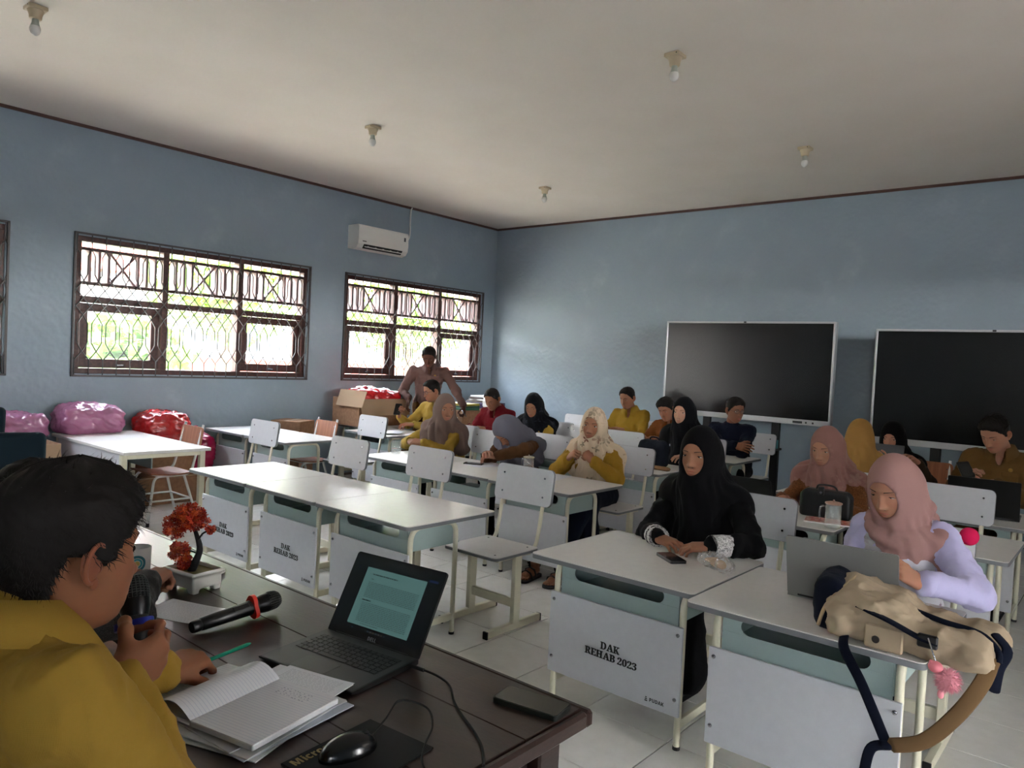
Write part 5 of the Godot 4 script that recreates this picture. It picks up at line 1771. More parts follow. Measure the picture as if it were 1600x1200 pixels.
	person("woman in a black hijab and white-and-blue sleeve behind the dark backpack", {
		"head": Vector3(-3.11, 1.125, -6.08), "lean": 0.10, "hyaw": 0.0, "pitch": 4.0, "yaw": 2.0, "skin": skin4, "eyes": 0.6, "wl": Vector3(-2.93, 0.75, -5.86), "wr": Vector3(-3.36, 0.74, -5.86),
		"top": cloth(Color(1, 1, 1), 0.9, swirl_tex(Color(0.70, 0.72, 0.80), Color(0.14, 0.16, 0.28), 31), 2.5), "bottom": dark, "hijab": cloth(Color(0.035, 0.04, 0.055)), "long": 0.25, "cell": 0.014, "hcell": 0.010})
	person("man in yellow shirt and glasses holding up a phone behind the taupe hijab", {
		"male": true, "head": Vector3(-6.23, 1.115, -5.97), "lean": 0.10, "hyaw": -20.0, "pitch": 16.0, "yaw": 10.0, "skin": skin2, "eyes": 0.4, "hair": [0.016, 0.007, 0.078, 0.004], "glasses": Color(0.8, 0.85, 0.85, 0.1),
		"wl": Vector3(-6.22, 0.74, -5.70), "wr": Vector3(-6.42, 0.81, -5.66), "hr": ["grip", Vector3(0.25, 0.85, 0.4), Vector3(-0.7, -0.2, 0.7)], "top": yellow2, "bottom": khaki, "collar": true, "cell": 0.014})
	person("man in a red shirt bent over his desk by the corner", {
		"male": true, "head": Vector3(-5.57, 1.065, -6.28), "lean": 0.14, "hyaw": 8.0, "pitch": 32.0, "yaw": 8.0, "skin": skin2, "eyes": 0.3, "hair": [0.010, 0.006, 0.086, 0.003], "wl": Vector3(-5.42, 0.755, -6.02), "wr": Vector3(-5.66, 0.755, -6.02),
		"top": red, "bottom": dark, "collar": true, "cell": 0.014})
	person("standing man in a reddish brown uniform shirt in front of the window", {
		"male": true, "stand": true, "head": Vector3(-6.68, 1.50, -6.33), "lean": 0.10, "hyaw": 38.0, "pitch": 26.0, "yaw": 45.0, "skin": Color(0.35, 0.24, 0.185), "eyes": 0.4, "hair": [0.020, 0.008, 0.074, 0.004], "pockets": true,
		"wl": Vector3(-6.24, 0.92, -6.53), "wr": Vector3(-6.74, 0.99, -6.09), "hl": ["grip", Vector3(0.4, -0.8, 0.2), Vector3(0.6, 0.2, -0.5)], "hr": ["rest", Vector3(0.1, -0.8, 0.5), Vector3(-0.6, 0.3, 0.5)], "pl": Vector3(0.5, -0.3, -1.0), "pr": Vector3(-0.7, -0.3, -1.0),
		"top": brown, "bottom": khaki, "collar": true, "cell": 0.013, "sw": 0.20, "folds": 0.016})
	# fourth row
	person("man in a yellow shirt looking down at a paper near the back wall", {
		"male": true, "head": Vector3(-4.50, 1.145, -7.40), "lean": 0.08, "hyaw": -2.0, "pitch": 18.0, "yaw": 8.0, "skin": skin2, "eyes": 0.35, "hair": [0.014, 0.007, 0.080, 0.004], "wl": Vector3(-4.38, 0.80, -7.16), "wr": Vector3(-4.62, 0.80, -7.14),
		"top": cloth(Color(0.60, 0.48, 0.17)), "bottom": khaki, "collar": true, "cell": 0.015, "fat": 1.1})
	person("young man in an orange-brown shirt half hidden behind the black hijab", {
		"male": true, "head": Vector3(-3.97, 1.055, -7.35), "lean": 0.14, "hyaw": 0.0, "pitch": 20.0, "roll": 8.0, "yaw": 0.0, "skin": skin2, "eyes": 0.4, "hair": [0.026, 0.010, 0.068, 0.010], "wl": Vector3(-3.86, 0.745, -7.10), "wr": Vector3(-4.10, 0.745, -7.08),
		"top": cloth(Color(0.42, 0.24, 0.10)), "bottom": dark, "collar": true, "cell": 0.015})
	person("man in a navy jacket and glasses with folded arms below the first screen", {
		"male": true, "head": Vector3(-3.125, 1.115, -7.22), "lean": 0.12, "hyaw": 56.0, "pitch": 6.0, "yaw": 12.0, "skin": skin3, "eyes": 0.7, "hair": [0.022, 0.009, 0.070, 0.006], "glasses": Color(0.8, 0.85, 0.85, 0.1),
		"wl": Vector3(-3.18, 0.80, -6.98), "wr": Vector3(-2.98, 0.79, -6.96), "hl": ["rest", Vector3(-1, 0.0, 0.2), Vector3(0, 0.4, 1)], "hr": ["rest", Vector3(1, 0.0, 0.2), Vector3(0, 0.4, 1)],
		"top": navy, "bottom": dark, "cell": 0.014, "sleeve": 1.15, "pl": Vector3(1, -0.8, 0), "pr": Vector3(-1, -0.8, 0)})
	# the presenter in the foreground and his neighbour
	presenter(yellow)
	person("neighbour of the presenter in a dark batik sleeve, mostly hidden behind him", {
		"male": true, "head": Vector3(-1.95, 1.09, -0.62), "lean": 0.22, "hyaw": 175.0, "pitch": 12.0, "yaw": 178.0, "skin": skin3, "hair": [0.014, 0.007, 0.078, 0.004],
		"wr": Vector3(-2.05, 0.845, -0.92), "wl": Vector3(-2.25, 0.80, -0.85), "pr": Vector3(-1, -0.25, 0.4), "hr": ["fist", Vector3(-0.7, 0.1, -0.7), Vector3(-0.1, 1, 0.2)], "top": cloth(Color(1, 1, 1), 0.9, swirl_tex(Color(0.05, 0.045, 0.045), Color(0.26, 0.24, 0.22), 6, 512, 0.05), 5.0), "bottom": dark, "cell": 0.013, "cuffs": false})

func presenter(yellow: Material) -> void:
	var hp := Vector3(-1.258, 1.170, -0.448)
	var hy := 190.0; var by := 186.0
	var t := person("presenter in a mustard shirt seen from behind, speaking into a microphone", {
		"male": true, "head": hp, "lean": 0.12, "hyaw": hy, "pitch": 4.0, "yaw": by, "skin": Color(0.52, 0.34, 0.25), "eyes": 0.7, "hair": [0.024, 0.012, 0.074, 0.004], "hs": 1.06, "stubble": 0.7,
		"neck_at": Vector3(0.0, 1.068, 0.035), "wr": Vector3(-1.235, 0.955, -0.515), "wl": Vector3(-1.545, 0.81, -0.745), "pr": Vector3(-0.3, -1.0, 0.5), "hr": ["grip", Vector3(-0.30, 0.22, -1.0), Vector3(0.95, 0.0, -0.2)], "hl": ["pinch", Vector3(-0.35, 0.0, -1.0), Vector3(0.3, 1, 0.0)],
		"top": cloth(Color(0.58, 0.455, 0.18)), "bottom": cloth(Color(0.10, 0.09, 0.08)), "cell": 0.009, "collar": true, "folds": 0.012, "sleeve": 1.12, "fat": 1.12, "sw": 0.19})
	# loose strands over the cropped hair
	var fw := Vector3(sin(deg_to_rad(by)), 0, cos(deg_to_rad(by)))
	var hb := Basis(Vector3.UP, deg_to_rad(hy - by)) * Basis(Vector3.RIGHT, deg_to_rad(4.0))
	var ht := Transform3D(hb.scaled(Vector3.ONE * 1.06), Transform3D(Basis(Vector3.UP, deg_to_rad(by)), Vector3(hp.x, 0, hp.z) - fw * 0.12).affine_inverse() * hp)
	var rg := RandomNumberGenerator.new()
	rg.seed = 4
	var mb := MB.new()
	for k in 5200:
		var phi := rg.randf_range(-PI, PI)
		var y := rg.randf_range(-0.055, 0.117)
		if hair_mask(phi, y - 0.004, 0.074) < 0.6: continue
		var p := head_point(phi, y, true)
		var nn := Vector3(p.x / 0.0055, maxf(p.y, 0.0) / 0.0135, p.z / 0.009).normalized()
		var th := lerpf(0.009, 0.020, smoothstep(0.02, 0.085, y))
		var down := (Vector3(p.x * 0.6, -0.06 + 0.05 * smoothstep(0.05, 0.1, y), 0.03 + p.z * 0.2) + Vector3(rg.randfn(), rg.randfn(), rg.randfn()) * 0.022).normalized()
		var L := rg.randf_range(0.012, 0.026)
		var a := p + nn * (th - 0.004)
		var b := a + (down * 0.8 + nn * 0.55).normalized() * (L * 0.55)
		var c := b + (down + nn * 0.05 + Vector3(rg.randfn(), rg.randfn(), rg.randfn()) * 0.25).normalized() * (L * 0.5)
		var w := down.cross(nn).normalized() * 0.0007
		mb.quad(ht * (a - w), ht * (a + w), ht * (b + w * 0.8), ht * (b - w * 0.8), (ht.basis * nn).normalized())
		mb.tri(ht * (b - w * 0.8), ht * (b + w * 0.8), ht * c, (ht.basis * nn).normalized())
	var hair: Node = t.get_node("hair")
	var st := part(hair, "hair_strands", mb, M.hair)
	st.set_meta("kind", "stuff")

# ------------------------------------------------------------------ fittings on walls and ceiling
func build_fittings() -> void:
	var spots := [[-5.21, -1.57, "bare bulb in a beige ceiling socket at the upper left corner"], [-2.375, -4.26, "bare bulb in a beige ceiling socket at the upper right, nearest on that side"], [-5.26, -4.19, "bare ceiling bulb in the middle of the left-hand line"], [-2.365, -6.62, "bare bulb in a beige ceiling socket above the dark screens"], [-5.30, -6.70, "bare bulb in a beige ceiling socket nearest the room's far corner"]]
	for s in spots:
		var t := thing("ceiling_bulb", s[2], "light bulb", Vector3(s[0], CH, s[1]), 0.0, "bare bulbs on the ceiling")
		var b := MB.new()
		b.box(Vector3(0, -0.012, 0), Vector3(0.105, 0.024, 0.105), 0.004)
		b.lathe([Vector2(0.0, -0.075), Vector2(0.030, -0.075), Vector2(0.034, -0.070), Vector2(0.036, -0.05), Vector2(0.046, -0.024)], Vector3.ZERO, 20)
		var so := part(t, "socket", b, M.socket)
		part(so, "screw", bx(Vector3(0.036, -0.013, 0.053), Vector3(0.008, 0.008, 0.002), 0.001), M.black_plastic)
		var n := MB.new()
		n.lathe([Vector2(0.0, -0.118), Vector2(0.027, -0.118), Vector2(0.020, -0.098), Vector2(0.018, -0.075), Vector2(0.0, -0.075)], Vector3.ZERO, 20)
		part(t, "bulb_collar", n, mat(Color(0.62, 0.64, 0.60), 0.4))
		var g := MB.new()
		g.lathe([Vector2(0.001, -0.172), Vector2(0.012, -0.169), Vector2(0.024, -0.158), Vector2(0.030, -0.142), Vector2(0.030, -0.128), Vector2(0.027, -0.117)], Vector3.ZERO, 20)
		part(t, "bulb", g, M.lamp_white)
	# air conditioner
	var t := thing("air_conditioner", "white split air conditioner on the window wall", "air conditioner", Vector3(XL, 2.80, -6.14), PI / 2)
	var prof := PackedVector2Array([Vector2(0, 0.0), Vector2(0.10, -0.015), Vector2(0.17, 0.005), Vector2(0.205, 0.05), Vector2(0.215, 0.12), Vector2(0.21, 0.26), Vector2(0.195, 0.285), Vector2(0, 0.285)])
	var b := MB.new()
	b.prism(prof, -0.40, 0.40, Transform3D(Basis(Vector3(0, 0, 1), Vector3(0, 1, 0), Vector3(-1, 0, 0)), Vector3.ZERO), false)
	part(t, "body", b, M.white_plastic)
	var slot := MB.new()
	slot.box(Vector3(0, 0.028, 0.186), Vector3(0.62, 0.062, 0.016), 0.003, Basis(Vector3(1, 0, 0), 0.65))
	part(t, "outlet", slot, M.black_plastic)
	var lv := MB.new()
	lv.box(Vector3(0, 0.022, 0.20), Vector3(0.60, 0.006, 0.03), 0.002, Basis(Vector3(1, 0, 0), 0.5))
	part(t, "louvre", lv, M.white_plastic)
	for k in 5:
		part(t, "louvre_divider", bx(Vector3(-0.24 + k * 0.12, 0.03, 0.196), Vector3(0.03, 0.016, 0.008), 0.002), M.white_plastic)
	part(t, "brand_mark", bx(Vector3(-0.31, 0.085, 0.2135), Vector3(0.06, 0.010, 0.001), 0.0), M.ink)
	part(t, "energy_sticker", bx(Vector3(0.34, 0.20, 0.2135), Vector3(0.03, 0.05, 0.001), 0.0), mat(Color(0.25, 0.27, 0.30), 0.6))
	var vent := MB.new()
	vent.box(Vector3(0.425, 0.10, 0.04), Vector3(0.04, 0.09, 0.05), 0.006)
	part(t, "pipe_cover", vent, M.white_plastic)
	var pm := MB.new()
	pm.tube(smooth_path([Vector3(XL + 0.02, 2.98, -6.60), Vector3(XL + 0.02, 3.08, -6.72), Vector3(XL + 0.02, 3.30, -6.725), Vector3(XL + 0.02, 3.44, -6.73), Vector3(XL + 0.02, 3.48, -6.75)], 5), 0.011, 8)
	solo("conduit_pipe", "thin white conduit from the air conditioner up to the ceiling", "pipe", pm, M.white_plastic)
	smart_board("large dark interactive screen on a stand, fully in view on the back wall", Vector3(-3.40, 0, -8.0), 0.98)
	smart_board("second dark interactive screen cut off by the right picture edge", Vector3(-1.02, 0, -7.75), 0.895)

func smart_board(label: String, at: Vector3, y0: float) -> void:
	var t := thing("interactive_screen", label, "screen", at, 0.0, "interactive screens")
	var w := 1.93; var h := 1.088
	var fr := MB.new()
	fr.box(Vector3(0, y0 + h / 2, -0.045), Vector3(w, h, 0.07), 0.006)
	part(t, "case", fr, mat(Color(0.55, 0.56, 0.57), 0.4))
	var bz := MB.new()
	var q := 0.020; var qb := 0.058
	bz.box(Vector3(0, y0 + h - q / 2, 0), Vector3(w, q, 0.03), 0.004)
	bz.box(Vector3(0, y0 + qb / 2, 0), Vector3(w, qb, 0.03), 0.004)
	for s in [-1.0, 1.0]: bz.box(Vector3(s * (w - q) / 2, y0 + h / 2, 0), Vector3(q, h, 0.03), 0.004)
	var bp := part(t, "bezel", bz, mat(Color(0.72, 0.73, 0.74), 0.35, 0.2))
	var gl := MB.new()
	gl.box(Vector3(0, y0 + (h + qb - q) / 2, 0.0), Vector3(w - 2 * q, h - q - qb, 0.012), 0.001)
	var glass := mat(Color(0.018, 0.021, 0.024), 0.26, 0.0, 0.5)
	part(t, "display", gl, glass)
	part(bp, "camera", bx(Vector3(0, y0 + h - 0.008, 0.012), Vector3(0.03, 0.016, 0.012), 0.003), M.black_plastic)
	part(bp, "port_cover", bx(Vector3(w / 2 - 0.33, y0 + 0.028, 0.0155), Vector3(0.10, 0.024, 0.003), 0.001), M.black_plastic)
	for k in 2:
		var b := MB.new()
		b.tube([Vector3(w / 2 - 0.24 + k * 0.07, y0 + 0.028, 0.012), Vector3(w / 2 - 0.24 + k * 0.07, y0 + 0.028, 0.018)], 0.010, 12)
		part(bp, "button", b, M.black_plastic)
	for s in [-1.0, 1.0]:
		part(t, "stand_post", bx(Vector3(s * 0.40, y0 * 0.5 + 0.15, -0.02), Vector3(0.085, y0 + 0.2, 0.05), 0.004), M.soft_black)
		part(t, "stand_foot", bx(Vector3(s * 0.40, 0.10, 0.02), Vector3(0.07, 0.05, 0.44), 0.004), M.soft_black)
		for e in [-1.0, 1.0]:
			var c := MB.new()
			c.tube([Vector3(s * 0.40 - 0.012, 0.04, 0.02 + e * 0.18), Vector3(s * 0.40 + 0.012, 0.04, 0.02 + e * 0.18)], 0.04, 12)
			part(t, "castor", c, M.rubber)
	part(t, "shelf", bx(Vector3(0, y0 - 0.28, 0.08), Vector3(0.95, 0.025, 0.20), 0.004), M.soft_black)
	part(t, "crossbar", bx(Vector3(0, 0.13, -0.02), Vector3(0.75, 0.05, 0.04), 0.004), M.soft_black)

# ------------------------------------------------------------------ bags and boxes along the window wall
func carton(label: String, at: Vector3, size: Vector3, open := false, turn := 0.0, m: Material = null) -> Node3D:
	var t := thing("cardboard_box", label, "box", at, turn, "cardboard boxes by the wall")
	var mm: Material = m if m else M.card
	var h := size / 2
	var w := 0.006
	var b := MB.new()
	if open:
		b.span(Vector3(-h.x, 0, -h.z), Vector3(h.x, w, h.z), 0.001)
		b.span(Vector3(-h.x, w, -h.z), Vector3(-h.x + w, size.y, h.z), 0.001); b.span(Vector3(h.x - w, w, -h.z), Vector3(h.x, size.y, h.z), 0.001)
		b.span(Vector3(-h.x + w, w, -h.z), Vector3(h.x - w, size.y, -h.z + w), 0.001); b.span(Vector3(-h.x + w, w, h.z - w), Vector3(h.x - w, size.y, h.z), 0.001)
	else:
		b.span(Vector3(-h.x, 0, -h.z), Vector3(h.x, size.y, h.z), 0.004)
	part(t, "body", b, mm)
	if open:
		# flaps folded out: the near one hangs down, the others stand off
		for e in [[Vector3(0, size.y, h.z + 0.002), Vector3(size.x * 0.98, 0.004, 0.20), Basis(Vector3(1, 0, 0), 1.25)], [Vector3(h.x + 0.002, size.y, 0), Vector3(0.20, 0.004, size.z * 0.98), Basis(Vector3(0, 0, 1), -1.3)]]:
			var f := MB.new()
			var bs: Basis = e[2]
			var ext: Vector3 = e[1]
			var off := bs * (Vector3(0, 0, 0.10) if ext.z == 0.20 else Vector3(0.10, 0, 0))
			f.box(e[0] + off, ext, 0.001, bs)
			part(t, "flap", f, M.card_in)
	else:
		part(t, "tape", bx(Vector3(0, size.y + 0.0005, 0), Vector3(0.05, 0.001, size.z * 0.98), 0.0), mat(Color(0.62, 0.50, 0.34), 0.3))
	return t
func plastic_bag(label: String, at: Vector3, half: Vector3, col: Color, seed_: int, called := "plastic_bag") -> void:
	var f := Field.new(-half * 1.15 + Vector3(0, half.y, 0), half * 1.2 + Vector3(0, half.y, 0), 0.014)
	f.box(Vector3(0, half.y, 0), half * Vector3(1, 1, 1), minf(half.y, half.x) * 0.55, 0.03)
	f.ell(Vector3(-half.x * 0.2, half.y * 1.55, half.z * 0.1), half * Vector3(0.75, 0.6, 0.7), 0.06)
	f.slice(Vector3(0, 0.002, 0), Vector3(0, -1, 0))
	var mb := MB.new()
	f.mesh_into(mb)
	wrinkle(mb, 0, 0.030, Vector3(4, 7, 4), seed_)
	wrinkle(mb, 0, 0.008, Vector3(14, 22, 14), seed_ + 1)
	for k in mb.v.size():
		if mb.v[k].y < 0.0: mb.v[k].y = 0.0
	solo(called, label, "bag", mb, film(col), Transform3D(Basis.IDENTITY, at), "plastic bags by the wall")
func build_clutter() -> void:
	var pink := Color(0.66, 0.41, 0.55); var redc := Color(0.66, 0.08, 0.09); var mag := Color(0.60, 0.09, 0.26)
	plastic_bag("large pink plastic bag below the middle of the left window", Vector3(-7.37, DT + 0.002, -2.74), Vector3(0.17, 0.115, 0.25), pink, 3)
	carton("cardboard box carrying the red plastic bag by the wall", Vector3(-7.34, 0, -3.41), Vector3(0.42, 0.44, 0.46))
	plastic_bag("crumpled red plastic bag next to the large pink one", Vector3(-7.33, 0.445, -3.40), Vector3(0.21, 0.185, 0.225), redc, 9)
	carton("cardboard box carrying the pink bag at the left picture edge", Vector3(-7.36, 0, -1.90), Vector3(0.40, 0.62, 0.5))
	plastic_bag("pink plastic bag at the left picture edge behind the open box", Vector3(-7.35, 0.625, -1.96), Vector3(0.20, 0.105, 0.38), Color(0.66, 0.43, 0.57), 14)
	plastic_bag("magenta plastic bag on the floor behind the plywood chair", Vector3(-7.33, 0.0, -3.76), Vector3(0.21, 0.31, 0.11), mag, 21)
	var ob := carton("open cardboard box beside the end of the white staff table", Vector3(-6.80, 0, -1.98), Vector3(0.50, 0.67, 0.52), true)
	carton("long low cardboard box on the floor under the white staff table", Vector3(-7.03, 0, -3.42), Vector3(0.16, 0.24, 0.95))
	carton("tilted brown cardboard box behind the second window-side row", Vector3(-7.30, 0, -4.86), Vector3(0.36, 0.72, 0.34), false, 0.5)
	carton("large open carton with red plastic on the desk by the wall", Vector3(-7.10, 0.662, -5.80), Vector3(0.50, 0.32, 0.74), true)
	plastic_bag("bright red plastic bundle bulging out of the open carton", Vector3(-7.10, 0.75, -5.80), Vector3(0.21, 0.16, 0.32), Color(0.80, 0.10, 0.13), 33, "red_plastic_bundle")
	carton("brown carton under the green and yellow folders", Vector3(-6.82, 0, -7.05), Vector3(0.50, 0.84, 0.40))
	for k in 3:
		solo("folder", ["lowest green folder of the stack on the brown carton", "middle dark green folder of the stack on the brown carton", "yellow folder on top of the green ones on the brown carton"][k], "folder", bx(Vector3.ZERO, Vector3(0.40, 0.026, 0.30), 0.003), mat([Color(0.16, 0.36, 0.25), Color(0.10, 0.27, 0.20), Color(0.66, 0.58, 0.16)][k], 0.5), Transform3D(Basis(Vector3.UP, 0.06 * k), Vector3(-6.80, 0.857 + k * 0.027, -7.05)), "folders on the carton")
	carton("brown carton under the purple box in the far corner", Vector3(-7.18, 0, -7.85), Vector3(0.60, 0.60, 0.55))
	carton("purple printed box stacked in the far corner", Vector3(-7.16, 0.602, -7.85), Vector3(0.52, 0.30, 0.42), false, 0.1, mat(Color(0.18, 0.12, 0.24), 0.5))
	for k in 4:
		solo("paper_stack", ["lowest loose paper pile on the purple box", "second loose paper pile on the purple box", "third loose paper pile on the purple box", "topmost loose paper pile on the purple box"][k], "papers", bx(Vector3.ZERO, Vector3(0.36, 0.022, 0.27), 0.004), mat([Color(0.55, 0.52, 0.48), Color(0.72, 0.71, 0.69), Color(0.42, 0.38, 0.36), Color(0.78, 0.78, 0.78)][k], 0.8), Transform3D(Basis(Vector3.UP, [0.1, -0.25, 0.3, -0.1][k]), Vector3(-7.14 + 0.02 * k, 0.916 + k * 0.0235, -7.84)), "paper piles in the corner")
	plastic_bag("small white plastic bag beside the purple box in the corner", Vector3(-6.76, 0.842, -7.6), Vector3(0.07, 0.10, 0.09), Color(0.80, 0.80, 0.78), 5)
	carton("brown carton under the small white bag in the corner", Vector3(-6.74, 0, -7.62), Vector3(0.26, 0.84, 0.28))

# ------------------------------------------------------------------ things on the pupils' desks
func tumbler(label: String, at: Vector3, h: float, r: float, lid: Color, handle: bool) -> void:
	var t := thing("glass_mug" if handle else "drinking_glass", label, "mug" if handle else "glass", at, 0.0)
	var gm := mat(Color(0.94, 0.97, 0.96, 0.08), 0.03)
	gm.transparency = BaseMaterial3D.TRANSPARENCY_ALPHA
	var b := MB.new()
	b.lathe([Vector2(0.0, 0.0), Vector2(r - 0.003, 0.0), Vector2(r, 0.004), Vector2(r, h), Vector2(r - 0.003, h), Vector2(r - 0.003, 0.010), Vector2(0.0, 0.010)], Vector3.ZERO, 28)
	part(t, "glass", b, gm)
	var w := MB.new()
	w.lathe([Vector2(0.0, 0.011), Vector2(r - 0.004, 0.011), Vector2(r - 0.004, h * 0.42), Vector2(0.0, h * 0.42)], Vector3.ZERO, 24)
	var wm := mat(Color(0.80, 0.85, 0.80, 0.08), 0.02)
	wm.transparency = BaseMaterial3D.TRANSPARENCY_ALPHA
	part(t, "water", w, wm)
	if lid.a > 0.0:
		var l := MB.new()
		l.lathe([Vector2(0.0, h + 0.012), Vector2(r * 0.7, h + 0.012), Vector2(r + 0.003, h + 0.008), Vector2(r + 0.004, h + 0.003), Vector2(r - 0.004, h - 0.004), Vector2(0.0, h - 0.004)], Vector3.ZERO, 28)
		var lp := part(t, "lid", l, mat(lid, 0.4))
		var k := MB.new()
		k.lathe([Vector2(0.0, 0.014), Vector2(0.004, 0.013), Vector2(0.006, 0.008), Vector2(0.004, 0.0)], Vector3(0, h + 0.011, 0), 12)
		part(lp, "knob", k, mat(lid, 0.4))
	if handle:
		var hd := MB.new()
		hd.tube(smooth_path([Vector3(-r + 0.002, h * 0.85, 0.0), Vector3(-r - 0.026, h * 0.82, 0.0), Vector3(-r - 0.032, h * 0.45, 0.0), Vector3(-r - 0.020, h * 0.22, 0.0), Vector3(-r + 0.002, h * 0.22, 0.0)], 5), 0.005, 8)
		part(t, "handle", hd, gm)
func phone(label: String, tr: Transform3D, size: Vector3, body: Color, screen: Color) -> void:
	var t := thing("smartphone", label, "phone", Vector3.ZERO, 0.0, "smartphones")
	t.transform = tr
	var b := MB.new()
	b.prism(rrect(size.x, size.z, 0.010), 0, size.y, Transform3D(Basis(Vector3(1, 0, 0), -PI / 2), Vector3.ZERO), true)
	part(t, "case", b, mat(body, 0.4))
	var s := MB.new()
	s.prism(rrect(size.x - 0.006, size.z - 0.006, 0.008), size.y, size.y + 0.0008, Transform3D(Basis(Vector3(1, 0, 0), -PI / 2), Vector3.ZERO))
	part(t, "screen_glass", s, mat(screen, 0.12))
	var c := MB.new()
	c.prism(rrect(0.022, 0.030, 0.006), -0.0015, 0.0, Transform3D(Basis(Vector3(1, 0, 0), -PI / 2), Vector3(-size.x / 2 + 0.018, 0, -size.z / 2 + 0.022)))
	part(t, "camera_bump", c, M.black_plastic)
func laptop(label: String, at: Vector3, turn: float, w: float, d: float, h: float, tilt: float, shell: Color, deck: Color, screen: Texture2D, mark: String, keys: bool) -> Node3D:
	# front edge towards local +z, lid hinged at the back
	var t := thing("laptop", label, "laptop", at, turn)
	var sm := mat(shell, 0.38, 0.25)
	var b := MB.new()
	b.prism(PackedVector2Array([Vector2(-d / 2, 0.004), Vector2(-d / 2, 0.016), Vector2(d / 2, 0.010), Vector2(d / 2, 0.006), Vector2(d / 2 - 0.015, 0.001), Vector2(-d / 2 + 0.01, 0.001)]), -w / 2, w / 2, Transform3D(Basis(Vector3(0, 0, 1), Vector3(0, 1, 0), Vector3(-1, 0, 0)), Vector3.ZERO))
	part(t, "base", b, sm)
	var slope := atan2(0.006, d)
	var bs := Basis(Vector3(1, 0, 0), slope)
	var dk := MB.new()
	dk.box(Vector3(0, 0.0135, 0), Vector3(w - 0.006, 0.0012, d - 0.006), 0.0005, bs)
	part(t, "deck", dk, mat(deck, 0.42, 0.1))
	var top := func(z: float) -> float: return 0.0142 - z * sin(slope)
	if keys:
		var well := MB.new()
		well.box(Vector3(0, top.call(-d * 0.13) - 0.0001, -d * 0.13), Vector3(w * 0.87, 0.0008, d * 0.44), 0.0003, bs)
		part(t, "key_well", well, M.black_plastic)
		var km := mat(Color(0.10, 0.103, 0.11), 0.5)
		var kw := w * 0.86 / 14.0; var kd := d * 0.43 / 6.0
		var k1 := MB.new()
		k1.box(Vector3.ZERO, Vector3(kw - 0.0028, 0.0016, kd - 0.0028), 0.0005)
		var key_mesh := k1.mesh()
		for r in 6:
			var n := 14
			for c in n:
				if r == 5 and c > 3 and c < 9:
					continue
				var z := -d * 0.13 - d * 0.215 + (r + 0.5) * kd
				part(t, "key", key_mesh, km, Transform3D(bs, Vector3(-w * 0.43 + (c + 0.5) * kw, top.call(z) + 0.0009, z)))
		var z5 := -d * 0.13 - d * 0.215 + 5.5 * kd
		var sp := MB.new()
		sp.box(Vector3.ZERO, Vector3(kw * 5 - 0.0028, 0.0016, kd - 0.0028), 0.0005)
		part(t, "space_key", sp, km, Transform3D(bs, Vector3(-w * 0.43 + 6.5 * kw, top.call(z5) + 0.0009, z5)))
		var tp := MB.new()
		tp.box(Vector3(-0.012, top.call(d * 0.30) + 0.0001, d * 0.30), Vector3(w * 0.33, 0.0006, d * 0.30), 0.0002, bs)
		part(t, "touchpad", tp, mat(Color(0.17, 0.175, 0.185), 0.35))
		part(t, "sticker", bx(Vector3(w * 0.38, top.call(d * 0.40) + 0.0003, d * 0.40), Vector3(0.016, 0.0006, 0.016), 0.0), mat(Color(0.72, 0.68, 0.50), 0.5))
	# lid
	var lid := Node3D.new()
	lid.name = "lid_hinge"
	var L := Transform3D(Basis(Vector3(1, 0, 0), -deg_to_rad(tilt)), Vector3(0, 0.014, -d / 2 + 0.004))
	var lm := MB.new()
	lm.prism(rrect(w, h, 0.008), -0.0062, -0.001, Transform3D(L.basis, L * Vector3(0, h / 2, 0)), true)
	part(t, "lid", lm, sm)
	var bz := MB.new()
	bz.prism(rrect(w - 0.002, h - 0.002, 0.007), -0.001, 0.0004, Transform3D(L.basis, L * Vector3(0, h / 2, 0)))
	var bp := part(t, "screen_bezel", bz, M.black_plastic)
	var sc := MB.new()
	var x := w / 2 - 0.006; var y0 := 0.022; var y1 := h - 0.010
	sc.quad(L * Vector3(-x, y0, 0.0010), L * Vector3(x, y0, 0.0010), L * Vector3(x, y1, 0.0010), L * Vector3(-x, y1, 0.0010), L.basis.z)
	var scm := mat(Color(0.02, 0.02, 0.02), 0.3)
	if screen:
		scm.albedo_texture = null
		scm.emission_enabled = true
		scm.emission = Color(1, 1, 1)
		scm.emission_texture = screen
		scm.emission_operator = BaseMaterial3D.EMISSION_OP_MULTIPLY
		scm.emission_energy_multiplier = 0.07
	part(t, "screen", sc, scm)
	var hg := MB.new()
	hg.bar(Vector3(-w * 0.4, 0.014, -d / 2 + 0.001), Vector3(w * 0.4, 0.014, -d / 2 + 0.001), 0.0055)
	part(t, "hinge", hg, M.black_plastic)
	if mark != "":
		letters(bp, "brand_mark", mark, 0.013, mat(Color(0.55, 0.56, 0.58), 0.4), Transform3D(L.basis, L * Vector3(0, 0.0115, 0.0009)), true, false, 0.0004)
	lid.free()
	return t
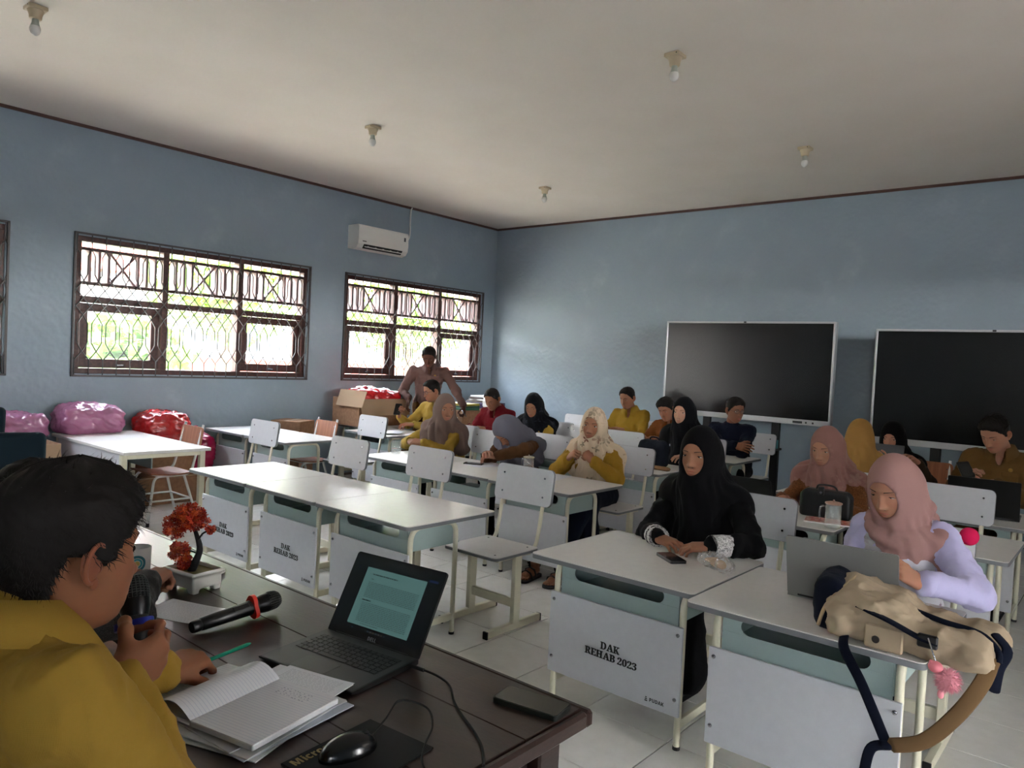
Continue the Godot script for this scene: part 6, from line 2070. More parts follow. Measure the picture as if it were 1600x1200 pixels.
func document_screen() -> ImageTexture:
	# a text page on a dark desktop: lines of grey print, no readable words
	var W := 640; var H := 400
	var im := Image.create(W, H, true, Image.FORMAT_RGB8)
	im.fill(Color(0.045, 0.07, 0.085))
	im.fill_rect(Rect2i(105, 52, 440, 320), Color(0.62, 0.86, 0.84))
	var rg := RandomNumberGenerator.new()
	rg.seed = 12
	var line := func(x0: int, x1: int, y: int, hh: int, c: Color):
		var x := x0
		while x < x1:
			var l := rg.randi_range(6, 26)
			im.fill_rect(Rect2i(x, y, mini(l, x1 - x), hh), c)
			x += l + 4
	var ink := Color(0.30, 0.44, 0.45)
	line.call(160, 345, 84, 5, Color(0.12, 0.20, 0.22))
	line.call(160, 182, 112, 4, ink)
	for k in 10: line.call(150, 520, 132 + k * 9, 3, ink)
	line.call(150, 215, 230, 6, Color(0.12, 0.20, 0.22))
	for k in 12: line.call(158, 515, 246 + k * 9, 3, ink)
	line.call(200, 330, 358, 3, ink)
	for k in 7: im.fill_rect(Rect2i(268 + k * 20, 385, 9, 8), [Color(0.35, 0.5, 0.6), Color(0.6, 0.6, 0.6), Color(0.55, 0.5, 0.35)][k % 3])
	im.fill_rect(Rect2i(150, 386, 9, 7), Color(0.3, 0.55, 0.65))
	for k in 8: im.fill_rect(Rect2i(360 + k * 22, 26, 12, 4), Color(0.20, 0.25, 0.28))
	im.fill_rect(Rect2i(556, 38, 60, 12), Color(0.14, 0.26, 0.50))
	im.fill_rect(Rect2i(40, 60, 12, 12), Color(0.12, 0.20, 0.42))
	for k in 4: im.fill_rect(Rect2i(42, 95 + k * 26, 8, 6), Color(0.12, 0.16, 0.19))
	im.generate_mipmaps()
	return ImageTexture.create_from_image(im)
func sheet(label: String, at: Vector3, w: float, d: float, turn: float, group := "", lines := true) -> void:
	var m := mat(Color(0.86, 0.87, 0.90), 0.8)
	if lines: m = paper_print
	var mb := MB.new()
	var N := 6
	for i in N + 1:
		for j in N + 1:
			var u := float(i) / N - 0.5; var v := float(j) / N - 0.5
			mb.add(Vector3(u * w, 0.0012 + 0.004 * pow(absf(u) * 1.6, 3.0) * (1.0 if u > 0 else 0.3), v * d), Vector3.UP, Vector2(u + 0.5, v + 0.5))
	for i in N:
		for j in N:
			var a := i * (N + 1) + j
			mb.face(a, a + N + 1, a + N + 2); mb.face(a, a + N + 2, a + 1)
	solo("paper_sheet", label, "paper", mb, m, Transform3D(Basis(Vector3.UP, turn), at), group)
var paper_print: StandardMaterial3D
func make_paper() -> void:
	var im := Image.create(256, 360, true, Image.FORMAT_RGB8)
	im.fill(Color(0.86, 0.87, 0.89))
	var rg := RandomNumberGenerator.new()
	rg.seed = 8
	for k in 30:
		var x := 24
		while x < 225:
			var l := rg.randi_range(4, 18)
			im.fill_rect(Rect2i(x, 24 + k * 11, l, 2), Color(0.62, 0.63, 0.67))
			x += l + 4
	im.generate_mipmaps()
	paper_print = mat(Color(1, 1, 1), 0.8)
	paper_print.albedo_texture = ImageTexture.create_from_image(im)

func build_desk_things() -> void:
	make_paper()
	tumbler("tall glass mug with pink lid on the desk behind the silver laptop", Vector3(-1.275, DT, -4.34), 0.135, 0.042, Color(0.70, 0.55, 0.48, 1), true)
	tumbler("lidded glass mug between the bowed woman and the cream hijab", Vector3(-3.60, DT, -4.52), 0.10, 0.040, Color(0.66, 0.62, 0.55, 1), true)
	tumbler("plain drinking glass in front of the woman in the taupe hijab", Vector3(-4.85, DT, -4.26), 0.115, 0.042, Color(0, 0, 0, 0), false)
	tumbler("small clear cup on the desk of the man in red", Vector3(-5.50, DT, -5.88), 0.07, 0.035, Color(0.75, 0.75, 0.72, 1), false)
	phone("black phone lying in front of the woman in the plain black hijab", Transform3D(Basis(Vector3.UP, 0.95), Vector3(-1.55, DT, -2.99)), Vector3(0.076, 0.012, 0.155), Color(0.03, 0.035, 0.045), Color(0.10, 0.11, 0.13))
	phone("dark phone lying on the bowed woman's desk", Transform3D(Basis(Vector3.UP, -1.1), Vector3(-4.07, DT, -4.40)), Vector3(0.075, 0.010, 0.155), Color(0.05, 0.05, 0.06), Color(0.10, 0.10, 0.12))
	phone("black phone held up by the man in yellow and glasses", Transform3D(Basis.from_euler(Vector3(0.9, 0.6, 0.0)), Vector3(-6.40, 0.895, -5.62)), Vector3(0.075, 0.010, 0.15), Color(0.03, 0.03, 0.035), Color(0.02, 0.02, 0.025))
	phone("phone in the left hand of the standing man", Transform3D(Basis.from_euler(Vector3(0.2, 0.9, -0.9)), Vector3(-6.215, 0.85, -6.50)), Vector3(0.072, 0.009, 0.15), Color(0.35, 0.36, 0.38), Color(0.06, 0.06, 0.07))
	phone("phone in the hands of the man in brown uniform", Transform3D(Basis.from_euler(Vector3(0.55, 0.5, 0.2)), Vector3(-0.86, 0.93, -5.70)), Vector3(0.075, 0.010, 0.155), Color(0.05, 0.06, 0.06), Color(0.06, 0.07, 0.08))
	sheet("white sheet lying in front of the woman in the cream hijab", Vector3(-3.30, DT, -4.42), 0.21, 0.297, 0.2, "", false)
	sheet("sheet of paper under the bowed woman's hand", Vector3(-3.98, DT, -4.44), 0.21, 0.28, -0.2, "", false)
	for k in 5:
		sheet(["lowest printed sheet in front of the man holding a phone", "printed sheet fanned to the left before the man holding a phone", "printed sheet fanned to the right before the man holding a phone", "crooked printed sheet before the man holding a phone", "topmost printed sheet before the man holding a phone"][k], Vector3(-6.35 + 0.05 * k, DT + 0.004 * k, -5.42 + 0.02 * k), 0.21, 0.297, 0.3 * k - 0.5, "papers of the man holding a phone")
	sheet("white sheet on the desk of the man in red", Vector3(-5.66, DT, -5.80), 0.21, 0.297, 0.1, "", false)
	sheet("white sheet held by the man in yellow near the back wall", Vector3(-4.52, DT + 0.005, -7.05), 0.21, 0.297, 0.3, "", false)
	# silver laptop seen from behind: it faces the woman (towards -z)
	laptop("silver laptop with its plain lid towards the camera", Vector3(-0.80, DT, -2.995), PI + 0.02, 0.385, 0.25, 0.235, 14.0, Color(0.50, 0.50, 0.49), Color(0.4, 0.4, 0.4), null, "", false)
	var l2 := laptop("black laptop with its lid towards the camera before the man in brown", Vector3(-0.735, DT, -5.66), PI + 0.06, 0.39, 0.26, 0.245, 14.0, Color(0.035, 0.04, 0.045), Color(0.05, 0.05, 0.05), null, "", false)
	letters(l2, "brand_mark", "ASUS", 0.030, mat(Color(0.13, 0.14, 0.15), 0.4), Transform3D(Basis(Vector3.UP, PI) * Basis(Vector3.RIGHT, deg_to_rad(14.0)), Vector3(0, 0.014, -0.126) + Basis(Vector3(1, 0, 0), -deg_to_rad(14.0)) * Vector3(0, 0.13, -0.0066)), true)
	laptop("black laptop lid beside the rose-hijab woman", Vector3(-1.79, DT, -4.52), PI - 0.05, 0.34, 0.23, 0.215, 20.0, Color(0.022, 0.025, 0.035), Color(0.05, 0.05, 0.05), null, "", false)
	# tablet
	var tb := MB.new()
	tb.box(Vector3.ZERO, Vector3(0.22, 0.15, 0.009), 0.003, Basis(Vector3.RIGHT, -0.35))
	solo("tablet", "grey tablet in the hands of the black-hijab woman", "tablet", tb, mat(Color(0.30, 0.31, 0.32), 0.35, 0.3), Transform3D(Basis(Vector3.UP, 0.1), Vector3(-1.54, 0.905, -6.60)))
	# handbag
	var hbt := thing("handbag", "black structured handbag standing behind the glass mug", "bag", Vector3(-1.40, DT, -4.62), 0.05)
	var f := Field.new(Vector3(-0.16, 0, -0.06), Vector3(0.16, 0.2, 0.06), 0.007)
	f.box(Vector3(0, 0.085, 0), Vector3(0.145, 0.083, 0.05), 0.022)
	f.slice(Vector3(0.11, 0.17, 0), Vector3(0.7, 0.7, 0)); f.slice(Vector3(-0.11, 0.17, 0), Vector3(-0.7, 0.7, 0))
	var mb := MB.new()
	f.mesh_into(mb)
	var lea := mat(Color(0.035, 0.042, 0.05), 0.45)
	part(hbt, "body", mb, lea)
	part(hbt, "flap_strap", bx(Vector3(-0.02, 0.165, 0.05), Vector3(0.035, 0.05, 0.012), 0.004), lea)
	var sn := MB.new()
	sn.tube([Vector3(-0.02, 0.155, 0.055), Vector3(-0.02, 0.155, 0.059)], 0.008, 12)
	part(hbt, "snap", sn, M.steel)
	var hh := MB.new()
	hh.tube(smooth_path([Vector3(-0.06, 0.165, 0), Vector3(-0.04, 0.195, 0.02), Vector3(0.04, 0.195, 0.02), Vector3(0.06, 0.165, 0)], 5), 0.006, 8)
	part(hbt, "handle", hh, lea)
	var bk := thing("booklet", "red and white printed booklet beside the glass mug", "booklet", Vector3(-1.33, DT, -4.50), 0.25)
	part(bk, "pages", bx(Vector3(0, 0.004, 0), Vector3(0.29, 0.008, 0.17), 0.002), M.paper)
	var im := Image.create(128, 128, false, Image.FORMAT_RGB8)
	for y in 128:
		for x in 128: im.set_pixel(x, y, Color(0.72, 0.22, 0.18) if fposmod(x * 0.05 + sin(y * 0.06) * 0.7, 1.0) < 0.55 else Color(0.82, 0.72, 0.68))
	var cm := mat(Color(1, 1, 1), 0.35); cm.albedo_texture = ImageTexture.create_from_image(im)
	var cv := MB.new()
	cv.quad(Vector3(-0.14, 0.0086, 0.08), Vector3(0.14, 0.0086, 0.08), Vector3(0.14, 0.0086, -0.08), Vector3(-0.14, 0.0086, -0.08), Vector3.UP)
	part(bk, "cover", cv, cm)
	solo("wallet", "dark wallet lying by the edge beside the white chair back", "wallet", bx(Vector3(0, 0.010, 0), Vector3(0.13, 0.02, 0.10), 0.006), mat(Color(0.10, 0.085, 0.085), 0.6), Transform3D(Basis(Vector3.UP, 0.4), Vector3(-1.62, DT, -4.34)))
	# dark backpack on the third-row desk
	var bp := thing("backpack", "dark blue-grey backpack standing before the woman in the black hijab", "bag", Vector3(-3.16, DT, -5.67), 0.0)
	f = Field.new(Vector3(-0.17, 0, -0.1), Vector3(0.17, 0.28, 0.1), 0.009)
	f.box(Vector3(0, 0.115, 0), Vector3(0.135, 0.115, 0.07), 0.06)
	f.box(Vector3(0, 0.08, 0.06), Vector3(0.10, 0.07, 0.03), 0.025, 0.01)
	mb = MB.new()
	f.mesh_into(mb)
	wrinkle(mb, 0, 0.006, Vector3(10, 10, 10), 4)
	for k in mb.v.size(): mb.v[k].y = maxf(mb.v[k].y, 0.0)
	var bm := cloth(Color(0.10, 0.115, 0.15))
	part(bp, "body", mb, bm)
	var st := MB.new()
	st.tube(smooth_path([Vector3(-0.05, 0.215, -0.02), Vector3(-0.03, 0.25, 0), Vector3(0.03, 0.25, 0), Vector3(0.05, 0.215, -0.02)], 4), 0.007, 8)
	part(bp, "handle", st, bm)
	var po := MB.new()
	po.tube([Vector3(-0.10, 0.018, 0), Vector3(-0.08, 0.018, 0), Vector3(0.08, 0.018, 0), Vector3(0.10, 0.018, 0)], [0.016, 0.021, 0.021, 0.016], 14, 0.4, Vector2(1.1, 0.85))
	solo("pencil_pouch", "tan pencil pouch lying in front of the dark backpack", "pouch", po, cloth(Color(0.55, 0.42, 0.30)), Transform3D(Basis(Vector3.UP, -0.05), Vector3(-3.02, DT, -5.52)))
	# small box on the stand of the first screen
	var yb := thing("small_carton", "small yellow and teal box on the shelf of the first screen's stand", "box", Vector3(-2.98, 0.7125, -7.89), 0.1)
	part(yb, "body", bx(Vector3(0.02, 0.045, 0), Vector3(0.07, 0.09, 0.05), 0.002), mat(Color(0.20, 0.52, 0.53), 0.5))
	part(yb, "side_print", bx(Vector3(-0.033, 0.04, 0), Vector3(0.035, 0.08, 0.05), 0.002), mat(Color(0.78, 0.62, 0.14), 0.5))
	# snack bag
	var sb := thing("snack_bag", "clear plastic bag of tan crackers on the black-hijab woman's desk", "snack", Vector3(-1.36, DT, -3.03), -0.5)
	for k in 4:
		var c := MB.new()
		c.ball(Vector3(-0.05 + 0.033 * k, 0.018 + 0.006 * (k % 2), 0.006 * (k - 1.5)), Vector3(0.030, 0.010, 0.022), 12, 8, Basis.from_euler(Vector3(0.3 * k, 0.5 * k, 0.2 - 0.15 * k)))
		part(sb, "cracker", c, mat(Color(0.66, 0.50, 0.30), 0.8))
	f = Field.new(Vector3(-0.12, 0, -0.06), Vector3(0.13, 0.07, 0.06), 0.005)
	f.ell(Vector3(-0.01, 0.022, 0), Vector3(0.085, 0.030, 0.045), 0.01)
	f.cap(Vector3(0.06, 0.022, 0.0), Vector3(0.12, 0.03, 0.02), 0.022, 0.012, 0.02)
	f.ell(Vector3(0.09, 0.03, 0.02), Vector3(0.035, 0.026, 0.03), 0.01)
	mb = MB.new()
	f.mesh_into(mb)
	wrinkle(mb, 0, 0.014, Vector3(26, 26, 26), 3)
	for k in mb.v.size(): mb.v[k].y = maxf(mb.v[k].y, 0.0005)
	var fm := mat(Color(0.95, 0.95, 0.95, 0.16), 0.08, 0.0, 0.8)
	fm.transparency = BaseMaterial3D.TRANSPARENCY_ALPHA
	part(sb, "film", mb, fm)
	var pb := MB.new()
	pb.ball(Vector3.ZERO, Vector3(0.036, 0.036, 0.036), 18, 12)
	solo("pink_pompom", "hot pink pompom hanging at the back of the lilac blouse woman's chair", "pompom", pb, cloth(Color(0.80, 0.12, 0.32)), Transform3D(Basis.IDENTITY, Vector3(-0.50, 0.885, -3.50)))
	beige_backpack()

func beige_backpack() -> void:
	var t := thing("beige_backpack", "beige canvas backpack with navy straps lying on the front-row desk", "bag", Vector3(-0.55, DT, -2.68))
	var tan := cloth(Color(0.63, 0.56, 0.47)); var navy := cloth(Color(0.045, 0.065, 0.12))
	var f := Field.new(Vector3(-0.30, 0, -0.22), Vector3(0.30, 0.24, 0.22), 0.0085)
	f.box(Vector3(-0.09, 0.070, 0.01), Vector3(0.125, 0.070, 0.160), 0.055, 0.03, Basis(Vector3.UP, 0.15))
	f.box(Vector3(0.12, 0.046, 0.015), Vector3(0.15, 0.045, 0.145), 0.038, 0.04, Basis(Vector3.UP, -0.12))
	f.ell(Vector3(-0.15, 0.105, -0.03), Vector3(0.09, 0.055, 0.11), 0.03)
	f.slice(Vector3(0, 0.001, 0), Vector3(0, -1, 0))
	var mb := MB.new()
	f.mesh_into(mb)
	wrinkle(mb, 0, 0.018, Vector3(6, 9, 6), 61)
	for k in mb.v.size(): mb.v[k].y = maxf(mb.v[k].y, 0.001)
	part(t, "body", mb, tan)
	f = Field.new(Vector3(-0.32, 0, -0.22), Vector3(-0.1, 0.24, 0.2), 0.0085)
	f.box(Vector3(-0.225, 0.080, -0.02), Vector3(0.048, 0.088, 0.125), 0.04, 0.02, Basis(Vector3.UP, 0.15))
	mb = MB.new()
	f.mesh_into(mb)
	wrinkle(mb, 0, 0.006, Vector3(9, 9, 9), 12)
	part(t, "bottom_panel", mb, navy)
	var pp := MB.new()
	var rim := smooth_path([Vector3(-0.225, 0.02, 0.13), Vector3(-0.205, 0.09, 0.125), Vector3(-0.17, 0.145, 0.07), Vector3(-0.16, 0.165, -0.04)], 6)
	pp.tube(rim, 0.006, 8)
	part(t, "piping", pp, cloth(Color(0.66, 0.57, 0.45)))
	part(t, "flap", bx(Vector3(-0.015, 0.045, 0.178), Vector3(0.11, 0.075, 0.012), 0.005), tan)
	var bt := MB.new()
	bt.tube([Vector3(-0.035, 0.038, 0.183), Vector3(-0.035, 0.038, 0.189)], 0.011, 14)
	part(t, "snap", bt, mat(Color(0.12, 0.09, 0.08), 0.4))
	var s1 := MB.new()
	s1.tube(smooth_path([Vector3(-0.10, 0.118, 0.150), Vector3(0.0, 0.102, 0.178), Vector3(0.08, 0.075, 0.178), Vector3(0.13, 0.066, 0.172)], 5), 0.017, 8, 0.0, Vector2(1, 0.3))
	part(t, "compression_strap", s1, navy)
	part(t, "buckle", bx(Vector3(0.105, 0.070, 0.180), Vector3(0.055, 0.04, 0.014), 0.004), M.black_plastic)
	var zp := MB.new()
	zp.tube(smooth_path([Vector3(0.02, 0.112, 0.02), Vector3(0.12, 0.100, 0.04), Vector3(0.22, 0.092, 0.05), Vector3(0.268, 0.06, 0.07), Vector3(0.275, 0.03, 0.09)], 5), 0.009, 8)
	part(t, "zip", zp, navy)
	# webbing that hangs over the desk edge, and the padded shoulder strap
	var w1 := MB.new()
	w1.tube(smooth_path([Vector3(-0.13, 0.02, 0.175), Vector3(-0.115, -0.01, 0.215), Vector3(-0.055, -0.10, 0.225), Vector3(0.025, -0.255, 0.23)], 6), 0.016, 8, 0.0, Vector2(1, 0.16), Vector3(0, 0, 1))
	part(t, "webbing", w1, navy)
	var w2 := MB.new()
	w2.tube(smooth_path([Vector3(0.025, -0.255, 0.23), Vector3(-0.015, -0.275, 0.24), Vector3(-0.03, -0.35, 0.24), Vector3(-0.035, -0.46, 0.24)], 6), 0.015, 8, 0.0, Vector2(1, 0.16), Vector3(0, 0, 1))
	part(t, "webbing", w2, navy)
	var kn := MB.new()
	kn.ball(Vector3(0.022, -0.255, 0.232), Vector3(0.022, 0.014, 0.014), 10, 8)
	part(t, "knot", kn, navy)
	var sp := MB.new()
	sp.tube(smooth_path([Vector3(0.03, -0.252, 0.235), Vector3(0.12, -0.21, 0.225), Vector3(0.195, -0.115, 0.20), Vector3(0.245, -0.02, 0.16), Vector3(0.26, 0.04, 0.09)], 7), [0.010] + _many(0.022, 27) + [0.022], 10, 0.0, Vector2(1, 0.22), Vector3(0, 0, 1))
	part(t, "shoulder_strap", sp, cloth(Color(0.40, 0.31, 0.21)))
	var tl := MB.new()
	tl.tube(smooth_path([Vector3(0.255, 0.09, 0.02), Vector3(0.29, 0.06, 0.05), Vector3(0.275, 0.01, 0.08), Vector3(0.27, -0.05, 0.10)], 5), 0.018, 8, 0.4, Vector2(1, 0.35))
	part(t, "strap_end", tl, navy)
	# keyring: fluffy pink charm
	var c := thing("fluffy_charm", "fluffy pale pink charm hanging from the beige backpack", "charm", Vector3(-0.385, 0.655, -2.43))
	var b := MB.new()
	b.ball(Vector3(0.01, 0, 0), Vector3(0.030, 0.028, 0.028), 14, 10)
	var rg := RandomNumberGenerator.new()
	rg.seed = 5
	for k in 900:
		var d := Vector3(rg.randfn(), rg.randfn(), rg.randfn()).normalized()
		var p := Vector3(0.01, 0, 0) + d * 0.028
		var wv := d.cross(Vector3(rg.randfn(), rg.randfn(), rg.randfn())).normalized() * 0.0011
		b.tri(p - wv, p + wv, p + (d + Vector3(0, -0.3, 0)).normalized() * rg.randf_range(0.008, 0.016), wv.cross(d).normalized())
	part(c, "fur_ball", b, cloth(Color(0.86, 0.60, 0.64)))
	var hd := MB.new()
	hd.ball(Vector3(-0.022, 0.032, 0.008), Vector3(0.020, 0.017, 0.017), 14, 10)
	hd.ball(Vector3(-0.032, 0.044, 0.012), Vector3(0.007, 0.007, 0.006), 8, 6)
	part(c, "head", hd, mat(Color(0.84, 0.46, 0.50), 0.5))
	var ft := MB.new()
	ft.ball(Vector3(-0.005, -0.042, 0.006), Vector3(0.009, 0.014, 0.009), 10, 8)
	part(c, "foot", ft, mat(Color(0.85, 0.52, 0.56), 0.5))
	var ch := MB.new()
	ch.tube(smooth_path([Vector3(-0.022, 0.045, 0.006), Vector3(-0.035, 0.075, 0.0), Vector3(-0.05, 0.10, -0.02)], 4), 0.0022, 6)
	part(c, "chain", ch, M.steel)
func _many(x: float, n: int) -> Array:
	var a := []
	a.resize(n)
	a.fill(x)
	return a

# ------------------------------------------------------------------ things on the presenter's table
func microphone(label: String, a: Vector3, b: Vector3, ring: Color) -> void:
	# a: tail, b: tip of the head
	var t := thing("microphone", label, "microphone", a)
	var d := (b - a)
	var L := d.length()
	var y := d / L
	var x := y.cross(Vector3(0.3, 0.2, 1)).normalized()
	var bs := Basis(x, y, x.cross(y))
	var body := MB.new()
	body.lathe([Vector2(0, 0), Vector2(0.0145, 0), Vector2(0.016, 0.004), Vector2(0.016, 0.022), Vector2(0.0145, 0.025), Vector2(0.017, 0.028), Vector2(0.0195, L * 0.45), Vector2(0.021, L * 0.68), Vector2(0.0215, L - 0.075), Vector2(0.0, L - 0.075)], Vector3.ZERO, 24, bs)
	part(t, "handle", body, mat(Color(0.03, 0.031, 0.034), 0.35))
	var pl := MB.new()
	pl.box(bs * Vector3(0, L * 0.52, 0.0195), Vector3(0.016, 0.05, 0.004), 0.002, bs)
	part(t, "switch_plate", pl, M.black_plastic)
	var hd := MB.new()
	hd.lathe([Vector2(0.0215, L - 0.075), Vector2(0.0255, L - 0.060), Vector2(0.027, L - 0.045), Vector2(0.027, L - 0.038)], Vector3.ZERO, 28, bs)
	part(t, "head_ring", hd, mat(Color(0.10, 0.10, 0.105), 0.3, 0.7))
	# mesh grille: wires over a dark core
	var g := MB.new()
	g.lathe([Vector2(0.0255, L - 0.044), Vector2(0.026, L - 0.030), Vector2(0.0245, L - 0.012), Vector2(0.019, L - 0.003), Vector2(0.0, L - 0.001)], Vector3.ZERO, 24, bs)
	part(t, "grille_core", g, mat(Color(0.02, 0.02, 0.02), 0.8))
	var wr := MB.new()
	for k in 10:
		var h := L - 0.044 + k * 0.0045
		var r := 0.0265 if h < L - 0.026 else lerpf(0.0265, 0.018, pow((h - (L - 0.026)) / 0.026, 2.0))
		var ringp := []
		for s in 21: ringp.append(bs * Vector3(cos(TAU * s / 20.0) * r, h, sin(TAU * s / 20.0) * r))
		wr.tube(ringp, 0.0008, 4)
	for s in 24:
		var a2 := TAU * s / 24.0
		var pth := []
		for q in [[0.0265, -0.044], [0.0268, -0.030], [0.0250, -0.012], [0.0190, -0.0025], [0.008, -0.0005]]:
			pth.append(bs * Vector3(cos(a2) * q[0], L + q[1], sin(a2) * q[0]))
		wr.tube(pth, 0.0008, 4)
	part(t, "wire_mesh", wr, mat(Color(0.30, 0.31, 0.30), 0.4, 0.6))
	var rg := MB.new()
	var poly := PackedVector2Array()
	for k in 48:
		var a3 := TAU * k / 48.0
		var r := 0.030 + 0.006 * cos(a3 * 3.0)
		poly.append(Vector2(cos(a3) * r, sin(a3) * r))
	rg.prism(poly, L - 0.095, L - 0.083, Transform3D(bs * Basis(Vector3(1, 0, 0), -PI / 2), Vector3.ZERO), true)
	part(t, "anti_roll_ring", rg, mat(ring, 0.4))

func build_table_things() -> void:
	var y := TT
	laptop("open black laptop showing a document on the wooden table", Vector3(-1.469, y, -1.135), deg_to_rad(6.8), 0.318, 0.225, 0.222, 29.0, Color(0.045, 0.047, 0.052), Color(0.20, 0.205, 0.21), document_screen(), "DELL", true)
	microphone("black handheld microphone with orange ring lying on the wooden table", Vector3(-1.874, y + 0.019, -0.965), Vector3(-1.893, y + 0.036, -1.235), Color(0.85, 0.16, 0.06))
	microphone("microphone with blue ring in the presenter's fist", MIC_A, MIC_B, Color(0.05, 0.14, 0.52))
	# bonsai
	var t := thing("artificial_bonsai", "small orange-red artificial bonsai in a white pot", "plant", Vector3(-2.25, y, -1.16), 0.15)
	var pot := MB.new()
	for e in [[0.062, 0.048, 0.012, 0.050], [0.068, 0.054, 0.044, 0.056]]:
		pass
	var pf := Field.new(Vector3(-0.09, 0, -0.07), Vector3(0.09, 0.08, 0.07), 0.004)
	pf.box(Vector3(0, 0.038, 0), Vector3(0.070, 0.026, 0.052), 0.006, 0.004)
	pf.box(Vector3(0, 0.058, 0), Vector3(0.078, 0.006, 0.060), 0.003, 0.003)
	pf.box(Vector3(0, 0.062, 0), Vector3(0.066, 0.012, 0.048), 0.003, 0.002, Basis.IDENTITY, true)
	for sx in [-1.0, 1.0]:
		for sz in [-1.0, 1.0]:
			pf.box(Vector3(sx * 0.054, 0.008, sz * 0.038), Vector3(0.014, 0.009, 0.012), 0.004, 0.006)
	pf.mesh_into(pot)
	part(t, "pot", pot, mat(Color(0.80, 0.79, 0.76), 0.4))
	part(t, "moss", bx(Vector3(0, 0.052, 0), Vector3(0.130, 0.006, 0.094), 0.002), mat(Color(0.42, 0.38, 0.18), 0.95))
	var tr := MB.new()
	tr.tube(smooth_path([Vector3(0.0, 0.05, 0.01), Vector3(0.022, 0.09, 0.01), Vector3(0.025, 0.125, 0.0), Vector3(0.008, 0.165, 0.0), Vector3(-0.02, 0.195, 0.0), Vector3(-0.06, 0.21, 0.01)], 6), [0.013, 0.013, 0.012, 0.012, 0.012, 0.0115, 0.011, 0.011, 0.0105, 0.010, 0.010, 0.0098, 0.0095, 0.009, 0.009, 0.0085, 0.008, 0.0075, 0.007, 0.0065, 0.006, 0.0058, 0.0055, 0.005, 0.005, 0.0045, 0.004, 0.004, 0.0035, 0.003, 0.003], 10)
	tr.tube(smooth_path([Vector3(0.015, 0.15, 0), Vector3(0.035, 0.175, 0.0), Vector3(0.05, 0.185, -0.01)], 4), 0.003, 6)
	tr.tube(smooth_path([Vector3(0.02, 0.11, 0.0), Vector3(-0.01, 0.12, 0.02), Vector3(-0.04, 0.11, 0.03)], 4), 0.003, 6)
	part(t, "trunk", tr, mat(Color(0.055, 0.05, 0.055), 0.7))
	var rg := RandomNumberGenerator.new()
	rg.seed = 31
	var cl := [[Vector3(-0.03, 0.225, 0.0), Vector3(0.060, 0.032, 0.045), 300, "foliage"], [Vector3(-0.085, 0.185, 0.01), Vector3(0.035, 0.042, 0.04), 190, "foliage"], [Vector3(0.01, 0.215, 0.01), Vector3(0.045, 0.03, 0.04), 170, "foliage"], [Vector3(0.058, 0.19, -0.01), Vector3(0.014, 0.011, 0.014), 36, "foliage"], [Vector3(-0.03, 0.115, 0.03), Vector3(0.042, 0.030, 0.03), 130, "foliage"], [Vector3(-0.018, 0.075, 0.02), Vector3(0.032, 0.020, 0.025), 90, "foliage"]]
	var lm := mat(Color(1, 1, 1), 0.6)
	lm.vertex_color_use_as_albedo = true
	lm.backlight_enabled = true
	lm.backlight = Color(0.25, 0.05, 0.02)
	for e in cl:
		var fb := MB.new()
		for k in int(e[2]):
			var u := Vector3(rg.randfn(), rg.randfn(), rg.randfn()).normalized() * pow(rg.randf(), 0.33)
			var c: Vector3 = e[0] + u * e[1]
			var b2 := Basis.from_euler(Vector3(rg.randf() * TAU, rg.randf() * TAU, rg.randf() * TAU))
			fb.col = lin([Color(0.72, 0.16, 0.06), Color(0.78, 0.24, 0.08), Color(0.55, 0.10, 0.05), Color(0.80, 0.34, 0.12)][rg.randi() % 4])
			for p in 5:
				var a := TAU * p / 5.0
				var d1 := b2 * Vector3(cos(a), sin(a), 0.25); var d2 := b2 * Vector3(-sin(a), cos(a), 0)
				var nn := b2 * Vector3(0, 0, 1)
				fb.tri(c, c + d1 * 0.007 + d2 * 0.0032, c + d1 * 0.0105, nn); fb.tri(c, c + d1 * 0.0105, c + d1 * 0.007 - d2 * 0.0032, nn)
		var fp := part(t, "foliage", fb, lm)
		fp.set_meta("kind", "stuff")
	# mug with a printed ring
	var mg := thing("white_mug", "white ceramic mug with a teal round emblem beside the neighbour's hand", "mug", Vector3(-2.47, y, -1.08), 0.0)
	var b := MB.new()
	b.lathe([Vector2(0, 0), Vector2(0.036, 0), Vector2(0.040, 0.004), Vector2(0.0415, 0.096), Vector2(0.039, 0.098), Vector2(0.037, 0.094), Vector2(0.036, 0.008), Vector2(0, 0.008)], Vector3.ZERO, 32)
	part(mg, "body", b, mat(Color(0.80, 0.80, 0.78), 0.3))
	var hd := MB.new()
	hd.tube(smooth_path([Vector3(-0.040, 0.078, 0.0), Vector3(-0.068, 0.072, 0.0), Vector3(-0.070, 0.04, 0.0), Vector3(-0.040, 0.024, 0.0)], 5), 0.0055, 8)
	part(mg, "handle", hd, mat(Color(0.80, 0.80, 0.78), 0.3))
	var em := MB.new()
	# emblem on the side towards the camera: ring and a yellow core wrapped on the wall of the mug
	var cam_a := atan2(1.08, 2.47)
	for q in [[0.026, 0.018, Color(0.02, 0.16, 0.20)], [0.016, 0.010, Color(0.05, 0.32, 0.36)], [0.008, 0.0, Color(0.55, 0.42, 0.12)]]:
		em.col = q[2]
		for s in 28:
			var a0 := TAU * s / 28.0; var a1 := TAU * (s + 1) / 28.0
			var pts := []
			for w in [[q[0], a0], [q[0], a1], [q[1], a1], [q[1], a0]]:
				var u: float = cos(w[1]) * w[0]; var v: float = sin(w[1]) * w[0]
				var ang := cam_a + u / 0.0413
				pts.append(Vector3(cos(ang) * 0.0417, 0.052 + v, sin(ang) * 0.0417))
			em.quad(pts[0], pts[1], pts[2], pts[3], Vector3(cos(cam_a), 0, sin(cam_a)))
	var emm := mat(Color(1, 1, 1), 0.35)
	emm.vertex_color_use_as_albedo = true
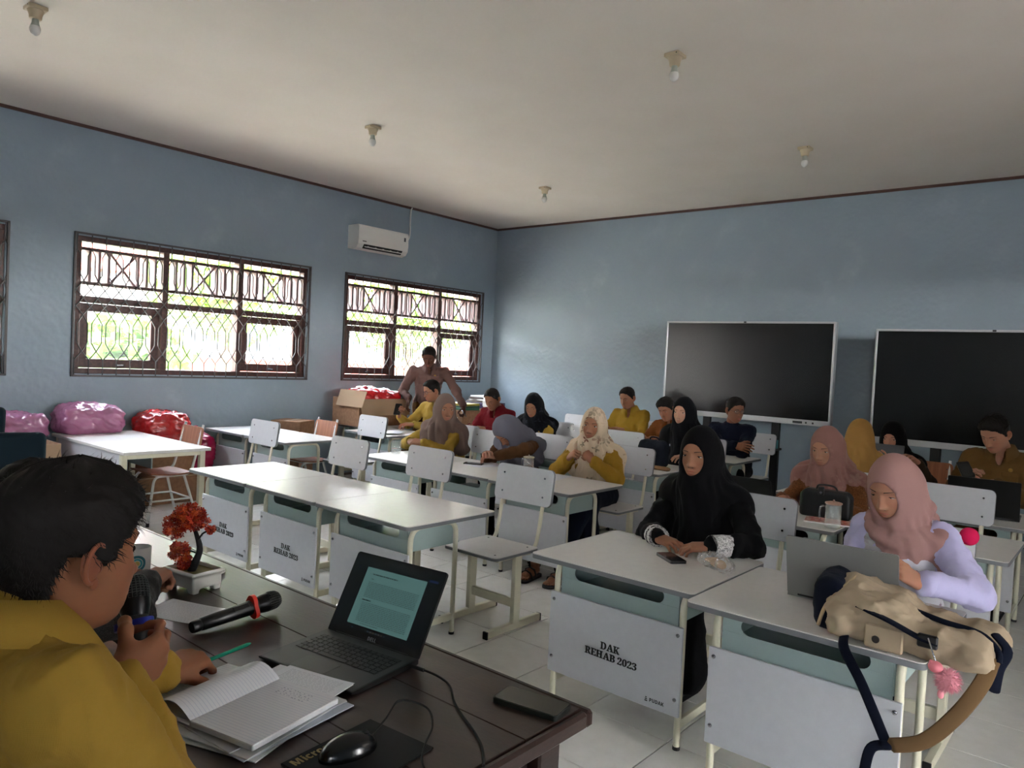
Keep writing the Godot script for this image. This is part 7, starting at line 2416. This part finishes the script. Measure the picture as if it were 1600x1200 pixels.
	part(mg, "emblem", em, emm)
	# notebook: left leaf curling over, right page flat, on a pile of loose papers
	var nb := thing("open_notebook", "open ruled notebook with handwriting in front of the presenter", "notebook", Vector3(-1.405, y + 0.017, -0.83), deg_to_rad(12.0))
	var ruled := Image.create(256, 360, true, Image.FORMAT_RGB8)
	ruled.fill(Color(0.84, 0.84, 0.86))
	for k in 26: ruled.fill_rect(Rect2i(0, 20 + k * 13, 256, 1), Color(0.66, 0.68, 0.76))
	rg.seed = 3
	for k in 4:
		var x := 60
		while x < 190:
			var l := rg.randi_range(3, 9)
			ruled.fill_rect(Rect2i(x, 40 + k * 13 + rg.randi_range(-2, 2), l, 2), Color(0.30, 0.32, 0.42))
			x += l + rg.randi_range(4, 14)
	ruled.generate_mipmaps()
	var rm := mat(Color(1, 1, 1), 0.8)
	rm.albedo_texture = ImageTexture.create_from_image(ruled)
	part(nb, "page_block", bx(Vector3(0.085, 0.006, 0), Vector3(0.17, 0.012, 0.235), 0.002), M.paper)
	var pg := MB.new()
	pg.quad(Vector3(0.0, 0.0126, 0.117), Vector3(0.168, 0.0126, 0.117), Vector3(0.168, 0.0126, -0.117), Vector3(0.0, 0.0126, -0.117), Vector3.UP)
	part(nb, "right_page", pg, rm)
	var lf := MB.new()
	var N := 14
	for i in N + 1:
		var u := float(i) / N
		var px := -0.165 * u; var py := 0.012 + 0.030 * sin(PI * minf(u * 1.35, 1.0)) * (1.0 - 0.3 * u) - 0.004 * u
		for j in 2: lf.add(Vector3(px, py, 0.117 - 0.234 * j), Vector3(0, 1, 0), Vector2(1.0 - u, j))
	for i in N:
		lf.face(i * 2, i * 2 + 2, i * 2 + 3); lf.face(i * 2, i * 2 + 3, i * 2 + 1)
	renormal(lf)
	var rm2: StandardMaterial3D = rm.duplicate()
	var im2 := Image.create(256, 360, true, Image.FORMAT_RGB8)
	im2.fill(Color(0.84, 0.84, 0.86))
	for k in 26: im2.fill_rect(Rect2i(0, 20 + k * 13, 256, 1), Color(0.66, 0.68, 0.76))
	im2.generate_mipmaps()
	rm2.albedo_texture = ImageTexture.create_from_image(im2)
	part(nb, "left_page", lf, rm2)
	part(nb, "left_block", bx(Vector3(-0.083, 0.004, 0), Vector3(0.162, 0.008, 0.232), 0.002), M.paper)
	for k in 5:
		var s := MB.new()
		var w := 0.20 + 0.012 * (k % 3); var dd := 0.285
		s.box(Vector3(0, 0, 0), Vector3(w, 0.0026, dd), 0.0008)
		solo("loose_paper", ["lowest loose document under the open notebook", "second loose document under the open notebook, sticking out to the right", "third loose document under the open notebook", "fourth loose document under the open notebook", "printed document nearest the laptop under the open notebook"][k], "paper", s, mat([Color(0.80, 0.80, 0.80), Color(0.74, 0.76, 0.80), Color(0.82, 0.82, 0.82), Color(0.78, 0.78, 0.79), Color(0.84, 0.84, 0.85)][k], 0.8), Transform3D(Basis(Vector3.UP, deg_to_rad([20.0, 8.0, 14.0, 4.0, 16.0][k])), Vector3([-1.345, -1.34, -1.355, -1.36, -1.385][k], y + 0.0016 + k * 0.003, [-0.85, -0.86, -0.85, -0.86, -0.90][k])), "documents under the notebook")
	# torn-edged printed page that reaches towards the laptop
	sheet("printed page with crumpled corner reaching from the notebook to the laptop", Vector3(-1.385, y + 0.0155, -0.945), 0.19, 0.20, deg_to_rad(14.0))
	sheet("printed sheet beside the bonsai near the neighbour's hand", Vector3(-2.06, y, -1.03), 0.20, 0.14, 0.35)
	# green pen between the presenter's fingers
	var pn := MB.new()
	pn.tube([Vector3(-0.045, 0, 0), Vector3(0.060, 0, 0), Vector3(0.068, 0, 0)], [0.0045, 0.0045, 0.002], 10)
	solo("green_pen", "translucent green pen between the presenter's fingers", "pen", pn, mat(Color(0.12, 0.52, 0.42), 0.25), Transform3D(Basis(Vector3.UP, 1.35) * Basis(Vector3.BACK, 0.22), Vector3(-1.60, 0.785, -0.90)))
	# mouse on its pad
	var mp := thing("mouse_pad", "black mouse pad with gold lettering at the bottom edge", "mouse pad", Vector3(-1.09, y, -0.90), deg_to_rad(5.0))
	part(mp, "pad", bx(Vector3(0, 0.0018, 0), Vector3(0.175, 0.0034, 0.225), 0.001), M.rubber)
	letters(mp, "lettering", "Micros", 0.027, mat(Color(0.52, 0.44, 0.24), 0.5), Transform3D(Basis(Vector3.UP, PI / 2) * Basis(Vector3(1, 0, 0), -PI / 2), Vector3(-0.068, 0.0041, 0.060)), true)
	var ms := thing("computer_mouse", "black computer mouse at the bottom edge of the picture", "mouse", Vector3(-1.105, y + 0.0036, -0.885), deg_to_rad(-8.0))
	var f := Field.new(Vector3(-0.04, 0, -0.065), Vector3(0.04, 0.045, 0.065), 0.004)
	f.ell(Vector3(0, 0.004, 0), Vector3(0.033, 0.036, 0.060), 0.004)
	f.slice(Vector3(0, 0.001, 0), Vector3(0, -1, 0), 0.002)
	var mb := MB.new()
	f.mesh_into(mb)
	part(ms, "shell", mb, mat(Color(0.022, 0.023, 0.026), 0.22))
	var wl := MB.new()
	wl.tube([Vector3(-0.004, 0.031, -0.036), Vector3(0.004, 0.031, -0.036)], 0.006, 12)
	part(ms, "wheel", wl, M.rubber)
	var cb := MB.new()
	cb.tube(smooth_path([Vector3(-1.115, y + 0.014, -0.945), Vector3(-1.135, y + 0.022, -1.00), Vector3(-1.165, y + 0.03, -1.065), Vector3(-1.13, y + 0.012, -1.11), Vector3(-1.075, y + 0.004, -1.075), Vector3(-1.03, y + 0.004, -1.012), Vector3(-0.98, y + 0.004, -0.96), Vector3(-0.90, y + 0.004, -0.93)], 7), 0.0022, 6)
	solo("mouse_cable", "thin black cable looping from the computer mouse", "cable", cb, M.rubber)
	var c2 := MB.new()
	c2.tube(smooth_path([Vector3(-1.30, y + 0.012, -1.235), Vector3(-1.24, y + 0.008, -1.245), Vector3(-1.185, y + 0.004, -1.235), Vector3(-1.12, y + 0.004, -1.185), Vector3(-1.06, y + 0.004, -1.15), Vector3(-1.00, y + 0.004, -1.12), Vector3(-0.945, y + 0.004, -1.085), Vector3(-0.90, y + 0.003, -1.04)], 7), 0.0026, 6)
	c2.tube([Vector3(-1.315, y + 0.012, -1.232), Vector3(-1.275, y + 0.011, -1.238)], 0.0045, 8)
	solo("charger_cable", "black charging cable running from the open laptop to the table edge", "cable", c2, M.rubber)
	phone("dark green phone lying face down at the corner of the wooden table", Transform3D(Basis(Vector3.UP, 1.75), Vector3(-0.995, y, -1.302)), Vector3(0.078, 0.011, 0.162), Color(0.07, 0.085, 0.065), Color(0.09, 0.11, 0.085))
	# white charger bricks behind the pot
	solo("white_adapter", "flat white adapter lying behind the bonsai pot", "adapter", bx(Vector3(0, 0.007, 0), Vector3(0.10, 0.014, 0.045), 0.005), M.white_plastic, Transform3D(Basis(Vector3.UP, 0.5), Vector3(-2.36, y, -1.27)))
	solo("eyeglass_case", "pale case lying between the white mug and the bonsai pot", "case", bx(Vector3(0, 0.009, 0), Vector3(0.11, 0.018, 0.05), 0.007), mat(Color(0.62, 0.63, 0.64), 0.35), Transform3D(Basis(Vector3.UP, -0.3), Vector3(-2.36, y, -1.08)))
const MIC_A := Vector3(-1.290, 0.905, -0.580)
const MIC_B := Vector3(-1.388, 1.075, -0.598)

func _ready() -> void:
	build_camera_and_light()
	make_materials()
	build_room()
	build_outside()
	build_furniture()
	build_people()
	build_fittings()
	build_clutter()
	build_desk_things()
	build_table_things()
